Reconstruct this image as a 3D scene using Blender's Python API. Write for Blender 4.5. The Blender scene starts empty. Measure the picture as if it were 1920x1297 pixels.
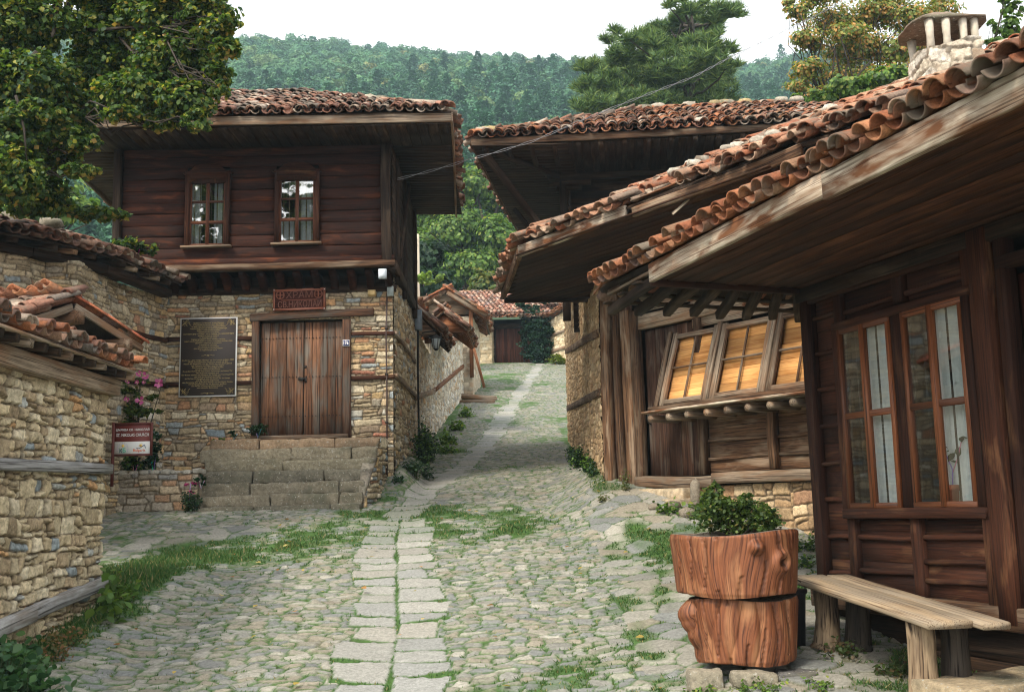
import bpy, math, random
import numpy as np
from mathutils import Vector
random.seed(7)
RNG = np.random.default_rng(11)
C = bpy.context.scene.collection
SC = bpy.context.scene

# ------------------------------------------------------------------ camera, sky, sun, exposure
F, CX, CY, EYE = 2000.0, 960.0, 648.5, 1.45
PITCH, ROLL = math.atan((950 - CY) / F), 0.022
_fw = np.array([0, math.cos(PITCH), math.sin(PITCH)]); _up = np.array([0, -math.sin(PITCH), math.cos(PITCH)]); _rt = np.array([1., 0, 0])
_r2 = _rt * math.cos(ROLL) - _up * math.sin(ROLL); _u2 = _up * math.cos(ROLL) + _rt * math.sin(ROLL)
cam = bpy.data.cameras.new('camera'); cam_o = bpy.data.objects.new('camera', cam); C.objects.link(cam_o)
from mathutils import Matrix
M4 = Matrix(((_r2[0], _u2[0], -_fw[0], 0), (_r2[1], _u2[1], -_fw[1], 0), (_r2[2], _u2[2], -_fw[2], EYE), (0, 0, 0, 1)))
cam_o.matrix_world = M4
cam.sensor_width = 36; cam.lens = 36 * F / 1920; cam.clip_end = 3000; cam.clip_start = 0.1
SC.camera = cam_o

SUN_EL, SUN_AZ = math.radians(48), math.radians(215)      # azimuth measured clockwise from +Y (north)
w = bpy.data.worlds.new('World'); SC.world = w; w.use_nodes = True
nt = w.node_tree; nt.nodes.clear()
sky = nt.nodes.new('ShaderNodeTexSky'); sky.sky_type = 'NISHITA'; sky.sun_disc = False
sky.sun_elevation = SUN_EL; sky.sun_rotation = SUN_AZ; sky.air_density = 1.0; sky.dust_density = 6.0; sky.ozone_density = 1.0
hs = nt.nodes.new('ShaderNodeHueSaturation'); hs.inputs['Saturation'].default_value = 0.22; hs.inputs['Value'].default_value = 1.0
mx = nt.nodes.new('ShaderNodeMix'); mx.data_type = 'RGBA'; mx.inputs[0].default_value = 0.55
mx.inputs[7].default_value = (10.0, 10.1, 10.1, 1)         # the even white of an overcast sky
bg = nt.nodes.new('ShaderNodeBackground'); bg.inputs['Strength'].default_value = 0.12
out = nt.nodes.new('ShaderNodeOutputWorld')
nt.links.new(sky.outputs[0], hs.inputs['Color']); nt.links.new(hs.outputs[0], mx.inputs[6]); nt.links.new(mx.outputs[2], bg.inputs[0]); nt.links.new(bg.outputs[0], out.inputs[0])

sl = bpy.data.lights.new('sun', 'SUN'); sl.energy = 1.8; sl.angle = math.radians(12); sl.color = (1.0, 0.90, 0.74)
so = bpy.data.objects.new('sun', sl); C.objects.link(so)
_sd = Vector((math.sin(SUN_AZ) * math.cos(SUN_EL), math.cos(SUN_AZ) * math.cos(SUN_EL), math.sin(SUN_EL)))
so.rotation_euler = _sd.to_track_quat('Z', 'Y').to_euler(); so.location = (0, 0, 40)
SC.view_settings.view_transform = 'Standard'; SC.view_settings.look = 'None'; SC.view_settings.gamma = 1
SC.view_settings.exposure = 1.02
SC.cycles.max_bounces = 6; SC.cycles.diffuse_bounces = 4; SC.cycles.transparent_max_bounces = 12
SC.cycles.volume_bounces = 0; SC.cycles.volume_max_steps = 64
SC.cycles.use_denoising = True; SC.cycles.filter_width = 1.15

# ------------------------------------------------------------------ maths helpers
def ray(px, py):
    d = _r2 * (px - CX) / F + _u2 * (CY - py) / F + _fw
    return d / d[1]
def P(px, py, Y):
    r = ray(px, py); return Vector((r[0] * Y, Y, EYE + r[2] * Y))
def V(*a): return Vector(a)

def _h(ix, iy, s):
    ix = ix.astype(np.int64); iy = iy.astype(np.int64)
    n = (ix * 374761393 + iy * 668265263 + int(s) * 974634777) & 0xFFFFFFFF
    n = ((n ^ (n >> 13)) * 1274126177) & 0xFFFFFFFF
    n = (n ^ (n >> 16)) & 0xFFFFFFFF
    n = ((n * 2246822519) & 0xFFFFFFFF) ^ (n >> 11)
    return (n & 0xFFFFFF) / float(0xFFFFFF)
def vn(x, y, s=0):
    x0 = np.floor(x); y0 = np.floor(y); fx = x - x0; fy = y - y0
    fx = fx * fx * (3 - 2 * fx); fy = fy * fy * (3 - 2 * fy)
    a = _h(x0, y0, s); b = _h(x0 + 1, y0, s); c = _h(x0, y0 + 1, s); d = _h(x0 + 1, y0 + 1, s)
    return (a * (1 - fx) + b * fx) * (1 - fy) + (c * (1 - fx) + d * fx) * fy
def fbm(x, y, s=0, o=3):
    r = 0; a = .5; t = 0
    for i in range(o):
        r = r + a * vn(x, y, s + i * 17); t += a; a *= .5; x = x * 2.03 + 3.1; y = y * 2.03 + 1.7
    return r / t
def sst(a, b, x):
    t = np.clip((x - a) / (b - a), 0, 1); return t * t * (3 - 2 * t)

PROF_Y = [-20, 0, 6, 8.4, 11, 14, 17, 18.5, 20, 25.5, 35, 52, 57, 75, 110, 180, 260, 380, 420, 800]
PROF_Z = [-4, -1.25, -.36, 0, .45, .97, 1.55, 1.85, 2.1, 2.95, 4.85, 8.45, 9.1, 12, 25.5, 60, 103, 163, 161, 147]
def gz(x, y):
    x = np.asarray(x, float); y = np.asarray(y, float)
    z = np.interp(y, PROF_Y, PROF_Z)
    near = 1 - sst(52, 60, y)
    # the right-hand shoulder by the wooden houses is raised, the left verge a little too
    z = z + near * .15 * sst(.4, 2.2, x) * sst(6, 8, y) * (1 - sst(17, 19, y)) + near * .30 * sst(.35, 1.5, x) * sst(12.8, 16.5, y) * (1 - sst(17, 22, y))
    z = z + near * .10 * sst(-3.2, -3.9, x) * (1 - sst(12, 14, y))
    z = z + near * .35 * sst(-1.5, -1.95, x) * sst(17.2, 18.4, y) * (1 - sst(19, 23, y))
    # hill shape across: crest falls to the right
    far = sst(90, 300, y)
    z = z + far * (-(x) * .085 * (1 - sst(60, 150, x)) ) + far * 7 * (fbm(x * .012, y * .012, 5) - .5)
    return z
def gzf(x, y): return float(gz(x, y))

# ------------------------------------------------------------------ object helpers
BASE = {}
def root(name, loc, label, cat, group=None):
    o = bpy.data.objects.new(name, None); C.objects.link(o); o.location = loc; o.empty_display_size = .2
    o['label'] = label; o['category'] = cat
    if group: o['group'] = group
    BASE[o.name] = Vector(loc); return o
def tag(o, label, cat, group=None, kind=None):
    if label: o['label'] = label
    if cat: o['category'] = cat
    if group: o['group'] = group
    if kind: o['kind'] = kind
    return o
def base_of(o):
    while o.parent is not None: o = o.parent
    return BASE.get(o.name, Vector((0, 0, 0)))

class MB:
    def __init__(s): s.v = []; s.f = []; s.c = []; s.g = []; s.n = 0
    def add(s, verts, faces, col=(1, 1, 1), gr=None):
        verts = np.asarray(verts, float); k = len(verts)
        s.v.append(verts)
        c = np.asarray(col, float)
        if c.ndim == 1: c = np.tile(c, (k, 1))
        s.c.append(c); s.g.append(verts if gr is None else np.asarray(gr, float))
        if isinstance(faces, np.ndarray): s.f.append(faces + s.n)
        else:
            by = {}
            for f in faces: by.setdefault(len(f), []).append(f)
            for q, fs in by.items(): s.f.append(np.array(fs, int) + s.n)
        s.n += k
    def build(s, name, mat, parent=None, smooth=False, origin=None):
        v = np.concatenate(s.v); c = np.concatenate(s.c); g = np.concatenate(s.g)
        if parent is not None: b = base_of(parent)
        elif origin is not None: b = Vector(origin)
        else: b = Vector((v[:, 0].mean(), v[:, 1].mean(), v[:, 2].min()))
        v = v - np.array(b)
        me = bpy.data.meshes.new(name)
        me.vertices.add(len(v)); me.vertices.foreach_set('co', v.ravel())
        nl = sum(f.size for f in s.f); npol = sum(len(f) for f in s.f)
        me.loops.add(nl); me.polygons.add(npol)
        me.loops.foreach_set('vertex_index', np.concatenate([f.ravel() for f in s.f]).astype(np.int32))
        tot = np.concatenate([np.full(len(f), f.shape[1]) for f in s.f]).astype(np.int32)
        st = np.concatenate([[0], np.cumsum(tot)[:-1]]).astype(np.int32)
        me.polygons.foreach_set('loop_start', st)
        me.update(calc_edges=True); me.validate()
        if smooth: me.shade_smooth()
        a = me.attributes.new('Col', 'FLOAT_COLOR', 'POINT')
        a.data.foreach_set('color', np.c_[c, np.ones(len(c))].astype(np.float32).ravel())
        a = me.attributes.new('gr', 'FLOAT_VECTOR', 'POINT'); a.data.foreach_set('vector', g.astype(np.float32).ravel())
        me.materials.append(mat)
        o = bpy.data.objects.new(name, me); C.objects.link(o)
        if parent is not None: o.parent = parent
        else: o.location = b; BASE[o.name] = b
        return o

def plank(mb, p0, p1, w, t, up=(0, 0, 1), seg=1, wob=0.0, ch=.006, taper=1.0):
    """a board or beam from p0 to p1: w across, t along up; chamfered, a little crooked when wob > 0"""
    p0 = np.array(p0, float); p1 = np.array(p1, float); d = p1 - p0; L = np.linalg.norm(d); d = d / L
    up = np.array(up, float); up = up - d * (up @ d); up /= np.linalg.norm(up); sd = np.cross(d, up)
    ch = min(ch, w * .3, t * .3); a, b = w / 2, t / 2
    sec = np.array([(-a + ch, -b), (a - ch, -b), (a, -b + ch), (a, b - ch), (a - ch, b), (-a + ch, b), (-a, b - ch), (-a, -b + ch)])
    off = np.random.default_rng(random.getrandbits(30)).random(3) * 40
    vs, gs = [], []
    ph = random.random() * 9
    for i in range(seg + 1):
        q = i / seg; k = 1 + (taper - 1) * q
        ww = wob * np.array([math.sin(q * 5 + ph), math.cos(q * 4.2 + ph * 2)]) if wob else np.zeros(2)
        for (x, y) in sec:
            j = (random.random() - .5) * wob * .6, (random.random() - .5) * wob * .6
            X, Y_ = x * k + ww[0] + j[0], y * k + ww[1] + j[1]
            vs.append(p0 + d * L * q + sd * X + up * Y_); gs.append((L * q + off[0], x + off[1], y + off[2]))
    fs = [tuple(range(7, -1, -1)), tuple(seg * 8 + i for i in range(8))]
    for i in range(seg):
        for j in range(8):
            k = (j + 1) % 8; fs.append((i * 8 + j, i * 8 + k, i * 8 + 8 + k, i * 8 + 8 + j))
    r = random.random()
    mb.add(vs, fs, (r, random.random(), random.random()), gs)

def box(mb, c, s, rz=0, ch=.005):
    """axis box: centre c, size s, turned rz about z"""
    d = np.array([math.cos(rz), math.sin(rz), 0]) * s[0] / 2
    c = np.array(c, float); plank(mb, c - d, c + d, s[1], s[2], (0, 0, 1), ch=ch)

def tube(mb, pts, rad, n=8, jit=0.0, cap=True, col=None):
    pts = [np.array(p, float) for p in pts]
    if not hasattr(rad, '__len__'): rad = [rad] * len(pts)
    vs, gs = [], []; L = 0; ref = np.array([.3, .2, .93]); off = random.random() * 30
    for i, p in enumerate(pts):
        d = pts[min(i + 1, len(pts) - 1)] - pts[max(i - 1, 0)]; d = d / (np.linalg.norm(d) + 1e-9)
        if i: L += np.linalg.norm(p - pts[i - 1])
        if abs(d @ ref) > .95: ref = np.array([1., 0, 0])
        a = np.cross(d, ref); a /= np.linalg.norm(a); b = np.cross(d, a); ref = np.cross(a, d) if i == 0 else ref
        for k in range(n):
            t = 2 * math.pi * k / n; r = rad[i] * (1 + (random.random() - .5) * 2 * jit)
            vs.append(p + (a * math.cos(t) + b * math.sin(t)) * r); gs.append((L + off, math.cos(t) * rad[i] * .8 + off, math.sin(t) * rad[i] * .8))
    fs = []
    for i in range(len(pts) - 1):
        for k in range(n):
            q = (k + 1) % n; fs.append((i * n + k, i * n + q, (i + 1) * n + q, (i + 1) * n + k))
    if cap: fs += [tuple(range(n - 1, -1, -1)), tuple((len(pts) - 1) * n + k for k in range(n))]
    mb.add(vs, fs, col or (random.random(), random.random(), random.random()), gs)

def prism(mb, poly, z0, z1, col=(.5, .5, .5)):
    """vertical-sided solid over an xy polygon; z0, z1 numbers or per-corner lists"""
    n = len(poly); z0 = z0 if hasattr(z0, '__len__') else [z0] * n; z1 = z1 if hasattr(z1, '__len__') else [z1] * n
    vs = [(p[0], p[1], z) for p, z in zip(poly, z0)] + [(p[0], p[1], z) for p, z in zip(poly, z1)]
    fs = [tuple(range(n - 1, -1, -1)), tuple(range(n, 2 * n))] + [(i, (i + 1) % n, (i + 1) % n + n, i + n) for i in range(n)]
    mb.add(vs, fs, col)

# ------------------------------------------------------------------ materials
def newmat(name):
    m = bpy.data.materials.new(name); m.use_nodes = True; n = m.node_tree
    b = n.nodes['Principled BSDF']; return m, n, b
def nd(n, t, **k):
    x = n.nodes.new(t)
    for a, v in k.items():
        if a in x.inputs: x.inputs[a].default_value = v
        else: setattr(x, a, v)
    return x
def attr(n, name):
    a = n.nodes.new('ShaderNodeAttribute'); a.attribute_name = name; return a
def rampn(n, stops):
    r = n.nodes.new('ShaderNodeValToRGB'); e = r.color_ramp.elements
    while len(e) > 1: e.remove(e[-1])
    e[0].position = stops[0][0]; e[0].color = (*stops[0][1], 1)
    for p, c in stops[1:]:
        q = e.new(p); q.color = (*c, 1)
    return r
def mixc(n, mode='MIX', f=.5):
    m = n.nodes.new('ShaderNodeMix'); m.data_type = 'RGBA'; m.blend_type = mode; m.inputs[0].default_value = f; return m
def objco(n):
    return n.nodes.new('ShaderNodeTexCoord').outputs['Object']

def mat_stone(name, var=.35, bump=.35, scale=30, stain=None, rough=.92, lichen=None):
    m, n, b = newmat(name); L = n.links.new; co = objco(n)
    a = attr(n, 'Col')
    n1 = nd(n, 'ShaderNodeTexNoise', Scale=scale, Detail=8.0, Roughness=.78); L(co, n1.inputs['Vector'])
    n2 = nd(n, 'ShaderNodeTexNoise', Scale=scale * .12, Detail=3.0); L(co, n2.inputs['Vector'])
    mr = nd(n, 'ShaderNodeMapRange'); mr.inputs[1].default_value = .25; mr.inputs[2].default_value = .75
    mr.inputs[3].default_value = 1 - var; mr.inputs[4].default_value = 1 + var; L(n1.outputs[0], mr.inputs[0])
    mu = mixc(n, 'MULTIPLY', 1); L(a.outputs['Color'], mu.inputs[6]); L(mr.outputs[0], mu.inputs[7])
    cur = mu.outputs[2]
    if stain:
        rr = rampn(n, [(.52, (0, 0, 0)), (.68, (1, 1, 1))]); L(n2.outputs[0], rr.inputs[0])
        ms = mixc(n, 'MIX', 0); L(rr.outputs[0], ms.inputs[0]); L(cur, ms.inputs[6]); ms.inputs[7].default_value = (*stain, 1); cur = ms.outputs[2]
    if lichen:
        n4 = nd(n, 'ShaderNodeTexNoise', Scale=scale * 1.6, Detail=3.0, Roughness=.6); L(co, n4.inputs['Vector'])
        r4 = rampn(n, [(.62, (0, 0, 0)), (.67, (1, 1, 1))]); L(n4.outputs[0], r4.inputs[0])
        ml = mixc(n); L(r4.outputs[0], ml.inputs[0]); L(cur, ml.inputs[6]); ml.inputs[7].default_value = (*lichen, 1); cur = ml.outputs[2]
    L(cur, b.inputs['Base Color']); b.inputs['Roughness'].default_value = rough; b.inputs['Specular IOR Level'].default_value = .25
    bp = nd(n, 'ShaderNodeBump', Strength=bump, Distance=.014); L(n1.outputs[0], bp.inputs['Height']); L(bp.outputs[0], b.inputs['Normal'])
    return m

def mat_wood(name, dark, light, grey=None, greyamt=.4, rough=.8, spec=.25, knots=True, gscale=1.0, streak=.16):
    m, n, b = newmat(name); L = n.links.new
    g = attr(n, 'gr'); a = attr(n, 'Col')
    mp = nd(n, 'ShaderNodeMapping'); mp.inputs['Scale'].default_value = (2.2 * gscale, 45 * gscale, 45 * gscale); L(g.outputs['Vector'], mp.inputs['Vector'])
    n1 = nd(n, 'ShaderNodeTexNoise', Scale=1.0, Detail=6.0, Roughness=.68, Distortion=.22); L(mp.outputs[0], n1.inputs['Vector'])
    mp2 = nd(n, 'ShaderNodeMapping'); mp2.inputs['Scale'].default_value = (1.6, 7, 7); L(g.outputs['Vector'], mp2.inputs['Vector'])
    n2 = nd(n, 'ShaderNodeTexNoise', Scale=1.0, Detail=4.0, Roughness=.55, Distortion=.5); L(mp2.outputs[0], n2.inputs['Vector'])
    r1 = rampn(n, [(.34, dark), (.66, light)]); L(n1.outputs[0], r1.inputs[0])
    cur = r1.outputs[0]
    if grey:
        r2 = rampn(n, [(.62 - greyamt * .5, (0, 0, 0)), (.80 - greyamt * .45, (1, 1, 1))]); L(n2.outputs[0], r2.inputs[0])
        mg = mixc(n); L(r2.outputs[0], mg.inputs[0]); L(cur, mg.inputs[6]); mg.inputs[7].default_value = (*grey, 1); cur = mg.outputs[2]
    # plank to plank difference and dark streaks
    se = n.nodes.new('ShaderNodeSeparateColor'); L(a.outputs['Color'], se.inputs[0])
    mr = nd(n, 'ShaderNodeMapRange'); mr.inputs[3].default_value = .62; mr.inputs[4].default_value = 1.4; L(se.outputs[0], mr.inputs[0])
    mu = mixc(n, 'MULTIPLY', 1); L(cur, mu.inputs[6]); L(mr.outputs[0], mu.inputs[7])
    mp3 = nd(n, 'ShaderNodeMapping'); mp3.inputs['Scale'].default_value = (1.1, 90, 90); L(g.outputs['Vector'], mp3.inputs['Vector'])
    n3 = nd(n, 'ShaderNodeTexNoise', Scale=1.0, Detail=2.0, Distortion=.3); L(mp3.outputs[0], n3.inputs['Vector'])
    r3 = rampn(n, [(.34, (streak, streak * .85, streak * .8)), (.46, (1, 1, 1))]); L(n3.outputs[0], r3.inputs[0])
    m3 = mixc(n, 'MULTIPLY', 1); L(mu.outputs[2], m3.inputs[6]); L(r3.outputs[0], m3.inputs[7])
    L(m3.outputs[2], b.inputs['Base Color']); b.inputs['Roughness'].default_value = rough; b.inputs['Specular IOR Level'].default_value = spec
    ad = n.nodes.new('ShaderNodeMath'); ad.operation = 'ADD'; L(n1.outputs[0], ad.inputs[0]); L(n3.outputs[0], ad.inputs[1])
    bp = nd(n, 'ShaderNodeBump', Strength=.5, Distance=.006); L(ad.outputs[0], bp.inputs['Height']); L(bp.outputs[0], b.inputs['Normal'])
    return m

def mat_plain(name, col, rough=.7, metal=0, spec=.3, noise=.12, ns=12):
    m, n, b = newmat(name); L = n.links.new
    n1 = nd(n, 'ShaderNodeTexNoise', Scale=ns, Detail=4.0); L(objco(n), n1.inputs['Vector'])
    r = rampn(n, [(.3, tuple(c * (1 - noise) for c in col)), (.7, tuple(min(1, c * (1 + noise)) for c in col))]); L(n1.outputs[0], r.inputs[0])
    L(r.outputs[0], b.inputs['Base Color']); b.inputs['Roughness'].default_value = rough; b.inputs['Metallic'].default_value = metal; b.inputs['Specular IOR Level'].default_value = spec
    return m

def mat_leaf(name, trans=.35, rough=.55):
    m, n, b = newmat(name); L = n.links.new; a = attr(n, 'Col')
    L(a.outputs['Color'], b.inputs['Base Color']); b.inputs['Roughness'].default_value = rough; b.inputs['Specular IOR Level'].default_value = .35
    t = n.nodes.new('ShaderNodeBsdfTranslucent')
    mu = mixc(n, 'MULTIPLY', 1); L(a.outputs['Color'], mu.inputs[6]); mu.inputs[7].default_value = (1.3, 1.35, .7, 1); L(mu.outputs[2], t.inputs[0])
    mx = n.nodes.new('ShaderNodeMixShader'); mx.inputs[0].default_value = trans
    L(b.outputs[0], mx.inputs[1]); L(t.outputs[0], mx.inputs[2]); L(mx.outputs[0], n.nodes['Material Output'].inputs[0])
    return m

def mat_glass(name, tint=(.85, .9, .9), refl=.35, hi=.9, bump=.06):
    m, n, b = newmat(name); L = n.links.new; n.nodes.remove(b)
    t = n.nodes.new('ShaderNodeBsdfTransparent'); t.inputs[0].default_value = (*tint, 1)
    g = nd(n, 'ShaderNodeBsdfGlossy', Roughness=.03)
    nz = nd(n, 'ShaderNodeTexNoise', Scale=3.0, Detail=1.0); L(objco(n), nz.inputs['Vector'])
    bp = nd(n, 'ShaderNodeBump', Strength=bump, Distance=.02); L(nz.outputs[0], bp.inputs['Height']); L(bp.outputs[0], g.inputs['Normal'])
    lw = nd(n, 'ShaderNodeLayerWeight', Blend=.25)
    mr = nd(n, 'ShaderNodeMapRange'); mr.inputs[3].default_value = refl; mr.inputs[4].default_value = hi; L(lw.outputs['Fresnel'], mr.inputs[0])
    mx = n.nodes.new('ShaderNodeMixShader'); L(mr.outputs[0], mx.inputs[0]); L(t.outputs[0], mx.inputs[1]); L(g.outputs[0], mx.inputs[2])
    L(mx.outputs[0], n.nodes['Material Output'].inputs[0]); return m

M_WALL = mat_stone('rubble_stone', var=.72, bump=1.0, scale=24)
M_WALL2 = mat_stone('rubble_stone_far', var=.3, bump=.4, scale=20)
M_ROCK = mat_stone('block_stone', var=.65, bump=1.0, scale=20, stain=(.12, .115, .08), lichen=(.38, .365, .31))
M_COB = mat_stone('cobble_stone', var=.55, bump=.6, scale=34)
M_GROUND = mat_stone('earth', var=.3, bump=.5, scale=9)
M_TILE = mat_stone('fired_clay_tile', var=.75, bump=.8, scale=26, stain=(.15, .12, .09), rough=.9)
M_TILE_DARK = mat_stone('old_clay_tile', var=.7, bump=.45, scale=22, stain=(.13, .11, .09), rough=.9)
M_CHURCH = mat_wood('dark_red_boarding', (.009, .0030, .0019), (.044, .0115, .0045), (.10, .028, .009), .14, streak=.4)
M_DARKW = mat_wood('dark_old_timber', (.009, .005, .003), (.045, .024, .0125), (.075, .050, .032), .2)
M_SOFFIT = mat_wood('soffit_boards', (.017, .007, .0035), (.075, .031, .014), (.065, .036, .018), .3, streak=.35)
M_BROWN = mat_wood('brown_painted_timber', (.022, .0078, .0040), (.066, .0215, .0095), (.15, .070, .032), .12, streak=.35)
M_CASE = mat_wood('orange_brown_casement', (.11, .034, .012), (.24, .080, .028), None, rough=.55, spec=.4)
M_GREYW = mat_wood('weathered_grey_timber', (.12, .085, .058), (.37, .29, .21), (.22, .125, .07), .35)
M_FASC = mat_wood('pale_fascia', (.30, .24, .17), (.60, .53, .42), (.14, .058, .025), .46, streak=.35)
M_BARNW = mat_wood('brown_grey_boarding', (.034, .017, .009), (.185, .097, .050), (.23, .165, .11), .3, streak=.25)
M_DOOR = mat_wood('gate_boards', (.055, .026, .016), (.22, .105, .055), (.13, .11, .09), .35)
M_PLY = mat_wood('new_pine_boards', (.56, .27, .085), (.76, .41, .15), (.48, .21, .06), .3, streak=.72)
M_LOG = mat_wood('varnished_log', (.085, .026, .011), (.28, .10, .042), (.38, .18, .085), .26, rough=.58, spec=.35, gscale=1.1, streak=.3)
M_BENCH = mat_wood('bench_board', (.23, .165, .10), (.42, .32, .21), (.27, .22, .16), .45, streak=.4)
M_PALEGREY = mat_wood('silver_grey_timber', (.20, .195, .19), (.42, .415, .41), (.14, .115, .09), .22)
M_BARK = mat_wood('bark', (.022, .017, .013), (.075, .06, .045), None, gscale=.45)
M_PLASTER = mat_plain('chimney_plaster', (.46, .41, .33), .95, noise=.25)
M_GLASS = mat_glass('window_glass', (.85, .9, .9), .48, .85, .45)
M_GLASS2 = mat_glass('shop_glass', (.85, .9, .88), .10, .38, .04)
M_CURT = mat_plain('white_curtain', (.78, .80, .80), .9, noise=.06, ns=30)
M_IRON = mat_plain('black_iron', (.03, .028, .026), .6, .4)
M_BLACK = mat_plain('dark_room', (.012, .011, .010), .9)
M_REDBOARD = mat_wood('weathered_red_brown_boards', (.035, .016, .010), (.12, .058, .034), (.17, .13, .10), .22, streak=.3)
M_LEAF = mat_leaf('leaf', .45); M_NEEDLE = mat_leaf('needle', .15, .7)
M_GRASS = mat_leaf('grass_blade', .3, .7)
M_GOLD = mat_plain('gold_lettering', (.42, .32, .13), .5, .0)
M_WHITE = mat_plain('white_paint', (.8, .8, .78), .6, noise=.03)

# ------------------------------------------------------------------ rubble masonry
TAN = [((.52, .43, .29), 5), ((.45, .36, .23), 5), ((.58, .50, .36), 3), ((.38, .30, .19), 3), ((.30, .33, .33), 1.0), ((.24, .29, .31), .5), ((.40, .22, .13), .8), ((.50, .35, .18), 2.0), ((.64, .60, .50), .8), ((.33, .28, .21), 2)]
PALE = [((.56, .46, .30), 5), ((.50, .40, .25), 5), ((.63, .54, .38), 3), ((.42, .32, .20), 2.5), ((.40, .41, .38), 1.0), ((.30, .34, .35), .6), ((.52, .31, .15), .6), ((.45, .35, .22), 2)]
WARM = [((.48, .36, .22), 5), ((.42, .29, .17), 5), ((.44, .24, .13), 2.2), ((.52, .30, .15), 2), ((.50, .42, .29), 3), ((.28, .31, .31), .9), ((.38, .17, .11), 1.0), ((.33, .25, .17), 2)]
OCHRE = [((.50, .35, .20), 5), ((.44, .29, .16), 5), ((.56, .42, .26), 2.5), ((.36, .25, .15), 2.5), ((.40, .24, .13), 1)]
def pick(pal, r):
    w_ = np.array([p[1] for p in pal]); cw = np.cumsum(w_) / w_.sum(); idx = np.searchsorted(cw, r).clip(0, len(pal) - 1)
    return np.array([p[0] for p in pal])[idx]

def masonry(u, z, seed, rows=(.07, .19), wid=(.12, .42), pal=TAN, joint=.006, depth=.035, mortar=(.15, .115, .075), rough=1.0):
    rg = np.random.default_rng(seed)
    sh = u.shape; u = u.ravel().astype(float); z = z.ravel().astype(float)
    wu = u + .03 * (fbm(u * 3.1, z * 3.1, seed) - .5) + .02 * (vn(u * 14, z * 14, seed + 5) - .5) * rough
    wz = z + .05 * (fbm(u * 1.1, z * .5, seed + 9) - .5) + .035 * (vn(u * 4, z * 4, seed + 3) - .5) + .012 * (vn(u * 19, z * 19, seed + 6) - .5) * rough
    bw = .62; sb = (u + .16 * (vn(z * 2.6, z * 0, seed + 61) - .5) * 2 + .05 * (vn(z * 9, z * 0, seed + 62) - .5)) / bw; bi = np.floor(sb)
    wz = wz + (_h(bi, bi * 0 + 3, seed + 63) - .5) * .26; sd = np.minimum(sb - bi, 1 + bi - sb) * bw
    zmin, zmax = wz.min() - .3, wz.max() + .3
    zb = [zmin]
    while zb[-1] < zmax: zb.append(zb[-1] + rg.uniform(*rows) * (1 if rg.random() > .2 else .6))
    zb = np.array(zb); ri = np.searchsorted(zb, wz) - 1; ri = ri.clip(0, len(zb) - 2)
    dl = np.zeros_like(wu); dr = np.zeros_like(wu); cid = np.zeros(len(wu), int)
    umin, umax = wu.min() - .5, wu.max() + .5; cc = 0
    vv = (wz - zb[ri]) / (zb[ri + 1] - zb[ri]) - .5
    cw_ = np.zeros_like(wu)
    for r in range(len(zb) - 1):
        sel = np.nonzero(ri == r)[0]
        n = int((umax - umin) / wid[0]) + 3
        ws = rg.uniform(wid[0], wid[1], n); h = zb[r + 1] - zb[r]
        ub = umin + np.concatenate([[0], np.cumsum(ws)]); slt = rg.normal(0, .22, len(ub)) * h
        if len(sel):
            i = (np.searchsorted(ub, wu[sel]) - 1).clip(0, n - 1)
            dl[sel] = wu[sel] - (ub[i] + slt[i] * vv[sel]); dr[sel] = (ub[i + 1] + slt[i + 1] * vv[sel]) - wu[sel]
            cid[sel] = cc + i; cw_[sel] = (wu[sel] - ub[i]) / ws[i] - .5
        cc += n + 1
    db = wz - zb[ri]; dt = zb[ri + 1] - wz
    R = rg.random((cc + 2, 6))
    # some stones are split in two thin ones
    sp = (R[cid, 0] < .3) & ((zb[ri + 1] - zb[ri]) > rows[0] * 1.3)
    cut = zb[ri] + (zb[ri + 1] - zb[ri]) * (.35 + .3 * R[cid, 1]) + (R[cid, 4] - .5) * .1 * cw_
    up = sp & (wz > cut)
    db = np.where(up, wz - cut, db); dt = np.where(sp & ~up, cut - wz, dt)
    cid2 = cid + np.where(up, cc // 2 + 7, 0); cid2 = cid2 % (cc + 1)
    a = np.minimum(np.minimum(dl, dr), sd + .002) - joint; b = np.minimum(db, dt) - joint
    rr = .014
    dd = np.where((a < rr) & (b < rr), rr - np.sqrt(np.maximum(rr - a, 0) ** 2 + np.maximum(rr - b, 0) ** 2), np.minimum(a, b))
    dd = dd + .012 * (fbm(u * 26, z * 26, seed + 31, 2) - .5) * rough
    cid2 = (cid2 + np.abs(bi).astype(int) * 13) % (cc + 1)
    m = sst(-.001, .011, dd)
    hgt = m * depth * (.35 + .9 * R[cid2, 2]) + m * ((R[cid2, 3] - .5) * .06 * cw_ + (R[cid2, 4] - .5) * .04 * vv)
    hgt = hgt + m * .012 * (fbm(u * 13 + cid2, z * 13, seed + 41, 3) - .5) * 2 * rough
    col = pick(pal, R[cid2, 5]) * (.78 + .44 * R[cid2, 1])[:, None]
    col = col * (1 + .25 * (fbm(u * 8, z * 8, seed + 77, 2) - .5))[:, None]
    cm = sst(-.004, .010, dd)[:, None]
    col = np.array(mortar) * (1 - cm) + col * cm
    return hgt.reshape(sh), col.reshape(sh + (3,))

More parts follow.
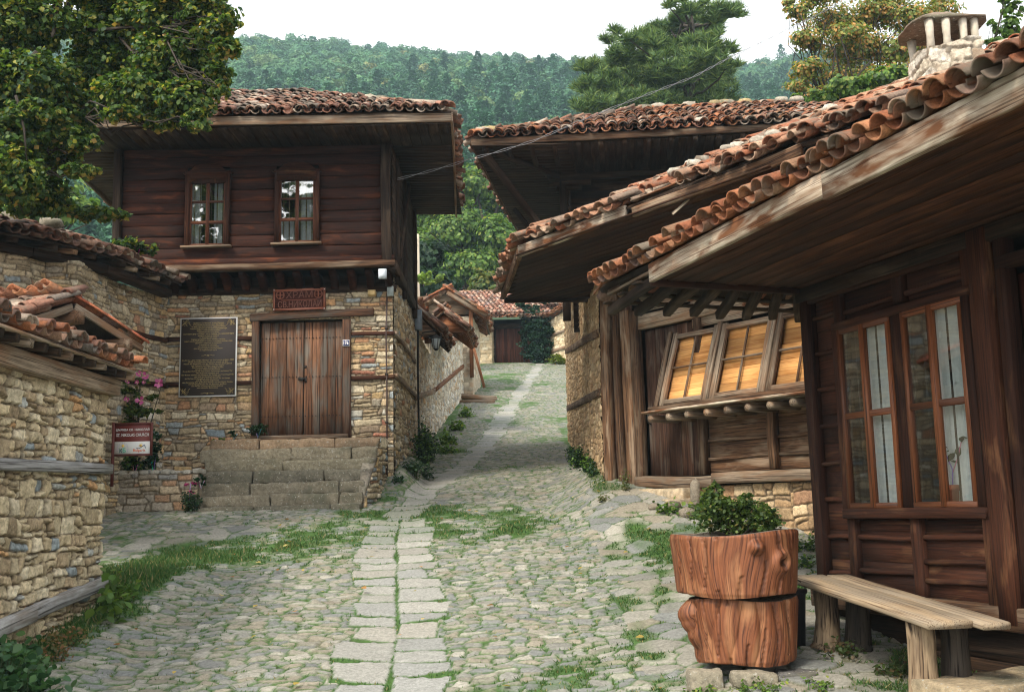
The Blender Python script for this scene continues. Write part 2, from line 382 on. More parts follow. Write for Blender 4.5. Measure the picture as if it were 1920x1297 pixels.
def rubble(u, z, seed, sx=.26, sz=.16, pal=TAN, joint=.010, depth=.05, mortar=(.15, .115, .075), rough=1.0):
    """uncoursed rubble: blocky cells of several sizes, never in long continuous rows"""
    sh = u.shape; u = u.ravel().astype(float); z = z.ravel().astype(float)
    wu = u + .05 * (vn(u * 5, z * 5, seed + 1) - .5) + .018 * (vn(u * 17, z * 17, seed + 5) - .5) * rough
    wz = z + .07 * (vn(u * 2.2, z * 2.2, seed + 2) - .5) + .015 * (vn(u * 17, z * 17, seed + 6) - .5) * rough
    ux, uz = wu / sx, wz / sz; iz0 = np.floor(uz)
    f1 = np.full(len(u), 9.); f2 = np.full(len(u), 9.); ih = np.zeros(len(u)); qx = np.zeros(len(u)); qz = np.zeros(len(u))
    for dj in (-1, 0, 1):
        cz = iz0 + dj; off = _h(cz, cz * 0, seed + 11) * .9; ix = np.floor(ux - off)
        for di in (-2, -1, 0, 1, 2):
            cx = ix + di; h1 = _h(cx, cz, seed + 3)
            jx = cx + off + .5 + .75 * (_h(cx, cz, seed + 4) - .5); jz = cz + .5 + .55 * (_h(cx, cz, seed + 7) - .5)
            dx, dz = ux - jx, uz - jz; a = .35 * (h1 - .5); dx, dz = dx + a * dz, dz - a * .5 * dx
            kx = .85 + .45 * _h(cx, cz, seed + 8); kz = .85 + .35 * _h(cx, cz, seed + 9)
            d = ((np.abs(dx) * kx) ** 7 + (np.abs(dz) * kz) ** 7 + 1e-12) ** (1 / 7)
            m = d < f1; f2 = np.where(m, f1, np.minimum(f2, d)); f1 = np.where(m, d, f1)
            ih = np.where(m, _h(cx, cz, seed + 13), ih); qx = np.where(m, dx, qx); qz = np.where(m, dz, qz)
    dd = (f2 - f1) * .5 * min(sx, sz) - joint * .5 + .014 * (fbm(u * 24, z * 24, seed + 31, 2) - .5) * rough
    m = sst(0.0, .014, dd); r1, r2, r3, r4 = (_h(ih * 99991, ih * 313, k) for k in (1, 2, 3, 4))
    hgt = m * depth * (.45 + .8 * r1) + m * ((r2 - .5) * .09 * qx + (r3 - .5) * .09 * qz) + m * .016 * (fbm(u * 11 + ih * 50, z * 11, seed + 41, 3) - .5) * 2 * rough
    col = pick(pal, r4) * (.75 + .45 * r1)[:, None] * (1 + .3 * (fbm(u * 9, z * 9, seed + 77, 2) - .5))[:, None]
    cm = sst(-.004, .010, dd)[:, None]; col = np.array(mortar) * (1 - cm) + col * cm
    return hgt.reshape(sh), col.reshape(sh + (3,))

def stone_wall(name, path, zb, zt, mat, parent, res=.015, seed=1, side=1, holes=(), origin=None, **kw):
    """a rubble face following an xy path; zb, zt: functions of arc length. side=1: the face looks to the right of the path's direction"""
    pts = np.array(path, float); seg = np.diff(pts, axis=0); ln = np.hypot(seg[:, 0], seg[:, 1]); cum = np.concatenate([[0], np.cumsum(ln)])
    T = cum[-1]; nu = max(2, int(T / res)); us = np.linspace(0, T, nu + 1)
    us = np.unique(np.concatenate([us, cum]))
    x = np.interp(us, cum, pts[:, 0]); y = np.interp(us, cum, pts[:, 1])
    eps = .02
    xa, xb = np.interp(us - eps, cum, pts[:, 0]), np.interp(us + eps, cum, pts[:, 0]); ya, yb = np.interp(us - eps, cum, pts[:, 1]), np.interp(us + eps, cum, pts[:, 1])
    tx, ty = xb - xa, yb - ya; l = np.hypot(tx, ty); nx, ny = side * ty / l, -side * tx / l
    zb_ = np.array([zb(q) for q in us]) if callable(zb) else np.full(len(us), zb); zt_ = np.array([zt(q) for q in us]) if callable(zt) else np.full(len(us), zt)
    nz = max(2, int((zt_ - zb_).max() / res)); q = np.linspace(0, 1, nz + 1)
    U = np.repeat(us[:, None], nz + 1, 1); Z = zb_[:, None] + (zt_ - zb_)[:, None] * q[None]
    h, col = rubble(U, Z, seed, **{k: v for k, v in kw.items() if k not in ('rows', 'wid')}) if 'sx' in kw else masonry(U, Z, seed, **kw)
    X = x[:, None] + nx[:, None] * h; Yc = y[:, None] + ny[:, None] * h
    vs = np.stack([X, Yc, Z], -1).reshape(-1, 3)
    I = np.arange((len(us)) * (nz + 1)).reshape(len(us), nz + 1)
    qd = np.stack([I[:-1, :-1], I[1:, :-1], I[1:, 1:], I[:-1, 1:]], -1)
    if side < 0: qd = qd[..., ::-1]
    uc = (U[:-1, :-1] + U[1:, 1:]) / 2; zc = (Z[:-1, :-1] + Z[1:, 1:]) / 2
    keep = np.ones(uc.shape, bool)
    for (a, b, c, d) in holes: keep &= ~((uc > a) & (uc < b) & (zc > c) & (zc < d))
    mb = MB(); mb.add(vs, qd[keep].reshape(-1, 4), col.reshape(-1, 3))
    # closed body behind the face
    return mb.build(name, mat, parent, smooth=True, origin=origin)

def wall_core(mb, path, zb, zt, th=.35, side=1, inset=.02, col=(.2, .16, .11)):
    pts = np.array(path, float)
    for i in range(len(pts) - 1):
        p, q = pts[i], pts[i + 1]; d = (q - p) / np.linalg.norm(q - p); n = side * np.array([d[1], -d[0]])
        a = p - n * inset; b = q - n * inset; c = q - n * th; e = p - n * th
        L0 = np.linalg.norm(pts[:i + 1][-1] - pts[0]) if i else 0
        prism(mb, [a, b, c, e], zb, zt, col)

# ------------------------------------------------------------------ clay tile roofs
TILECOL = [((.29, .112, .052), 5), ((.235, .085, .041), 4), ((.33, .150, .075), 3), ((.18, .078, .045), 3), ((.26, .145, .085), 2), ((.155, .095, .072), 2), ((.36, .24, .17), .6)]
TILEOLD = [((.25, .125, .085), 5), ((.19, .095, .068), 4), ((.32, .19, .13), 3), ((.16, .10, .076), 3), ((.34, .265, .205), 2.6), ((.14, .115, .095), 2), ((.44, .36, .29), 1.5)]
TILEDUST = [((.34, .185, .115), 5), ((.30, .135, .078), 4), ((.38, .26, .18), 2.4), ((.29, .108, .055), 4), ((.36, .28, .21), 1.6), ((.22, .155, .115), 2)]
def tile_tpl(L, r0, r1, th, m, up):
    """one barrel tile: along +y from 0 to L, arc in xz; r0 at y=0"""
    vs = []; A = math.radians(82)
    for (y, r) in ((0, r0), (L, r1)):
        for rr in (r, r - th):
            for k in range(m + 1):
                t = -A + 2 * A * k / m
                z = rr * math.cos(t) - r0 * .15; vs.append((rr * math.sin(t), y, z if up else -z))
    n = m + 1; f = []
    for k in range(m):
        f += [(k, k + 1, 2 * n + k + 1, 2 * n + k), (n + k + 1, n + k, 3 * n + k, 3 * n + k + 1), (k + 1, k, n + k, n + k + 1), (2 * n + k, 2 * n + k + 1, 3 * n + k + 1, 3 * n + k)]
    f += [(0, 2 * n, 3 * n, n), (m, n + m, 3 * n + m, 2 * n + m)]
    return np.array(vs), np.array(f)
def tiles(mb, O, U, S, ulen, slen, inside=None, pitch=.19, row=.30, L=.42, r=.088, th=.014, m=5, pal=TILECOL, jit=1.0, mess=0.0, seed=0, lift=.03, double=True):
    rg = np.random.default_rng(seed + 100)
    O = np.array(O, float); U = np.array(U, float); U /= np.linalg.norm(U); S = np.array(S, float); S /= np.linalg.norm(S); N = np.cross(U, S)
    if N[2] < 0: N = -N
    cols = int(ulen / pitch) + 1; rows_ = int(slen / row) + 1
    for kind in (0, 1):
        vt, ft = tile_tpl(L, r * (1.0 if kind else .95), r * (.84 if kind else .95), th, m, bool(kind))
        lst = []
        for i in range(cols):
            wv = .03 * math.sin(i * .9 + seed)
            for j in range(rows_):
                if rg.random() < mess * .10: continue
                reps = 2 if (double and kind and j == 0 and rg.random() < .6) else 1
                for k in range(reps):
                    u = (i + .5 * kind) * pitch; s = j * row - .03 * k
                    if inside is not None and not inside(u, s + .15): continue
                    lst.append((u + rg.normal(0, .008) * (jit + mess), s + rg.normal(0, .014) * (jit + mess * 2) + wv, lift + (r * .62 if kind else r * .55) + j * 0 + k * .022 + rg.normal(0, .004) * jit + abs(rg.normal(0, .018)) * mess,
                                rg.normal(0, .035) * (jit + 2.2 * mess), rg.normal(0, .02) * (jit + 2 * mess), rg.random(), rg.random()))
        if not lst: continue
        A = np.array(lst); n = len(A)
        th_ = A[:, 3]; cx, sx = np.cos(th_), np.sin(th_)
        lx = vt[None, :, 0] * cx[:, None] - vt[None, :, 1] * sx[:, None]; ly = vt[None, :, 0] * sx[:, None] + vt[None, :, 1] * cx[:, None]
        rise = -.028                                     # each row's head tucks under the next row's foot
        lz = vt[None, :, 2] + vt[None, :, 1] / L * rise + lx * A[:, 4][:, None]
        W = O + (A[:, 0][:, None] + lx)[..., None] * U + (A[:, 1][:, None] + ly)[..., None] * S + (A[:, 2][:, None] + lz)[..., None] * N
        col = pick(pal, A[:, 5]) * (.72 + .5 * A[:, 6])[:, None]
        k = len(vt)
        fa = (ft[None] + (np.arange(n) * k)[:, None, None]).reshape(-1, 4)
        mb.add(W.reshape(-1, 3), fa, np.repeat(col, k, 0))
def ridge_tiles(mb, a, b, pal=TILECOL, r=.10, step=.34, m=5, seed=1):
    a = np.array(a, float); b = np.array(b, float); d = b - a; L = np.linalg.norm(d); d /= L
    rg = np.random.default_rng(seed); vt, ft = tile_tpl(.42, r, r * .85, .016, m, True)
    X = np.cross(d, [0, 0, 1]); X /= np.linalg.norm(X); N = np.cross(X, d)
    for i in range(int(L / step) + 1):
        t = rg.normal(0, .05); x = vt[:, 0] * math.cos(t) - vt[:, 1] * math.sin(t); y = vt[:, 0] * math.sin(t) + vt[:, 1] * math.cos(t)
        W = a + (i * step + y)[:, None] * d + x[:, None] * X + (vt[:, 2] + rg.normal(0, .012) + .01)[:, None] * N
        mb.add(W, ft, pick(pal, np.array([rg.random()]))[0] * (.75 + .45 * rg.random()))

# ------------------------------------------------------------------ leaves
LEAF6 = np.array([(-.0, -.5, 0), (.36, -.22, .06), (.42, .12, .07), (0, .62, -.05), (-.42, .12, .07), (-.36, -.22, .06)])
def leaves(mb, C0, size, pal, seed=0, droop=.3, shape=LEAF6, up=.55, var=.35, N0=None):
    """C0: (n,3) centres"""
    rg = np.random.default_rng(seed + 5); n = len(C0)
    if n == 0: return
    nrm = rg.normal(0, 1, (n, 3)); nrm[:, 2] = np.abs(nrm[:, 2]) + up
    if N0 is not None: nrm = nrm * .45 + N0 * 1.3
    nrm /= np.linalg.norm(nrm, axis=1)[:, None]
    t = rg.normal(0, 1, (n, 3)); t[:, 2] -= droop; t -= nrm * (t * nrm).sum(1)[:, None]; t /= np.linalg.norm(t, axis=1)[:, None] + 1e-9
    b = np.cross(nrm, t); s = size * (1 + var * rg.uniform(-1, 1, n))
    W = C0[:, None] + (shape[None, :, 0:1] * b[:, None] + shape[None, :, 1:2] * t[:, None] + shape[None, :, 2:3] * nrm[:, None]) * s[:, None, None]
    k = len(shape)
    col = pick(pal, rg.random(n)) * (.7 + .6 * rg.random(n))[:, None]
    if k == 6:
        f = np.array([(0, 1, 2, 3), (0, 3, 4, 5)])
    elif k == 4: f = np.array([(0, 1, 2, 3)])
    else: f = np.array([(0, 1, 2)])
    fa = (f[None] + (np.arange(n) * k)[:, None, None]).reshape(-1, f.shape[1])
    mb.add(W.reshape(-1, 3), fa, np.repeat(col, k, 0))
QUAD = np.array([(-.45, -.45, 0), (.5, -.4, .08), (.42, .5, -.02), (-.5, .38, .06)])
TRI = np.array([(-.5, -.4, 0), (.5, -.35, .08), (.05, .6, -.02)])
def blob_pts(blobs, per, seed=0, shell=.55, cl=.28, ncl=None):
    """leaf centres gathered in small clumps that fill ellipsoids (c, (rx,ry,rz))"""
    rg = np.random.default_rng(seed); out_ = []
    tot = sum(b[1][0] * b[1][1] * b[1][2] ** .0 for b in blobs)
    for c, r in blobs:
        n = max(4, int(per * (r[0] * r[1]) / tot)); k = max(3, n // (ncl or 22))
        d = rg.normal(0, 1, (k, 3)); d /= np.linalg.norm(d, axis=1)[:, None]; q = rg.random(k) ** shell
        cc = np.array(c) + d * q[:, None] * np.array(r)
        i = rg.integers(0, k, n); rr = cl * (r[0] + r[1] + r[2]) / 3
        out_.append(cc[i] + rg.normal(0, 1, (n, 3)) * rr * np.array([1, 1, .6]) * .6)
    return np.concatenate(out_)
def blob_nrm(pts, blobs):
    cs = np.array([b[0] for b in blobs]); rs = np.array([b[1] for b in blobs]); best = np.full(len(pts), 1e9); N = np.zeros((len(pts), 3))
    for c, r in zip(cs, rs):
        d = (pts - c) / r; l = np.linalg.norm(d, axis=1); m = l < best; best = np.where(m, l, best); N[m] = d[m] / (l[m][:, None] + 1e-6)
    return N
G_LIND = [((.080, .140, .030), 5), ((.055, .108, .026), 5), ((.16, .205, .038), 3.2), ((.27, .26, .050), 1.4), ((.028, .066, .024), 3)]
G_MID = [((.12, .22, .040), 5), ((.075, .15, .032), 4), ((.17, .26, .05), 3), ((.26, .30, .06), 1), ((.045, .09, .024), 2.5)]
G_DARK = [((.022, .055, .028), 5), ((.032, .075, .035), 4), ((.05, .10, .045), 2), ((.014, .036, .02), 3)]
G_PINE = [((.085, .155, .048), 5), ((.13, .205, .055), 4), ((.19, .26, .07), 2.5), ((.045, .09, .035), 3)]
G_FALL = [((.20, .25, .06), 5), ((.13, .20, .05), 4), ((.50, .30, .10), 3.2), ((.60, .34, .12), 1.5), ((.30, .29, .08), 3)]
G_GRASS = [((.055, .125, .030), 5), ((.040, .10, .026), 4), ((.10, .15, .04), 2.5), ((.28, .24, .11), 1.2)]

def limb_path(a, b, n=5, sag=0, jit=.15, seed=0):
    rg = np.random.default_rng(seed); a = np.array(a, float); b = np.array(b, float); L = np.linalg.norm(b - a)
    return [a + (b - a) * t + rg.normal(0, jit * L * .12, 3) * (0 < t < 1) + np.array([0, 0, sag * L * t * (1 - t) * 4]) for t in np.linspace(0, 1, n)]

def text_mesh(body, size, mat, parent, loc, ux, uz, ext=.002, align='CENTER', name='lettering', spacing=1.0, line=1.0, bold=0.0, width=None, height=None):
    """lettering as a mesh lying in the plane (ux, uz) with its centre at loc"""
    cu = bpy.data.curves.new('lettering', 'FONT'); cu.body = body; cu.size = 1; cu.extrude = ext / max(size, 1e-6); cu.resolution_u = 2
    cu.align_x = align; cu.space_line = line; cu.space_character = spacing; cu.offset = bold
    o = bpy.data.objects.new('tmp', cu); C.objects.link(o); dg = bpy.context.evaluated_depsgraph_get()
    me = bpy.data.meshes.new_from_object(o.evaluated_get(dg)); bpy.data.objects.remove(o)
    n = len(me.vertices); v = np.zeros(n * 3); me.vertices.foreach_get('co', v); v = v.reshape(-1, 3)
    mid = (v.min(0) + v.max(0)) / 2; sp = v.max(0) - v.min(0)
    kx = width / sp[0] if width else size; ky = height / sp[1] if height else (size if not width else size)
    v = (v - mid) * np.array([kx, ky, size])
    ux = np.array(ux, float); uz = np.array(uz, float); nn = np.cross(ux, uz)
    W = np.array(loc) + v[:, :1] * ux + v[:, 1:2] * uz + v[:, 2:] * nn - np.array(base_of(parent))
    me.vertices.foreach_set('co', W.ravel()); me.materials.clear(); me.materials.append(mat); me.name = name
    ob = bpy.data.objects.new(name, me); C.objects.link(ob); ob.parent = parent; return ob

# ================================================================== GROUND
def make_ground():
    mb = MB()
    ys = np.concatenate([np.arange(-12, 4, 1.0), np.arange(4, 60, .5), np.arange(60, 120, 3), np.arange(120, 800, 12)])
    xs = np.concatenate([np.arange(-420, -40, 14), np.arange(-40, -8, 2), np.arange(-8, 8, .5), np.arange(8, 40, 2), np.arange(40, 430, 14)])
    Y, X = np.meshgrid(ys, xs, indexing='ij'); Z = gz(X, Y) - .09
    I = np.arange(Y.size).reshape(Y.shape); q = np.stack([I[:-1, :-1], I[:-1, 1:], I[1:, 1:], I[1:, :-1]], -1)
    nearv = 1 - sst(60, 90, Y)[..., None]
    g = np.array([.05, .085, .03]); e = np.array([.20, .165, .12]); k = sst(.45, .6, fbm(X * .6, Y * .6, 3))[..., None]
    col = (e * (1 - k) + g * k) * nearv + np.array([.035, .06, .03]) * (1 - nearv)
    nearm = (ys[:-1, None] < 58) & (xs[None, :-1] > -1e9)
    mb.add(np.stack([X, Y, Z], -1).reshape(-1, 3), q[nearm & np.ones(q.shape[:2], bool)].reshape(-1, 4), col.reshape(-1, 3))
    mb.build('ground', M_GROUND, None, smooth=True, origin=(0, 0, 0))['kind'] = 'structure'
    mh = MB(); mh.add(np.stack([X, Y, Z], -1).reshape(-1, 3), q[(~nearm) & np.ones(q.shape[:2], bool)].reshape(-1, 4), col.reshape(-1, 3))
    mh.build('hillside', M_GROUND, None, smooth=True, origin=(0, 0, 0))['kind'] = 'structure'
make_ground()

XC_Y = [0, 8.4, 10.5, 12.5, 14.6, 16.2, 18, 21, 27, 33, 50, 60]
XC_X = [-.62, -1.02, -1.15, -1.38, -1.62, -1.70, -1.50, -1.02, -.55, -.15, 1.25, 1.9]
def xc(y): return np.interp(y, XC_Y, XC_X)
def green_mask(X, Y):
    """how grassy the ground is, 0..1"""
    n = fbm(X * 1.7, Y * 1.3, 21, 3); n2 = fbm(X * .5 + 3, Y * .5, 23, 2)
    g = .31 + .40 * sst(.40, .70, n2)
    g = np.maximum(g, .98 * sst(-3.15, -4.25, X + 1.2 * (n - .5)) * (1 - sst(12.5, 13.8, Y)) * sst(3, 6, Y))
    g = np.maximum(g, .55 * np.exp(-((X - 1.05 - .5 * sst(11, 14, Y)) / .42) ** 2) * sst(6, 8, Y) * (1 - sst(14.5, 16.2, Y)))
    g = np.maximum(g, .62 * sst(1.0, 1.5, X) * (1 - sst(2.9, 3.4, X)) * sst(9.6, 10.6, Y) * (1 - sst(13.6, 14.8, Y)))
    g = np.maximum(g, .34 * np.exp(-((Y - 14.8) / .8) ** 2) * sst(-1.4, -2.4, X))
    g = np.maximum(g, .75 * sst(1.0, 1.25, X) * sst(15.0, 16.0, Y) * (1 - sst(27, 30, Y)))
    g = np.maximum(g, .7 * sst(-1.45, -1.75, X) * sst(19, 20.5, Y))
    g = np.maximum(g, .26 * np.exp(-((X + .1) / .5) ** 2) * sst(15, 17, Y) * (1 - sst(22, 26, Y)))
    return np.clip(g * (.55 + .9 * n), 0, 1)
def cobble_field(X, Y):
    sh = X.shape; x = X.ravel(); y = Y.ravel()
    wx = x + .09 * (vn(x * 6, y * 6, 51) - .5) + .03 * (vn(x * 15, y * 15, 53) - .5); wy = y + .06 * (vn(x * 6, y * 6, 52) - .5) + .03 * (vn(x * 15, y * 15, 54) - .5)
    # stone size changes: large flags on the right shoulder and sparsely elsewhere
    big = ((x > 1.0) & (y < 16) & (vn(x * 1.3, y * 1.3, 28) > .42)).astype(float)
    rgi = lambda a, b, s: _h(a, b, s)
    def vor(sx, sy, seed, th):
        c, s = math.cos(th), math.sin(th)
        ux, uy = (wx * c + wy * s) / sx, (-wx * s + wy * c) / sy
        ix, iy = np.floor(ux), np.floor(uy)
        f1 = np.full(len(x), 9.); f2 = np.full(len(x), 9.); idh = np.zeros(len(x)); px = np.zeros(len(x)); py = np.zeros(len(x))
        for di in (-1, 0, 1):
            for dj in (-1, 0, 1):
                cx, cy = ix + di, iy + dj
                jx = cx + .5 + .78 * (rgi(cx, cy, seed) - .5); jy = cy + .5 + .78 * (rgi(cx, cy, seed + 1) - .5)
                dx, dy = ux - jx, uy - jy; d = (np.abs(dx) ** 2.8 + np.abs(dy) ** 2.8 + 1e-12) ** (1 / 2.8)
                d = d * (.82 + .36 * rgi(cx, cy, seed + 7))
                m = d < f1
                f2 = np.where(m, f1, np.minimum(f2, d)); f1 = np.where(m, d, f1)
                idh = np.where(m, rgi(cx, cy, seed + 3), idh); px = np.where(m, dx, px); py = np.where(m, dy, py)
        return (f2 - f1) * (sx + sy) / 4, idh, px, py
    e1, i1, p1x, p1y = vor(.175, .112, 61, .10)
    e2, i2, p2x, p2y = vor(.40, .30, 91, -.2)
    usebig = (big > 0) | (fbm(x * .8, y * .8, 29, 2) > .74)
    e = np.where(usebig, e2, e1); idh = np.where(usebig, i2, i1); pxx = np.where(usebig, p2x, p1x); pyy = np.where(usebig, p2y, p1y)
    # the drain of long slabs that runs up the middle
    lx = x - xc(y) + .02 * (vn(y * 3, x * 0, 71) - .5); hw = np.where(y < 15.8, .49, .27) + .10 * (vn(y * 2.1, x * 0 + np.sign(lx), 73) - .5)
    left = lx < 0
    rg = np.random.default_rng(77)
    d_slab = np.full(len(x), -9.); id_s = np.zeros(len(x)); d_out = np.full(len(x), 9.)
    for sidei in (0, 1):
        yb = 3 + np.concatenate([[0], np.cumsum(rg.uniform(.28, .58, 160))]); sl_ = rg.normal(0, .05, len(yb)); wdt = rg.uniform(-.11, .06, len(yb)); idr = rg.random(len(yb))
        k = (np.searchsorted(yb, wy + .0) - 1).clip(0, len(yb) - 2)
        dy0 = wy - (yb[k] + sl_[k] * lx / .4); dy1 = yb[k + 1] + sl_[k + 1] * lx / .4 - wy
        inner = np.where(y < 15.8, np.abs(lx) - np.maximum(.002, .045 * vn(y * 1.7, y * 0, 78) - .012), 1.); outer = hw + wdt[k] - np.abs(lx)
        dd = np.minimum(np.minimum(dy0, dy1) - .010, np.minimum(inner, outer))
        m = np.where(y < 15.8, left == (sidei == 0), sidei == 0); d_slab = np.where(m, dd, d_slab); d_out = np.where(m, outer, d_out); id_s = np.where(m, idr[k], id_s)
    band = (np.abs(lx) < hw + .05) & (d_out > -.012)
    e = np.where(band, d_slab, e - .003); idh = np.where(band, id_s, idh)
    n = fbm(x * 24, y * 24, 81, 3); e = e + .016 * (n - .5)
    m = sst(-.002, .013, e)
    g = green_mask(x, y)
    # stones drown in turf where it is grassy
    drown = sst(.50, .78, g + .35 * (fbm(x * 3.3, y * 3.3, 83, 2) - .5) + .25 * (idh - .5))
    drown = np.where(band, drown * .25, drown)
    m = m * (1 - drown)
    hh = m * np.where(band, .011, .008 + .012 * idh) + m * .010 * (fbm(x * 9, y * 9, 85, 3) - .5)
    hh += m * np.where(band, .3, 1.) * ((_h(idh * 9999, idh * 777, 5) - .5) * .05 * pyy + (_h(idh * 999, idh * 77, 6) - .5) * .04 * pxx)
    hh += .035 * (fbm(x * 1.6, y * 1.6, 87, 2) - .5) - .03 * np.exp(-(lx / .5) ** 2) + drown * .02 * fbm(x * 14, y * 14, 88)
    base = np.array([(.235, .232, .205), (.265, .255, .218), (.19, .197, .187), (.255, .23, .18), (.32, .305, .26), (.21, .213, .20), (.255, .24, .195)])
    col = base[(idh * 6.999).astype(int)] * (.84 + .30 * _h(idh * 9999, idh * 31, 9))[:, None]
    col = col * (.85 + .3 * fbm(x * 11, y * 11, 89, 3))[:, None]
    col = np.where(band[:, None], col * .45 + np.where(y < 15.8, 1, .98)[:, None] * np.array([.315, .315, .295]) * .55, col)
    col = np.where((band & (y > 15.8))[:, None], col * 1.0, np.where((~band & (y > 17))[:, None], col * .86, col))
    dirt = np.array([.125, .112, .076]) * (.75 + .5 * fbm(x * 17, y * 17, 90, 2))[:, None]
    grn = np.array([.052, .108, .026]) * (.7 + .7 * fbm(x * 21, y * 21, 93, 2))[:, None]
    gk = sst(.13, .30, g + .22 * (fbm(x * 2.1, y * 2.1, 92, 2) - .42))[:, None]
    jc = dirt * (1 - gk) + grn * gk
    earthy = (sst(1.45, 1.9, x) * (1 - sst(8.8, 9.8, y)) * .8 + sst(.95, 1.2, x) * sst(14.4, 15.4, y) * (1 - sst(17.3, 18.5, y)) * .55)[:, None]
    jc = jc * (1 - earthy) + dirt * earthy
    c = jc * (1 - m[:, None]) + col * m[:, None]
    return hh.reshape(sh), c.reshape(sh + (3,)), m.reshape(sh), g.reshape(sh)
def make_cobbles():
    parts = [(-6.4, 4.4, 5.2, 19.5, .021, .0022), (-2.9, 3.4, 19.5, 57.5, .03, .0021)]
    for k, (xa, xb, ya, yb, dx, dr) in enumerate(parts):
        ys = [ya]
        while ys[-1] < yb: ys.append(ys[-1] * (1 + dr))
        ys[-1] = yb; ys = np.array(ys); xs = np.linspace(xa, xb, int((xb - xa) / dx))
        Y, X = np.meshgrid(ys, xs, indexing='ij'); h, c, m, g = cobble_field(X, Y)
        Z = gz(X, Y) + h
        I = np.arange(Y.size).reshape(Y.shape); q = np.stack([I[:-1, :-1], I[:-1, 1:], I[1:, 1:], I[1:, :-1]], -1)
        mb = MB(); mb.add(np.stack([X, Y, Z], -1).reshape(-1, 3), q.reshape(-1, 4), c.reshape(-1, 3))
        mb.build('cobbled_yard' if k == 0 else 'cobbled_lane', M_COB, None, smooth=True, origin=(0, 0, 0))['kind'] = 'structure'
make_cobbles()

def make_grass():
    rg = np.random.default_rng(5); n = 620000
    # denser towards the near part, where single blades show
    Y = 5.6 * (24 / 5.6) ** rg.random(n); X = rg.uniform(-4.9, 4.2, n)
    ok = (Y < 19) | (np.abs(X + .2) < 2.0); X, Y = X[ok], Y[ok]
    h, c, m, g = cobble_field(X, Y)
    pr = np.where(m < .35, np.clip((g - .17) * 1.5, 0, .8) * sst(.25, .55, vn(X * 5, Y * 5, 111) + .3 * g), 0) * np.clip(9 / Y, .3, 1.2)
    keep = rg.random(len(X)) < pr; X, Y, g = X[keep], Y[keep], g[keep]
    n = len(X); hgt = .014 + .026 * rg.random(n) + .10 * sst(.62, 1, g) * rg.random(n) ** 2
    Z = gz(X, Y) + h[keep] - .004
    a = rg.uniform(0, 6.28, n); ln = rg.normal(0, .5, (n, 2)) * hgt[:, None]; wd = .0028 + .003 * rg.random(n) + .0003 * Y
    p0 = np.c_[X - np.cos(a) * wd, Y - np.sin(a) * wd, Z]; p1 = np.c_[X + np.cos(a) * wd, Y + np.sin(a) * wd, Z]; p2 = np.c_[X + ln[:, 0], Y + ln[:, 1], Z + hgt]
    W = np.stack([p0, p1, p2], 1).reshape(-1, 3); col = np.repeat(pick(G_GRASS, rg.random(n)) * (.7 + .6 * rg.random(n))[:, None], 3, 0)
    mb = MB(); mb.add(W, np.arange(3 * n).reshape(n, 3), col)
    o = mb.build('grass', M_GRASS, None, origin=(0, 0, 0)); o['kind'] = 'stuff'; o['category'] = 'grass'; o['label'] = 'short green grass growing in the joints between the cobbles and along the walls'
    print('grass blades', n)
make_grass()

def weeds(name, label, cat, spots, pal, size=.045, seed=0, group=None, stems=True, mat=None, shape=LEAF6, flowers=None, kind=None):
    """one plant: spots = (x, y, radius, height, n leaves)"""
    mb = MB(); st = MB(); rg = np.random.default_rng(seed)
    x0, y0 = spots[0][0], spots[0][1]
    r_ = root(name, (x0, y0, gzf(x0, y0)), label, cat, group); 
    if kind: r_['kind'] = kind
    allp = []
    for (x, y, rad, h, n) in spots:
        zz = gzf(x, y); k = max(3, n // 14)
        for i in range(k):
            a = rg.uniform(0, 6.28); q = math.sqrt(rg.random()); tx, ty = x + math.cos(a) * rad * q, y + math.sin(a) * rad * q; hh = h * (1.05 - .5 * q) * rg.uniform(.7, 1.1)
            bx, by = x + (tx - x) * .4, y + (ty - y) * .4
            if stems: tube(st, [(bx, by, gzf(bx, by) - .02), ((bx + tx) / 2, (by + ty) / 2, zz + hh * .5), (tx, ty, zz + hh)], [.004, .003, .002], 4, col=(.06, .09, .03))
            m = n // k; t = rg.random(m) ** .7
            pts = np.c_[bx + (tx - bx) * t, by + (ty - by) * t, zz + hh * t] + rg.normal(0, size * .9, (m, 3)); allp.append(pts)
    leaves(mb, np.concatenate(allp), size, pal, seed, shape=shape)
    mb.build('leaves', mat or M_LEAF, r_)
    if stems: st.build('stem', M_GRASS, r_)
    return r_, np.concatenate(allp)

